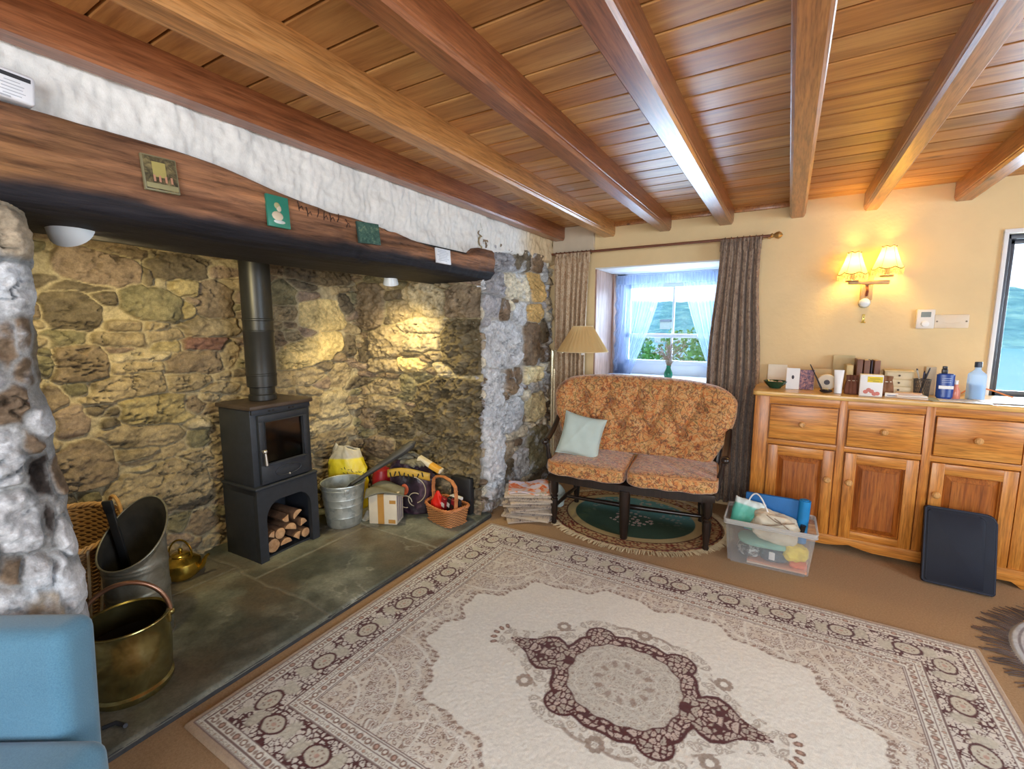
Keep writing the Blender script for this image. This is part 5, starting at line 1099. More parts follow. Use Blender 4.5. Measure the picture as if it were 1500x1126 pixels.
# top with rounded front corners
b = MB(); r = .03; po = [(-.015, .452), (Wd + .02, .452), (Wd + .02, -.03)] + [(-.015 + r - r * math.sin(a), -.03 + r - r * math.cos(a)) for a in [k * PI / 16 for k in range(9)]]
b.prism(po, .955, .985, bevel=.006); b.obj('worktop', m_pinetop, t)
def knob(x, z, parent, y=-.012):
    b = MB(); b.lathe([(0, .030), (.012, .029), (.019, .022), (.0195, .016), (.013, .009), (.009, .005), (.011, 0), (0, 0)], (x, y, z), 20, rot=(PI / 2, 0, 0)); return b.obj('knob', m_knob, parent)
cells = [(.088, .455), (.501, .855), (.901, 1.259)]
for k, (a, c_) in enumerate(cells):
    b = MB(); b.bx(a + .004, c_ - .004, -.012, .03, .678, .900, .004); dr = b.obj('drawer', m_pine, t); knob((a + c_) / 2 + (.0, .0, .0)[k], .785, dr)
    b = MB(); b.bx(a - .001, c_ + .001, .0215, .0225, .672, .905); 
    z0, z1 = .095, .636; f = .062
    b.bm.free(); b = MB()
    b.bx(a + .01, c_ - .01, .010, .018, z0 + .01, z1 - .01, .002); dd = b.obj('door', m_pinev, t); b = MB(); b.bx(a + .004, a + f, -.012, .018, z0, z1, .003); b.obj('door_stile', m_pinev, dd); b = MB(); b.bx(c_ - f, c_ - .004, -.012, .018, z0, z1, .003); b.obj('door_stile', m_pinev, dd)
    b = MB(); b.bx(a + f - .001, c_ - f + .001, -.0115, .018, z1 - f, z1 - .001, .002); b.obj('cross_rail', m_pine, dd); b = MB(); b.bx(a + f - .001, c_ - f + .001, -.0115, .018, z0 + .001, z0 + f - .01, .002); b.obj('cross_rail', m_pine, dd)
    # fielded panel: sloped margins then a raised centre
    xa, xb_, za, zb = a + f, c_ - f, z0 + f - .01, z1 - f; mgn = .035
    b = MB(); vs_ = [b.bm.verts.new(p) for p in [(xa, .012, za), (xb_, .012, za), (xb_, .012, zb), (xa, .012, zb), (xa + mgn, -.006, za + mgn), (xb_ - mgn, -.006, za + mgn), (xb_ - mgn, -.006, zb - mgn), (xa + mgn, -.006, zb - mgn), (xa + mgn, -.010, za + mgn), (xb_ - mgn, -.010, za + mgn), (xb_ - mgn, -.010, zb - mgn), (xa + mgn, -.010, zb - mgn)]]
    for i in range(4):
        j = (i + 1) % 4; b.bm.faces.new([vs_[i], vs_[j], vs_[4 + j], vs_[4 + i]]); b.bm.faces.new([vs_[4 + i], vs_[4 + j], vs_[8 + j], vs_[8 + i]])
    b.bm.faces.new(vs_[8:]); b.obj('panel', m_pined, dd, smooth_=False)
    knob(c_ - .031 if k == 0 else a + .033, .455, dd)

# ---------------------------------------------------------------- things on the dresser top
Z = .986
def box_thing(name, label, cat, c, size, mats, rz=0, bevel=.002, group=None, part='box'):
    t = thing(name, label, cat, c, math.radians(rz), group); b = MB(); b.bx(-size[0] / 2, size[0] / 2, -size[1] / 2, size[1] / 2, 0, size[2], bevel); b.obj(part, mats, t); return t
def P_(name, c, **k): return bpy.data.materials.get(name) or plain(name, c, **k)
m_cream = P_('cream_card', (.78, .72, .58), rough=.6, var=.04); m_wh = P_('white_gloss', (.82, .82, .80), rough=.4, var=.02); m_darkpr = P_('dark_print', (.04, .035, .05), rough=.5)
t = thing('glass_bowl', 'shallow dark green bowl at the left end of the sideboard top', 'bowl', (-.055, 3.58, Z))
b = MB(); b.lathe([(0, 0), (.035, 0), (.038, .006), (.062, .030), (.072, .046), (.070, .048), (.058, .032), (.034, .012), (0, .010)], seg=36); b.obj('bowl', P_('bottle_green', (.02, .06, .03), rough=.15), t)
rr = random.Random(2)
for k in range(3):
    a = k * 2.1 + .4; tag(MB().sphere((0, 0, 0), .013, 10, (1.3, 1, .8)).obj('wrapped_sweet', P_('sweet_%s' % ('cream' if k % 2 else 'pink'), (.75, .66, .5) if k % 2 else (.62, .40, .32), rough=.4), None, (-.055 + .03 * math.cos(a), 3.58 + .03 * math.sin(a), Z + .038)), ['pink wrapped sweet at the back of the dark green bowl', 'cream wrapped sweet at the left in the dark green bowl', 'pink wrapped sweet nearest the front of the dark green bowl'][k], 'sweet', 'sweets in the green bowl')
def sheet(name, label, cat, loc, w_, h_, mat, rot, deco=None, group=None, th=.0015):
    t = thing(name, label, cat, loc, 0, group); t.rotation_euler = [math.radians(a) for a in rot]; b = MB(); b.bx(-w_ / 2, w_ / 2, -th, 0, 0, h_); b.obj('card', mat, t, smooth_=False)
    if deco:
        for nm, parts, mt in deco:
            b = MB()
            for (x, z, ww, hh) in parts: b.bx(x - ww / 2, x + ww / 2, -th - .0008, -th, z - hh / 2, z + hh / 2)
            b.obj(nm, mt, t, smooth_=False)
    return t
sheet('greeting_card', 'pale cream card standing against the wall behind the dark green bowl', 'card', (-.05, 3.83, Z), .12, .14, m_cream, (-4, 0, 0))
t = thing('greeting_card', 'white folded card with a small dark oval, left of the floral card on the sideboard', 'card', (.045, 3.56, Z), math.radians(-6))
b = MB(); b.box((0, 0, .07), (.075, .0015, .14)); b.box((-.037, .03, .07), (.0015, .06, .14)); b.obj('card', m_wh, t, smooth_=False); b = MB(); b.sphere((.0, -.001, .08), .011, 12, (.7, .1, 1.2)); b.obj('printed_oval', m_darkpr, t)
t = thing('greeting_card', 'card with dark violet and pink floral picture, standing next to the white folded card', 'card', (.125, 3.58, Z), math.radians(14))
b = MB(); b.box((0, 0, .065), (.085, .0015, .13)); b.obj('card', pic_mat('floral_print', [(.3, (.03, .02, .04)), (.45, (.14, .09, .16)), (.6, (.50, .25, .22)), (.75, (.72, .55, .45))], 60), t, smooth_=False); b = MB(); b.box((.04, .02, .065), (.0015, .05, .13)); b.obj('back_leaf', m_cream, t, smooth_=False)
t = thing('greeting_card', 'yellowish card standing near the wall behind the slanting dark brush', 'card', (.215, 3.72, Z), math.radians(-10)); b = MB(); b.box((0, 0, .065), (.10, .0015, .13)); b.obj('card', P_('straw_card', (.62, .46, .22)), t, smooth_=False)
t = thing('paint_brush', 'thin dark brush handle leaning diagonally over the floral card', 'brush', (.21, 3.50, Z + .005)); b = MB(); b.tube([(0, 0, 0), (-.035, .02, .08), (-.075, .04, .165)], [.006, .0045, .003], 8); b.obj('handle', P_('black_lacquer', (.015, .013, .02), rough=.3), t); b = MB(); b.tube([(0, 0, 0), (.008, -.004, -.003)], [.006, .003], 8); b.obj('bristles', P_('dark_bristle', (.05, .04, .03)), t)
t = thing('trinket', 'small black oval object lying in front of the white tubes', 'trinket', (.225, 3.46, Z + .013)); b = MB(); b.sphere((0, 0, 0), .03, 16, (1.15, .7, .42)); b.obj('shell', P_('black_gloss', (.02, .018, .02), rough=.25), t)
b = MB(); b.sphere((-.004, 0, .013), .012, 12, (1.6, .8, .3)); b.obj('pale_inlay', P_('pale_inlay', (.6, .52, .35)), t)
def tube_(label, x, y, h_, w_, mat, capm, deco=None):
    t = thing('cosmetic_tube', label, 'tube', (x, y, Z), 0, None); b = MB()
    b.grid(lambda u, v: ((w_ / 2 * (.78 + .22 * v)) * math.cos(2 * PI * u), (w_ / 2 * .8 * (1 - .93 * v ** 1.4)) * math.sin(2 * PI * u), .022 + (h_ - .022) * v), 28, 14, True); b.obj('body', mat, t)
    b = MB(); b.cyl((0, 0, .012), w_ * .40, .024, 24, bevel=.002); b.obj('cap', capm, t)
    if deco: deco(t)
    return t
tube_('tall white tube standing in front, right of the black oval trinket', .287, 3.48, .145, .052, m_wh, m_wh)
def dk(t): b = MB(); b.sphere((0, -.021, .055), .013, 14, (1, .15, 1)); b.obj('dark_spot', m_darkpr, t)
t = thing('ornament', 'round cream ornament with a dark centre behind the white tube', 'ornament', (.232, 3.56, Z)); b = MB(); b.lathe([(0, -.012), (.03, -.014), (.048, -.010), (.052, 0), (.048, .010), (0, .012)], (0, 0, .058), 28, rot=(PI / 2, 0, 0)); b.box((0, 0, .006), (.05, .03, .012), None, .003); b.obj('disc', m_cream, t)
b = MB(); b.lathe([(0, 0), (.016, 0), (.016, .004), (0, .004)], (0, -.011, .058), 20, rot=(PI / 2, 0, 0)); b.obj('centre', m_darkpr, t)
# books standing in a block, on a stack at the back
bks = [(.355, .035, .165, (.56, .42, .18), 'wide ochre book'), (.405, .030, .205, (.18, .075, .04), 'reddish brown hardback'), (.442, .030, .20, (.20, .09, .05), 'mid brown hardback'), (.466, .006, .20, (.04, .03, .05), 'thin black book'), (.494, .030, .20, (.23, .10, .06), 'brown hardback')]
for i, (x, wd, h_, c_, lb) in enumerate(bks):
    t = thing('book', ['thick ochre book at the left end of the short row of books', 'reddish brown book beside the ochre one in the short row', 'mid brown book in the middle of the short row of books by the wall', 'thin black book in the short row of books by the wall', 'brown book at the right end of the short row of books'][i], 'book', (x, 3.72, Z), 0, 'books standing by the wall')
    b = MB(); b.bx(-wd / 2, wd / 2, -.07, .07, 0, h_, .002); b.obj('cover', P_('book_cover_%d' % i, c_, rough=.5), t); b = MB(); b.bx(-wd / 2 + .003, wd / 2 - .003, -.066, .0705, .003, h_ + .0005); b.obj('pages', P_('paper_edge', (.62, .52, .36)), t, smooth_=False)
b = MB(); b.bx(-.06, .06, -.0015, .0015, 0, .22); t = thing('greeting_card', 'tall pale card standing behind the row of books', 'card', (.335, 3.82, Z)); b.obj('card', P_('pale_khaki', (.60, .48, .24)), t, smooth_=False)
# tissue box with picture
t = thing('tea_box', 'white box with a yellow band and pink picture in front of the books', 'box', (.445, 3.46, Z), math.radians(-3)); b = MB(); b.bx(-.055, .055, -.035, .035, 0, .128, .002); b.obj('box', m_wh, t)
b = MB(); b.bx(-.02, .052, -.0358, -.035, .084, .118); b.obj('yellow_band', P_('lemon_print', (.80, .60, .03)), t, smooth_=False)
b = MB(); 
for k in range(5): b.sphere((-.025 + .014 * k, -.0352, .026 + .012 * math.sin(k * 1.4)), .013, 10, (1, .06, .9))
b.obj('pink_picture', P_('pink_print', (.62, .20, .16)), t); b = MB()
for k, (x, ww) in enumerate([(.015, .05), (.0, .035), (.02, .03)]): b.bx(x - ww / 2, x + ww / 2, -.0364, -.0358, .104 - .008 * k, .1065 - .008 * k)
b.obj('printed_words', P_('olive_ink', (.25, .2, .03)), t, smooth_=False)
def pouch(label, x, y, h_, mat, seed):
    t = thing('velvet_pouch', label, 'pouch', (x, y, Z), 0, None); b = MB()
    def fn(u, v):
        a = 2 * PI * u; r = (.034 * (1 - .55 * v ** 2) + .010 * max(0, v - .8) * 5) * (1 + .22 * math.sin(7 * a + seed) * (.3 + .7 * v)); return (r * math.cos(a), r * .8 * math.sin(a), h_ * v)
    b.grid(fn, 60, 16, True); b.obj('cloth', mat, t, solid=.002); b = MB(); b.tube([(.024 * math.cos(a), .02 * math.sin(a), h_ * .72) for a in np.linspace(0, 2 * PI, 20, endpoint=False)], .0025, 6, True); b.obj('drawstring', m_cream, t)
pouch('dark brown crumpled pouch left of the white and yellow box', .355, 3.50, .115, P_('plum_brown_cloth', (.16, .06, .035), rough=.8, var=.4), 1); pouch('small brown crumpled pouch right of the white and yellow box', .530, 3.54, .115, P_('russet_cloth', (.20, .09, .04), rough=.8, var=.4), 4)
# mini drawers
t = thing('trinket_chest', 'little cream chest of three tiny drawers near the wall', 'trinket box', (.60, 3.66, Z), math.radians(-2)); b = MB(); b.bx(-.07, .07, -.05, .05, 0, .142, .003); b.bx(-.074, .074, -.054, .052, .138, .146, .002); b.obj('case', P_('drawer_cream', (.62, .50, .28)), t)
for k in range(3):
    b = MB(); b.bx(-.060, .060, -.0535, -.049, .008 + .044 * k, .046 + .044 * k, .002); d_ = b.obj('drawer', P_('drawer_ivory', (.72, .62, .40)), t); b = MB(); b.sphere((0, -.058, .028 + .044 * k), .006, 10); b.obj('knob', P_('dark_knob', (.10, .07, .05)), d_)
# pen pot
t = thing('pen_pot', 'dark wire mesh pen pot between the tiny drawers and the blue tube', 'pen pot', (.705, 3.60, Z)); b = MB()
for k in range(26):
    a = 2 * PI * k / 26; b.tube([(.035 * math.cos(a), .035 * math.sin(a), .0), (.04 * math.cos(a + .5), .04 * math.sin(a + .5), .10)], .0011, 4); b.tube([(.035 * math.cos(a), .035 * math.sin(a), .0), (.04 * math.cos(a - .5), .04 * math.sin(a - .5), .10)], .0011, 4)
b.tube([(.04 * math.cos(a), .04 * math.sin(a), .10) for a in np.linspace(0, 2 * PI, 24, endpoint=False)], .003, 6, True); b.lathe([(0, 0), (.036, 0), (.036, .005), (0, .005)], seg=24); ob = b.obj('mesh', P_('grey_wire', (.12, .12, .13), rough=.4, metal=.6), t)
for k, (a, tl_, c_, lb) in enumerate([(.3, .15, (.03, .03, .05), 'dark pen leaning right in the mesh pot'), (1.2, .13, (.05, .08, .22), 'blue pen in the mesh pot'), (2.4, .14, (.5, .36, .14), 'pencil in the mesh pot leaning left'), (3.3, .145, (.55, .55, .5), 'grey pen leaning far left in the mesh pot'), (4.9, .12, (.04, .04, .04), 'short black pen in the front of the mesh pot')]):
    t = thing('pen', lb, 'pen', (.705, 3.60, Z + .008), 0, 'pens in the mesh pot'); p = Vector((.03 * math.cos(a), .03 * math.sin(a), tl_)); b = MB(); b.tube([Vector((-.012 * math.cos(a), -.012 * math.sin(a), 0)), p], .0042, 8); b.obj('barrel', P_('pen_%d' % k, c_, rough=.35), t); b = MB(); b.tube([p, p + p.normalized() * .012], [.0042, .002], 8); b.obj('tip', P_('black_lacquer', (.015, .013, .02)), t)
# blue tube with white band
def bd_(t):
    b = MB(); b.bx(-.032, .032, -.0262, -.0250, .060, .078); b.obj('white_band', m_wh, t, smooth_=False); b = MB(); [b.bx(-.02, .02, -.022 + .0, -.0212, .118 - .011 * k, .1205 - .011 * k) for k in range(3)]; b.obj('printed_words', P_('light_blue_ink', (.45, .55, .75)), t, smooth_=False)
t = thing('lotion_tube', 'royal blue lotion tube with a white band standing on the sideboard', 'tube', (.79, 3.52, Z), 0)
b = MB(); b.grid(lambda u, v: (.038 * (1 + .06 * v) * math.cos(2 * PI * u), .024 * (1 - .4 * v) * math.sin(2 * PI * u), .012 + .128 * v), 32, 8, True); b.lathe([(0, .0), (.030, 0), (.036, .012)], seg=32, sy=.7); b.lathe([(.037, .14), (.03, .146), (0, .147)], seg=32, sy=.4); b.obj('body', P_('royal_blue', (.01, .05, .26), rough=.3), t)
b = MB(); b.box((-.008, 0, .158), (.026, .02, .028), None, .004); b.box((-.008, -.0, .180), (.02, .016, .016), None, .003); b.obj('pump_cap', P_('black_cap', (.02, .02, .025), rough=.35), t); bd_(t)
box_thing('carton', 'tall narrow beige carton standing behind the blue tube', 'carton', (.755, 3.70, Z), (.05, .04, .17), P_('beige_carton', (.52, .42, .28)), 5)
t = thing('gel_bottle', 'small salmon pink bottle tucked right of the blue tube', 'bottle', (.842, 3.54, Z)); b = MB(); b.lathe([(0, 0), (.018, 0), (.022, .01), (.02, .05), (.009, .075), (.009, .085), (0, .085)], seg=20); b.obj('body', P_('salmon', (.66, .22, .14), rough=.25), t); b = MB(); b.cyl((0, 0, .096), .009, .024, 14, bevel=.001); b.obj('cap', m_wh, t)
# clear bottle
m_clear = cloudy('blue_clear_plastic', (.55, .72, .90), .25)
t = thing('spray_bottle', 'clear pale blue plastic bottle with a dark cap near the corner window', 'bottle', (.935, 3.58, Z)); b = MB(); b.grid(lambda u, v: (0, 0, 0), 1, 1) if 0 else None
def rb(u, v):
    a = 2 * PI * u; n = 5; ca, sa = math.cos(a), math.sin(a); k = (abs(ca) ** n + abs(sa) ** n) ** (-1 / n); zz = .165 * v; r = .036 if zz < .125 else .036 - (.036 - .013) * smooth(.125, .155, zz); q = float(smooth(.12, .15, zz)); k = k * (1 - q) + q; return (ca * k * r, sa * k * r, .001 + zz * 1.12)
b = MB(); b.grid(rb, 48, 40, True); b.lathe([(0, .001), (.034, .001)], seg=24); b.obj('body', m_clear, t); b = MB(); b.lathe([(0, .184), (.0165, .184), (.0165, .212), (.014, .215), (0, .215)], seg=24); b.obj('cap', P_('navy_cap', (.03, .045, .08), rough=.35), t)
b = MB(); b.lathe([(0, .004), (.031, .004), (.031, .09), (0, .091)], seg=20); b.obj('liquid', P_('pale_blue_liquid', (.35, .55, .75), rough=.1), t)
# envelopes, papers, cable
t = thing('eraser', 'small white tablet box lying in front of the tiny drawers', 'box', (.545, 3.455, Z), math.radians(-8)); b = MB(); b.bx(-.03, .03, -.016, .016, 0, .024, .003); b.obj('box', m_wh, t); b = MB(); b.bx(-.02, .02, -.0166, -.016, .008, .014); b.obj('print', P_('blue_grey_ink', (.25, .3, .42)), t, smooth_=False)
for k, (x, y, w_, d_, rz, c_, lb) in enumerate([(.635, 3.46, .15, .10, -10, (.66, .56, .46), 'beige envelope at the bottom of the little pile near the sideboard front'), (.630, 3.465, .14, .09, 4, (.74, .70, .62), 'white envelope in the middle of the little pile near the sideboard front'), (.622, 3.47, .12, .085, -16, (.66, .50, .42), 'pinkish envelope on top of the little pile near the sideboard front')]):
    o = MB().bx(-w_ / 2, w_ / 2, -d_ / 2, d_ / 2, 0, .009, .002).obj('envelope', P_('envelope_%d' % k, c_, var=.05), None, (x, y, Z + .0095 * k), math.radians(rz)); tag(o, lb, 'envelope', 'envelopes on the sideboard')
for k, (x, y, w_, d_, rz, c_, lb) in enumerate([(.80, 3.47, .21, .14, 14, (.35, .42, .40), 'greenish leaflet partly under the white sheets on the right of the sideboard'), (.86, 3.455, .21, .148, -6, (.72, .76, .80), 'white sheet of paper on the right of the sideboard'), (1.03, 3.50, .21, .148, 9, (.74, .78, .82), 'white sheet lying nearest the corner window on the sideboard')]):
    o = MB().bx(-w_ / 2, w_ / 2, -d_ / 2, d_ / 2, 0, .0016).obj('paper_sheet', P_('sheet_%d' % k, c_, var=.04), None, (x, y, Z + .0018 * k), math.radians(rz), smooth_=False); tag(o, lb, 'paper', 'papers on the sideboard')
b = MB(); b.tube(bez((.93, 3.80, Z + .006), (1.0, 3.80, Z + .09), (1.08, 3.72, Z + .02), (1.14, 3.75, Z + .006), 20), .004, 8); tag(b.obj('cable', P_('orange_cable', (.62, .20, .06))), 'thin orange cable curving up behind the clear bottle', 'cable')

# ================================================================ WALL THINGS
m_brassw = P_('warm_brass', (.62, .42, .14), rough=.35, metal=.6)
t = thing('wall_lamp', 'lit twin shade wall lamp with fringed cream shades on a wooden bracket', 'wall lamp', (.425, YW, 1.66))
b = MB(); b.bx(-.033, .033, -.028, 0, -.09, .07, .006); b.obj('back_plate', wood('bracket_pine', (.40, .2, .06), (.6, .36, .14), (.74, .5, .24), 'Z', 2, .4, False), t)
b = MB(); b.box((0, -.075, .022), (.215, .028, .026), (0, math.radians(2), 0), .005); b.box((0, -.045, .022), (.03, .07, .024), None, .003); b.obj('cross_arm', wood('bracket_pine_arm', (.40, .2, .06), (.6, .36, .14), (.74, .5, .24), 'X', 2, .4, False), t)
b = MB(); b.tube([(0, -.03, .0), (0, -.06, -.03), (0, -.03, -.06)], .008, 8); b.obj('scroll', P_('dark_red_wood', (.22, .06, .03)), t)
mS, tS = newmat('fringed_shade_silk'); oS = tS.nodes.new('ShaderNodeOutputMaterial'); ad = tS.nodes.new('ShaderNodeAddShader'); mxS = tS.nodes.new('ShaderNodeMixShader'); dS = tS.nodes.new('ShaderNodeBsdfDiffuse'); lS = tS.nodes.new('ShaderNodeBsdfTranslucent'); eS = tS.nodes.new('ShaderNodeEmission')
dS.inputs[0].default_value = (.70, .62, .38, 1); lS.inputs[0].default_value = (.50, .42, .20, 1); mxS.inputs[0].default_value = .55; eS.inputs[0].default_value = (1, .80, .34, 1); eS.inputs[1].default_value = .12
tS.links.new(dS.outputs[0], mxS.inputs[1]); tS.links.new(lS.outputs[0], mxS.inputs[2]); tS.links.new(mxS.outputs[0], ad.inputs[0]); tS.links.new(eS.outputs[0], ad.inputs[1]); tS.links.new(ad.outputs[0], oS.inputs[0])
for sg in (-1, 1):
    cx, cy = sg * .088, -.085; dz = .012 * sg
    b = MB(); b.cyl((cx, cy, .045 + dz), .036, .010, 20, bevel=.002); b.cyl((cx, cy, .075 + dz), .013, .06, 14); b.obj('candle_cup', P_('dark_cup', (.25, .14, .06), rough=.4), t)
    def shf(u, v, cx=cx, cy=cy, dz=dz):
        a = 2 * PI * u; sc_ = abs(math.sin(3 * a + .5)) ; r = .036 + .042 * v ** 1.25; r *= 1 + .03 * math.cos(6 * a) ; z = .225 - .135 * v - .012 * v * (sc_ - .5) * (v > .9) + .004 * math.cos(6 * a) * (v < .05)
        return (cx + r * math.cos(a), cy + r * math.sin(a), z + dz)
    b = MB(); b.grid(shf, 72, 16, True); sh = b.obj('lamp_shade', mS, t)
    b = MB(); b.tube([shf(k / 72, 1) for k in range(72)], .0028, 6, True); b.tube([shf(k / 72, 0) for k in range(72)], .0024, 6, True)
    for k in range(6): b.tube([shf(k / 6, v) for v in np.linspace(0, 1, 8)], .0010, 5)
    b.obj('braid_trim', P_('dark_olive_braid', (.22, .17, .05)), sh)
    b = MB()
    for k in range(110):
        p = Vector(shf(k / 110, 1)); b.tube([p, p + Vector((.003 * math.sin(k * 2.3), .003 * math.cos(k * 1.7), -.018)), p + Vector((.003 * math.sin(k * 1.3), .003 * math.cos(k * .7), -.036))], .0013, 4)
    f_ = b.obj('fringe', mS, sh); f_['kind'] = 'stuff'
    light('wall_lamp_bulb', 'POINT', (.425 + cx, YW + cy, 1.66 + .155 + dz), 6.5, (1.0, .62, .15), shadow_soft_size=.03)
t = thing('motion_sensor', 'round white sensor on the wall directly below the twin shade lamp', 'sensor', (.42, YW, 1.555)); b = MB(); b.lathe([(0, 0), (.032, 0), (.032, .018), (.026, .034), (.012, .042), (0, .043)], seg=32, rot=(PI / 2, 0, 0)); b.obj('dome', P_('sensor_white', (.72, .78, .80), rough=.3), t)
b = MB(); b.lathe([(.033, .0), (.034, .012), (.031, .020)], seg=32, rot=(PI / 2, 0, 0)); b.obj('ring', P_('grey_ring', (.25, .28, .28), rough=.4), t)
t = thing('brass_hook', 'small brass hook on the wall below the round sensor', 'hook', (.424, YW, 1.445)); b = MB(); b.bx(-.008, .008, -.004, 0, -.02, .035, .002); b.tube([(0, -.004, -.01), (0, -.02, -.016), (0, -.022, .0)], .003, 8); b.tube([(-.012, -.003, -.02), (.012, -.003, -.02)], .004, 8); b.obj('hook', P_('hook_brass', (.62, .46, .12), rough=.35, metal=.6), t); b = MB(); b.sphere((0, -.006, .015), .004, 8); b.obj('screw', m_darkpr, t)
t = thing('thermostat', 'white wall thermostat with a grey display and round dial', 'thermostat', (.735, YW, 1.445)); b = MB(); b.bx(-.044, .044, -.028, 0, -.06, .06, .006); b.obj('casing', P_('thermo_white', (.76, .72, .66), rough=.4, var=.03), t); b = MB(); b.bx(-.024, .024, -.0292, -.027, .012, .044); b.obj('display', P_('lcd_grey', (.16, .20, .19), rough=.2), t)
b = MB(); b.lathe([(0, .0), (.019, 0), (.018, .008), (.012, .010), (0, .010)], (0, -.028, -.030), 28, rot=(PI / 2, 0, 0)); b.obj('dial', m_wh, t)
t = thing('blanking_plate', 'wide cream plate with two screws on the wall right of the thermostat', 'switch plate', (.862, YW, 1.43)); b = MB(); b.bx(-.080, .080, -.010, 0, -.042, .042, .004); b.obj('plate', P_('plate_cream', (.74, .62, .46), rough=.4, var=.03), t)
for x in (-.068, .068): b = MB(); b.cyl((x, -.0105, 0), .005, .003, 12, (PI / 2, 0, 0)); b.obj('screw', P_('screw_dark', (.2, .15, .1), rough=.4, metal=.5), t)
b = MB(); b.tube([(-.04, -.0115, -.004), (-.02, -.0115, -.012), (.02, -.0115, -.012), (.04, -.0115, -.004)], .0014, 5); b.obj('raised_line', P_('plate_cream', (.74, .62, .46)), t)

# ================================================================ RUGS
cA = lambda *c: np.array(c, float)
def lay(C, mask, col):
    m = np.clip(mask, 0, 1)[..., None]; return C * (1 - m) + col * m
def big_rug():
    hu, hv = 1.27, .98; res = .0038; nu, nv = int(2 * hu / res), int(2 * hv / res)
    u, v = np.meshgrid(np.linspace(-hu, hu, nu), np.linspace(-hv, hv, nv), indexing='ij'); au, av = np.abs(u), np.abs(v)
    cream, beige, brown, dk, rose, grey, line = cA(.80, .78, .69), cA(.60, .52, .41), cA(.24, .14, .095), cA(.085, .014, .011), cA(.52, .34, .26), cA(.42, .38, .30), cA(.15, .07, .055)
    d = np.minimum(hu - au, hv - av); side = (hu - au) < (hv - av); s_ = np.where(side, v, u); sa = np.abs(s_)
    wob = .004 * vnoise(u * 60, v * 60, seed=2)
    C = np.zeros(u.shape + (3,)) + cream
    # --- floral infill of the corners and edges, mirrored about both axes
    wx, wy_ = au + .012 * vnoise(au * 30, av * 30, seed=3), av + .012 * vnoise(au * 30 + 9, av * 30, seed=4)
    F1, F2, cid = voro(wx / .048, wy_ / .048, 5); G1, G2, gid = voro(wx / .021, wy_ / .021, 8)
    fl = np.zeros_like(C) + beige * .55 + cream * .45
    tintn = smooth(-.2, .3, vnoise(au * 9, av * 9, seed=14)); fl = lay(fl, tintn * .5, rose * .15 + beige * .85)
    fl = lay(fl, smooth(.36, .31, G1) * smooth(.16, .21, G1) * (gid > .3) * .95, brown); fl = lay(fl, smooth(.13, .1, G1) * (gid < .5) * .7, brown)
    fl = lay(fl, smooth(.40, .36, F1) * (cid > .3), cream * .98); fl = lay(fl, smooth(.40, .37, F1) * smooth(.30, .33, F1) * (cid > .3) * .85, brown)
    fl = lay(fl, smooth(.25, .22, F1) * smooth(.13, .16, F1) * (cid > .3) * .8, brown * .6 + rose * .4); fl = lay(fl, smooth(.10, .07, F1) * (cid > .3), brown)
    fl = lay(fl, smooth(.07, .03, F2 - F1) * .5 * (cid > .5), cream)
    # large arching cream ribbons
    rib = np.abs(np.sin((np.hypot(au - .95, av - .67) * 22))) ; fl = lay(fl, smooth(.16, .06, rib) * .75, cream); rib2 = np.abs(np.sin(np.hypot(au - .45, av - .78) * 24)); fl = lay(fl, smooth(.14, .05, rib2) * smooth(.36, .30, np.hypot(au - .45, av - .78)) * .7, cream)
    th = np.arctan2(av / .62, au / .86); R = ((au / .83) ** 2.3 + (av / .56) ** 2.3) ** (1 / 2.3) + .045 * np.cos(th * 12) + .02 * np.cos(th * 28)
    inf = smooth(.99, 1.005, R); C = C * (1 - inf[..., None]) + fl * inf[..., None]
    dots = smooth(.0, .5, np.sin(th * 150)) * smooth(.99, 1.0, R) * smooth(1.03, 1.02, R); C = lay(C, dots * .8, brown)
    C = lay(C, smooth(1.09, 1.08, R) * smooth(1.055, 1.065, R) * .5, cream)
    # --- medallion
    rd = ((au / .215) ** 2.3 + (av / .205) ** 2.3) ** (1 / 2.3) + .02 * np.cos(np.arctan2(av, au) * 16)
    kn = np.hypot((au - .170) / 1.1, (av - .212)) / .056; wA = np.interp(au, [.20, .25, .29, .33, .37, .41, .45, .50, .52], [.07, .055, .09, .105, .088, .048, .030, .012, 0]); arm = av / np.maximum(wA, 1e-4); arm = np.where((au > .2) & (au < .515) & (wA > 0), arm, 9)
    M1, M2, mid = voro(wx / .024, wy_ / .024, 21); K1, K2, kid = voro(wx / .017, wy_ / .017, 23)
    # halo of pale rosettes and petals
    halo = np.minimum(np.minimum(rd / 1.62, kn / 2.0), np.where((au > .2) & (au < .56), av / (wA + .058), 9)); hm = smooth(1.0, .97, halo)
    fan = np.cos(np.arctan2(v, au - .10) * 44) ; H1, H2, hid = voro(wx / .033, wy_ / .033, 31)
    hl = np.zeros_like(C) + cream * .96; hl = lay(hl, smooth(.42, .37, H1) * smooth(.18, .22, H1) * .9, grey * .6 + brown * .4); hl = lay(hl, smooth(.13, .10, H1) * .8, brown); hl = lay(hl, smooth(.08, .04, H2 - H1) * .4, beige)
    C = lay(C, hm * .8, C * 0 + hl); out = smooth(1.015, 1.0, halo) * smooth(.955, .97, halo) * smooth(.2, .5, np.sin(np.arctan2(av, au) * 90 + au * 260)); C = lay(C, out * .7, brown * .8 + grey * .2)
    for q in range(-2, 3):
        a = q * .42; cu, cv = .525 + .065 * math.cos(a), .065 * math.sin(a) * 1.25; pu = (au - cu) * math.cos(a) + (v - cv) * math.sin(a); pv = -(au - cu) * math.sin(a) + (v - cv) * math.cos(a); e = np.hypot(pu / .016, pv / .010); C = lay(C, smooth(1.1, .95, e), brown); C = lay(C, smooth(.55, .45, e) * .8, rose)
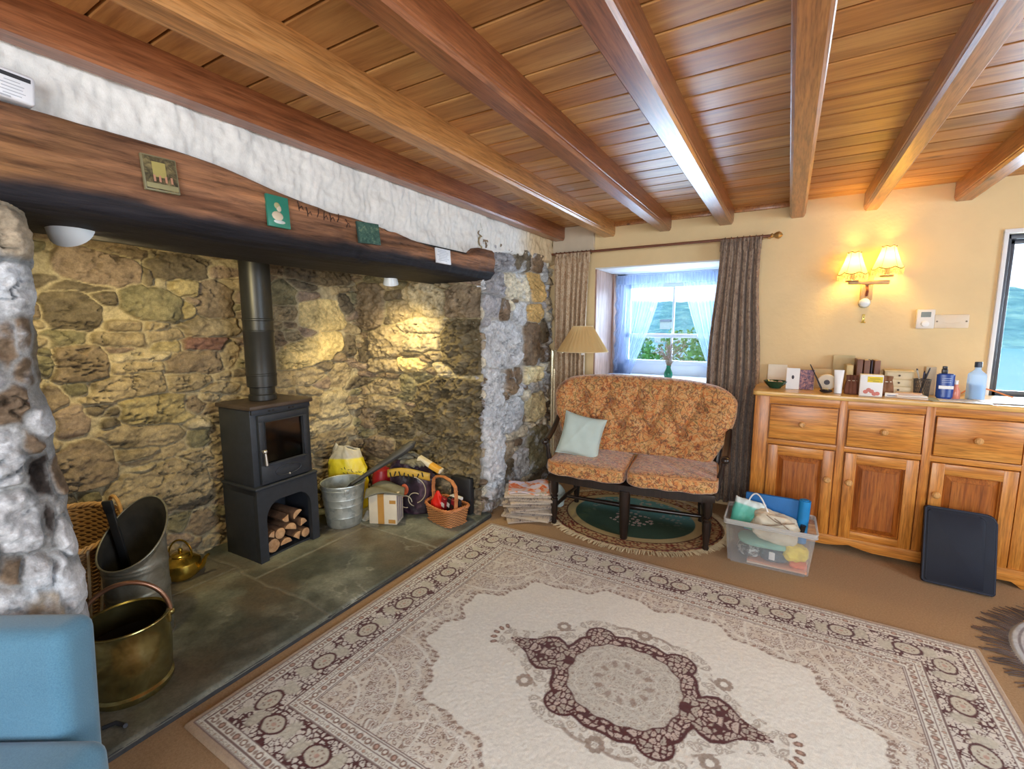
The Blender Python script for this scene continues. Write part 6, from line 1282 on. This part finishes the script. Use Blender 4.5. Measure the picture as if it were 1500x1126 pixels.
    for cu, cv in ((.0, .315), (.34, .19)):
        for q in range(8):
            a = q * PI / 4; e = np.hypot((au - cu - .024 * math.cos(a)) / .011, (av - cv - .024 * math.sin(a)) / .011); C = lay(C, smooth(1.1, .9, e) * .85, brown * .7 + grey * .3)
    lat = np.zeros_like(C) + rose * .55 + cream * .35; lat = lay(lat, smooth(.5, .2, mid) * .6, grey); ew = .27 + .14 * vnoise(au * 40, av * 40, seed=6)
    lat = lay(lat, smooth(ew, ew - .08, M2 - M1), dk); lat = lay(lat, smooth(.13, .10, M1) * .6, dk)
    regA = np.maximum(smooth(1.02, .98, arm), smooth(1.05, .97, kn)); ring = smooth(1.30, 1.26, rd) * smooth(.98, 1.0, rd); reg = np.maximum(regA, ring)
    reg = np.clip(reg, 0, 1); C = C * (1 - reg[..., None]) + lat * reg[..., None]
    edge_ = np.minimum.reduce([np.abs(arm - 1.0), np.abs(kn - 1.0)]); C = lay(C, smooth(.12, .05, np.abs(arm - 1)) * (rd > 1.2), dk); C = lay(C, smooth(.12, .06, np.abs(kn - 1.02)) * (rd > 1.2), dk); C = lay(C, smooth(.045, .02, np.abs(rd - 1.28)) * (kn > 1) * (arm > 1), dk); C = lay(C, smooth(.03, .015, np.abs(rd - 1.0)) * .8, dk)
    di = smooth(1.0, .98, rd); dc = np.zeros_like(C) + grey * .45 + cream * .5; dc = lay(dc, smooth(.40, .34, K1) * smooth(.20, .25, K1) * .65, grey * .5 + brown * .5); dc = lay(dc, smooth(.12, .06, np.abs(np.sin(rd * 11))) * .6, cream); dc = lay(dc, smooth(.12, .08, F1) * .6, brown)
    dc = lay(dc, smooth(.10, .04, np.abs(rd - .45)) * smooth(.0, .5, np.sin(np.arctan2(v, u) * 12)) * .6, brown); C = C * (1 - di[..., None]) + dc * di[..., None]
    # --- border
    tan = cA(.46, .34, .23)
    B = np.zeros_like(C) + cream * .93
    def dotrow(B, c, w_, per, col, col2):
        t = (sa / per) % 1 - .5; k = np.floor(sa / per) % 2; e = np.hypot(t * per / (w_ * .42), (d - c) / (w_ * .42)); B = lay(B, smooth(1.0, .85, e), col); B = lay(B, smooth(.55, .4, e), np.where(k[..., None] > 0, rose, cream) if 1 else col2); e2 = np.hypot((np.abs(t) - .5) * per / (w_ * .2), (d - c) / (w_ * .3)); return lay(B, smooth(1.1, .8, e2) * .8, col)
    B = dotrow(B, .034, .016, .022, grey, cream); B = dotrow(B, .067, .034, .045, brown, cream); B = dotrow(B, .252, .020, .030, brown * .5 + grey * .5, cream); B = dotrow(B, .285, .032, .040, brown, cream)
    per = .235; t = ((sa + .06) % per) - per / 2; k = np.floor((sa + .06) / per) % 2; w_ = d - .162
    mb = smooth(.088, .090, d) * smooth(.237, .235, d); L1, L2, lid = voro((sa + .006 * vnoise(u * 50, v * 50, seed=41)) / .0215, (d + side * 3.3) / .0215, 44); ew = .24 + .22 * vnoise(u * 26, v * 26, seed=45)
    mbc = np.zeros_like(C) + cream * .75 + rose * .17; mbc = lay(mbc, smooth(ew, ew - .08, L2 - L1), dk); mbc = lay(mbc, smooth(.15, .1, L1) * (lid > .6), dk)
    open_ = smooth(.045, .055, np.abs(t)) * smooth(.045, .025, np.abs(w_ - .02 * np.sin(t * 60))) * smooth(.105, .095, np.abs(t)); mbc = lay(mbc, open_ * .85, cA(.56, .53, .42))
    e = np.hypot(t / .046, w_ / .036) + .06 * vnoise(u * 60, v * 60, seed=46); mbc = lay(mbc, smooth(1.22, 1.12, e), dk); mbc = lay(mbc, smooth(.98, .9, e), cA(.58, .54, .43)); mbc = lay(mbc, smooth(.62, .55, e) * smooth(.42, .48, e) * smooth(-.2, .4, np.sin(np.arctan2(w_, t) * 9)), brown); mbc = lay(mbc, smooth(.25, .18, e), rose)
    B = B * (1 - mb[..., None]) + mbc * mb[..., None]
    for c_, hw in ((.024, .0022), (.0475, .0020), (.0875, .0024), (.2375, .0024), (.2665, .0018), (.305, .0026), (.312, .0014)): B = lay(B, smooth(hw + .0012, hw, np.abs(d - c_)) * .9, line)
    B = lay(B, smooth(.0215, .020, d), tan)
    bm_ = smooth(.3145, .313, d); C = C * (1 - bm_[..., None]) + B * bm_[..., None]
    C = C * (1 + .05 * vnoise(u * 3, v * 3, seed=50) + .07 * vnoise(u * 140, v * 140, seed=51))[..., None]
    Z = .013 + .0012 * vnoise(u * 8, v * 8, seed=52) + .0008 * vnoise(u * 120, v * 120, seed=53); Z = Z * smooth(0, .006, d) + .001
    Z += .004 * np.exp(-((v - .72 - .1 * u + .6) / .02) ** 2) * 0
    P = np.stack([u, v, Z], -1); s = N('wool_rug'); a = s.n('Attribute'); a.attribute_name = 'Col'; vv = s.coords(rand=False); g = s.ramp(s.noise(vv, 300, 3, .7), [(.3, (.84, .84, .84)), (.7, (1.10, 1.10, 1.10))])
    s.set(Base_Color=s.mix(1.0, a.outputs['Color'], g, 'MULTIPLY'), Roughness=.92, Specular_IOR_Level=.15, Sheen_Weight=.25); s.bump(s.noise(vv, 420, 2), .35, .002)
    o = npgrid('patterned_rug', P, C, s.m); o.location = (-.468, 1.640, 0); return o
tag(big_rug(), 'large cream oriental rug with a dark red lattice medallion and patterned borders on the carpet', 'rug')

def oval_rug(name, label, loc, a_, b_, colf, fringe_col, flen, nfr, group=None, rot=0):
    t = thing(name, label, 'rug', loc, rot); nr, na = 110, 300; r, th = np.meshgrid(np.linspace(0, 1, nr), np.linspace(0, 2 * PI, na), indexing='ij'); x, y = r * a_ * np.cos(th), r * b_ * np.sin(th)
    Z = .009 * smooth(1.0, .97, r) + .001 + .0006 * vnoise(x * 60, y * 60); C = colf(x, y, r, th); s_ = attrmat(name + '_pile', .95, 260, .12, .4, .003, 300, .1)
    npgrid('pile', np.stack([x, y, Z], -1), C, s_, t); rr = random.Random(3); b = MB()
    for k in range(nfr):
        a = 2 * PI * k / nfr + rr.uniform(-.004, .004); p = Vector((a_ * math.cos(a) * .995, b_ * math.sin(a) * .995, .006)); n = Vector((math.cos(a) / a_, math.sin(a) / b_, 0)).normalized(); sd = Vector((-n.y, n.x, 0)); L = flen * rr.uniform(.75, 1.15); q = rr.uniform(-.35, .35)
        b.tube([p, p + n * L * .5 + sd * q * L * .4 + Vector((0, 0, .003)), p + n * L + sd * q * L - Vector((0, 0, .003))], [.0034, .0030, .0018], 5)
    f = b.obj('fringe', fringe_col, t); f['kind'] = 'stuff'; f['label'] = 'fringe around the edge'; return t
def c_sofa(x, y, r, th):
    F1, F2, cid = voro(x / .045 + .02 * np.sin(y * 90), y / .045, 61); C = np.zeros(x.shape + (3,)) + cA(.50, .34, .16)
    C = lay(C, smooth(.22, .14, F2 - F1), cA(.20, .045, .03)); C = lay(C, smooth(.2, .15, F1) * (cid > .4), cA(.09, .05, .03)); band = smooth(.80, .79, r); C = C * (1 - band[..., None]) + cA(.48, .36, .17) * band[..., None]; C = lay(C, smooth(.012, .006, np.abs(r - .80)), cA(.10, .04, .03)); C = lay(C, smooth(.012, .006, np.abs(r - .97)), cA(.10, .04, .03))
    inn = smooth(.70, .69, r)[..., None]; g = cA(.05, .085, .055) * (1 - smooth(-.05, .2, y)[..., None]) + cA(.12, .30, .30) * smooth(-.05, .2, y)[..., None]; C = C * (1 - inn) + g * inn  # daylight on the back half painted in as a paler, bluer green
    G1, G2, gid = voro(x / .035, y / .035, 66); cen = smooth(.40, .36, np.hypot(x / .42, (y + .06) / .30)) + smooth(.0, .3, vnoise(x * 10, y * 10, seed=3)) * .6 * smooth(-.1, .25, y); C = lay(C, smooth(.36, .32, G1) * (gid > .4) * np.clip(cen, 0, 1), cA(.62, .50, .42)); C = lay(C, smooth(.16, .12, G1) * (gid > .4) * np.clip(cen, 0, 1), cA(.34, .08, .05)); return C
oval_rug('oval_rug', 'oval green and rust rug with a thick cream fringe lying under the sofa', (-.90, 3.26, .0), .62, .52, c_sofa, plain('cream_fringe', (.62, .50, .30), .95, var=.15), .055, 520)
def c_grey(x, y, r, th):
    C = np.zeros(x.shape + (3,)) + cA(.52, .55, .58); C = lay(C, smooth(.0, .5, fbm(x * 9, y * 9, oct=4, seed=9)) * .5, cA(.72, .74, .76)); C = lay(C, smooth(.012, .006, np.abs(r - .93)), cA(.25, .23, .24)); F1, F2, cid = voro(x / .05, y / .05, 71); return lay(C, smooth(.2, .1, F2 - F1) * smooth(.1, .3, vnoise(x * 6, y * 6, seed=8)) * .4, cA(.35, .36, .38))
oval_rug('round_rug', 'round pale grey rug with a long dark fringe at the right edge of the room', (1.45, 2.66, .0), .53, .53, c_grey, plain('dark_fringe', (.12, .085, .07), .95, var=.3), .105, 230)

# ================================================================ NEWSPAPERS
def news_mat(name, base, ink, amt):
    s = N(name); v = s.coords((1, .25, 1)); n = s.noise(v, 90, 3, .7); n2 = s.noise(s.coords(), 11, 2, .5)
    c = s.ramp(n, [(.42, base), (.52, base), (.60, ink)]); c = s.mix(s.ramp(n2, [(.5 - amt, (1, 1, 1)), (.56 - amt, (0, 0, 0))]), base, c) if 0 else s.mix(s.ramp(n2, [(.45, (0, 0, 0)), (.5, (amt, amt, amt))]), base, c); s.set(Base_Color=c, Roughness=.8); return s.m
nm_ = [news_mat('newsprint_%d' % k, b_, i_, a_) for k, (b_, i_, a_) in enumerate([((.60, .50, .40), (.18, .14, .13), .9), ((.66, .56, .44), (.25, .2, .2), .7), ((.52, .44, .37), (.12, .1, .12), .9), ((.70, .60, .48), (.3, .22, .2), .5)])]
ordn = ['lowest', 'second lowest', 'third lowest', 'fourth lowest', 'fifth lowest', 'sixth lowest', 'seventh lowest', 'eighth lowest', 'ninth lowest', 'tenth lowest']
rr = random.Random(21); z = .003
for k in range(10):
    th = rr.uniform(.014, .024); L, W_ = rr.uniform(.30, .36), rr.uniform(.23, .27); cx, cy = -1.565 + rr.uniform(-.02, .02), 2.885 + rr.uniform(-.02, .02); rz = math.radians([38, 12, 30, 20, 44, 25, 15, 34, 22, 28][k]); sag = .002
    b = MB()
    def nf(u, v, sg, L=L, W_=W_, th=th, sag=sag, k=k):
        x, y = (u - .5) * L, (v - .5) * W_; zz = sag * (1 - (2 * u - 1) ** 2) - .002 * max(0, abs(2 * u - 1) - .7) * 3; return (x, y + .004 * math.sin(u * 5 + k), zz + th / 2 * sg * (1 - .25 * abs(2 * v - 1) ** 4))
    n1_, n2_ = 16, 10; b.grid(lambda u, v: nf(u, v, 1), n1_, n2_); b.grid(lambda u, v: nf(u, v, -1), n1_, n2_)
    for q in range(4):       # page edges all round
        for lay_ in range(3):
            f0, f1 = -1 + 2 * lay_ / 3, -1 + 2 * (lay_ + .8) / 3
            def ef(u, v, q=q, f0=f0, f1=f1):
                a = {0: (u, 0), 1: (u, 1), 2: (0, u), 3: (1, u)}[q]; p = nf(a[0], a[1], f0 + (f1 - f0) * v); o_ = .003 * math.sin(PI * v); return (p[0] + (o_ if q == 3 else -o_ if q == 2 else 0), p[1] + (o_ if q == 1 else -o_ if q == 0 else 0), p[2])
            b.grid(ef, 12, 2)
    z += th / 2; o = b.obj('newspaper', nm_[k % 4], None, (cx, cy, z + .004), rz, angle=50); z += th / 2 + .0015
    tag(o, 'folded newspaper, %s in the untidy pile between the stone pier and the sofa' % ordn[k], 'newspaper', 'newspapers in the pile')
z += .006
t = thing('magazine', 'crumpled magazine with an orange and pink picture on top of the newspaper pile', 'magazine', (-1.575, 2.885, z + .006), math.radians(30))
b = MB(); b.grid(lambda u, v: ((u - .5) * .30, (v - .5) * .24, .012 * math.sin(u * 6) * math.cos(v * 4) + .03 * (v > .5) * (v - .5) * (1 + math.sin(u * 9) * .4)), 30, 24)
s = N('magazine_picture'); v = s.coords(rand=False); n = s.noise(v, 16, 4, .6, .6); s.set(Base_Color=s.ramp(n, [(.34, (.80, .66, .70)), (.45, (.72, .66, .80)), (.5, (.82, .62, .50)), (.58, (.85, .22, .06)), (.66, (.72, .10, .03)), (.75, (.80, .60, .40))]), Roughness=.35); b.obj('cover', s.m, t, solid=.003)
b = MB(); b.bx(-.14, .14, -.11, .11, -.012, -.006, .002); b.obj('pages', nm_[3], t)
tbg, obg, fbg = bag('plastic_bag', 'small crumpled pale green white plastic bag between the newspapers and the front sofa leg', (-1.50, 3.16, .003), .16, .12, .17, plain('pale_plastic', (.62, .72, .68), .3, bump=.6, bscale=20, bdist=.006), .3, 31, droop=.0)

# ================================================================ STORAGE BOX
m_crate = cloudy('clear_crate_plastic', (.78, .80, .80), .80); m_crate2 = cloudy('crate_rim_plastic', (.80, .80, .78), .40)
t = thing('storage_box', 'clear plastic storage box full of bags and papers in front of the curtain and sideboard', 'storage box', (-.025, 3.055, .003), math.radians(.5))
w0, w1, d0, d1, hb = .205, .228, .135, .15, .262
def wall_box(b, ws, ds, za, zb, thk=.003):
    P0 = [(-ws[0], -ds[0], za), (ws[0], -ds[0], za), (ws[0], ds[0], za), (-ws[0], ds[0], za)]; P1 = [(-ws[1], -ds[1], zb), (ws[1], -ds[1], zb), (ws[1], ds[1], zb), (-ws[1], ds[1], zb)]
    v0 = [b.bm.verts.new(p) for p in P0]; v1 = [b.bm.verts.new(p) for p in P1]
    for i in range(4): b.bm.faces.new([v0[i], v0[(i + 1) % 4], v1[(i + 1) % 4], v1[i]])
    return v0
b = MB(); v0 = wall_box(b, (w0, w1), (d0, d1), .002, hb); b.bm.faces.new(v0[::-1]); bmesh.ops.bevel(b.bm, geom=[e for e in b.bm.edges if abs(e.verts[0].co.z - e.verts[1].co.z) > .1], offset=.018, segments=4, affect='EDGES'); b.obj('tub', m_crate, t, solid=.003)
b = MB(); r_ = .02; ring = []
for (sx_, sy_, a0) in [(1, -1, -PI / 2), (1, 1, 0), (-1, 1, PI / 2), (-1, -1, PI)]:
    for q in range(5): a = a0 + q * PI / 8; ring.append((sx_ * (w1 + .006 - r_) + r_ * math.cos(a), sy_ * (d1 + .006 - r_) + r_ * math.sin(a)))
b.tube([(x, y, hb) for x, y in ring], .005, 8, True); b.tube([(x * 1.006, y * 1.006, hb - .022) for x, y in ring], .0032, 8, True); b.obj('rim', m_crate2, t)
b = MB(); b.grid(lambda u, v: (ring[int(round(u * len(ring))) % len(ring)][0], ring[int(round(u * len(ring))) % len(ring)][1], hb - .022 * v), len(ring), 1, True); b.obj('rim_band', m_crate2, t, solid=.002)
bx0 = Vector((-.025, 3.055, 0))
def soft(name, label, cat, c, rad, mat, seed=0, rot=(0, 0, 0), flat=.5, amp=.14, group=None):
    b = MB(); bmesh.ops.create_icosphere(b.bm, subdivisions=5, radius=1.0)
    for v in b.bm.verts:
        n = v.co.normalized(); q = float(fbm(np.array(n.x * 1.7 + seed), np.array(n.y * 1.7), np.array(n.z * 1.7), oct=4, seed=seed)); k = (abs(n.x) ** 3 + abs(n.y) ** 3 + abs(n.z) ** 3) ** (-1 / 3); v.co = Vector((n.x * rad[0], n.y * rad[1], n.z * rad[2])) * k * (1 + amp * q)
    o = b.obj(name, mat, None, c); o.rotation_euler = rot; return tag(o, label, cat, group)
# blue zipped case standing at the back, with a rolled blue mat end
t = thing('blue_folder', 'bright blue folded fabric case standing at the back of the clear storage box', 'case', (.015, 3.150, .14)); b = MB(); b.box((-.03, 0, .11), (.30, .028, .24), (math.radians(-3), 0, 0), .008); b.obj('case', P_('bright_blue_fabric', (.01, .15, .42), rough=.6), t)
b = MB(); b.tube([(.125, -.015, -.02), (.135, -.02, .24)], .030, 18); b.tube([(.125, -.016, -.02), (.135, -.020, .245)], .018, 14); b.obj('rolled_edge', P_('cyan_blue_fabric', (.01, .24, .56), rough=.6), t)
b = MB(); b.tube([(.128, -.055, .06), (.133, -.058, .10)], .014, 14); b.obj('black_toggle', m_blk, t)
# mint and white bag with cord handles
def pillow_mesh(w_, h_, th, seed):
    def f(u, v, sg):
        x, y = 2 * u - 1, 2 * v - 1; t_ = th * math.sqrt(max(0, (1 - x ** 4) * (1 - y ** 4))); q = float(fbm(np.array(x * 1.8 + seed), np.array(y * 1.8), oct=4, seed=seed)); return (x * w_ / 2 + q * .006, -sg * t_ - q * th * .5 * (1 - abs(x)), y * h_ / 2 + q * .008)
    b = MB(); b.grid(lambda u, v: f(u, v, 1), 30, 30); b.grid(lambda u, v: f(u, v, -1), 30, 30); return b
t = thing('carrier_bag', 'mint green and white bag with a white cord handle in the storage box', 'bag', (-.145, 3.06, .262)); t.rotation_euler = (math.radians(-14), math.radians(8), math.radians(-6))
s = N('mint_white_bag'); v = s.coords(rand=False); sp = s.n('SeparateXYZ'); s.l(v, sp.inputs[0]); s.set(Base_Color=s.ramp(sp.outputs[2], [(.0, (.10, .50, .38)), (.045, (.16, .55, .44)), (.055, (.72, .82, .78))]), Roughness=.5); s.bump(s.noise(v, 30, 4), .3, .005)
pillow_mesh(.17, .17, .03, 5).obj('bag_body', s.m, t, angle=70)
b = MB(); b.tube(bez((-.01, -.01, .075), (.01, -.03, .19), (.06, -.03, .12), (.12, -.05, .03), 18), .0045, 8); b.obj('cord_handle', m_wh, t)
# cream drawstring bag
m_calico = plain('cream_calico', (.66, .60, .46), .9, var=.12, scale=14, bump=.6, bscale=18, bdist=.012)
soft('drawstring_bag', 'crumpled cream calico drawstring bag filling the middle of the storage box', 'bag', (.000, 3.035, .225), (.125, .085, .080), m_calico, 4, (0, .22, .1), amp=.30)
b = MB(); b.tube(bez((-.04, 2.965, .31), (0, 2.94, .29), (.02, 2.95, .27), (.06, 2.95, .285), 14), .003, 6); b.tube(bez((-.06, 2.95, .25), (0, 2.93, .262), (.04, 2.94, .28), (.10, 2.96, .29), 14), .003, 6); b.tube(bez((.0, 2.955, .30), (.03, 2.94, .29), (.06, 2.935, .27), (.085, 2.94, .245), 14), .003, 6)
tag(b.obj('string', P_('taupe_string', (.30, .22, .15), rough=.9), None), 'brownish string across the cream calico bag in the storage box', 'string')
soft('folded_cloth', 'pale green folded cloth lying under the cream bag in the storage box', 'cloth', (-.04, 3.04, .125), (.145, .10, .022), P_('pale_green_cloth', (.22, .48, .38), rough=.9), 9, (0, 0, .05), amp=.06)
soft('cloth_bundle', 'yellow crumpled cloth near the right wall of the storage box', 'cloth', (.115, 2.995, .105), (.060, .050, .045), P_('yellow_duster', (.80, .62, .06), rough=.85, bump=.5), 14, (0, .1, .2), amp=.35)
soft('cloth_bundle', 'dark grey blue bundle in the bottom middle of the storage box', 'cloth', (.01, 3.02, .068), (.075, .075, .038), P_('slate_blue_cloth', (.06, .09, .12), rough=.9), 17, (0, 0, .2), amp=.2)
soft('cloth_bundle', 'black and white patterned bundle in the bottom left of the storage box', 'cloth', (-.125, 3.03, .062), (.065, .080, .032), pic_mat('mono_pattern', [(.4, (.03, .03, .035)), (.5, (.12, .12, .12)), (.56, (.6, .6, .55))], 30), 19, (0, 0, .1), amp=.2)
box_thing('packet', 'small white barcoded packet near the bottom front of the storage box', 'packet', (.0, 2.942, .055), (.030, .008, .045), m_wh, -4); soft('cloth_bundle', 'orange red item at the bottom right of the storage box', 'cloth', (.13, 2.985, .045), (.045, .045, .016), P_('coral_cloth', (.75, .16, .07), rough=.8), 23, amp=.12)
for k, (x, y, rz, c_, lb) in enumerate([(.02, 3.05, 2, (.74, .62, .48), 'cream magazine at the very bottom of the storage box'), (.03, 3.04, -3, (.72, .34, .20), 'orange edged magazine near the bottom of the storage box')]):
    o = MB().bx(-.15, .15, -.11, .11, 0, .009, .002).obj('magazine', P_('crate_mag_%d' % k, c_), None, (x, y, .009 + .0105 * k), math.radians(rz)); tag(o, lb, 'magazine', 'magazines in the storage box')

# ================================================================ LEATHER CASE
m_leath = plain('blue_black_leather', (.006, .008, .017), .55, var=.15, Specular_IOR_Level=.28, bump=.35, bscale=220, bdist=.0012)
t = thing('leather_folder', 'upright dark blue black leather folder case leaning against the sideboard doors', 'folder case', (.862, 3.215, .004)); t.rotation_euler = (math.radians(-16.5), 0, math.radians(-3))
def rr_poly(w_, h_, rs):
    out = []
    for (sx_, sy_, a0, r) in [(1, 0, -PI / 2, rs[0]), (1, 1, 0, rs[1]), (-1, 1, PI / 2, rs[2]), (-1, 0, PI, rs[3])]:
        cx = sx_ * (w_ / 2 - r); cy = (h_ - r) if sy_ else r
        for q in range(7): a = a0 + q * PI / 12; out.append((cx + r * math.cos(a), cy + r * math.sin(a)))
    return out
M = Matrix(((1, 0, 0, 0), (0, 0, 1, 0), (0, 1, 0, 0), (0, 0, 0, 1)))
pw, ph = .292, .415
b = MB(); b.prism(rr_poly(pw, ph, (.012, .045, .012, .012)), -.022, .018, M, .008); b.obj('body', m_leath, t)
b = MB(); b.prism(rr_poly(pw - .06, ph - .035, (.01, .03, .01, .01)), -.027, -.020, Matrix.Translation((-.015, 0, .014)) @ M, .004); b.obj('front_panel', m_leath, t)
b = MB(); b.tube([(x, -.0225, y) for x, y in [(p[0] * .965, p[1] * .965 + .007) for p in rr_poly(pw, ph, (.012, .045, .012, .012))]], .0014, 5, True); b.obj('stitching', P_('navy_thread', (.05, .06, .09), rough=.7), t)
b = MB(); b.tube([(pw / 2 - .002, 0, .02), (pw / 2 + .001, 0, .2), (pw / 2 - .002, 0, ph - .05)], .0035, 6); b.obj('zip', P_('dull_zip', (.10, .10, .11), rough=.4, metal=.7), t)

# ================================================================ ARMCHAIR
s = N('sky_blue_upholstery'); v = s.coords(rand=False); n = s.noise(v, 5, 3, .5); n2 = s.noise(v, 300, 2, .7)
s.set(Base_Color=s.mix(.35, s.ramp(n, [(.3, (.06, .18, .28)), (.7, (.09, .24, .35))]), s.ramp(n2, [(.3, (.04, .14, .23)), (.7, (.14, .32, .44))])), Roughness=.85, Sheen_Weight=.4); s.bump(n2, .3, .001); m_blue = s.m
ang = math.atan2(.53, .85)
t = thing('armchair', 'sky blue upholstered low armchair in the near left corner by the hearth', 'armchair', (-1.385, .325, 0), ang)
b = MB(); b.box((-.275, .055, .458), (.47, .115, .445), (math.radians(-3), 0, 0), .038, 5); b.obj('backrest', m_blue, t)
b = MB(); b.box((-.183, -.25, .374), (.515, .50, .135), None, .045, 5); b.obj('seat', m_blue, t)
b = MB(); b.box((-.235, -.20, .27), (.44, .46, .08), None, .01); b.obj('base_frame', m_blue, t)
for x in (-.43, -.04):
    for y in (.03, -.40): b = MB(); b.lathe([(0, 0), (.012, 0), (.018, .235), (0, .235)], (x, y, 0), 12); b.obj('leg', m_dkwood, t)
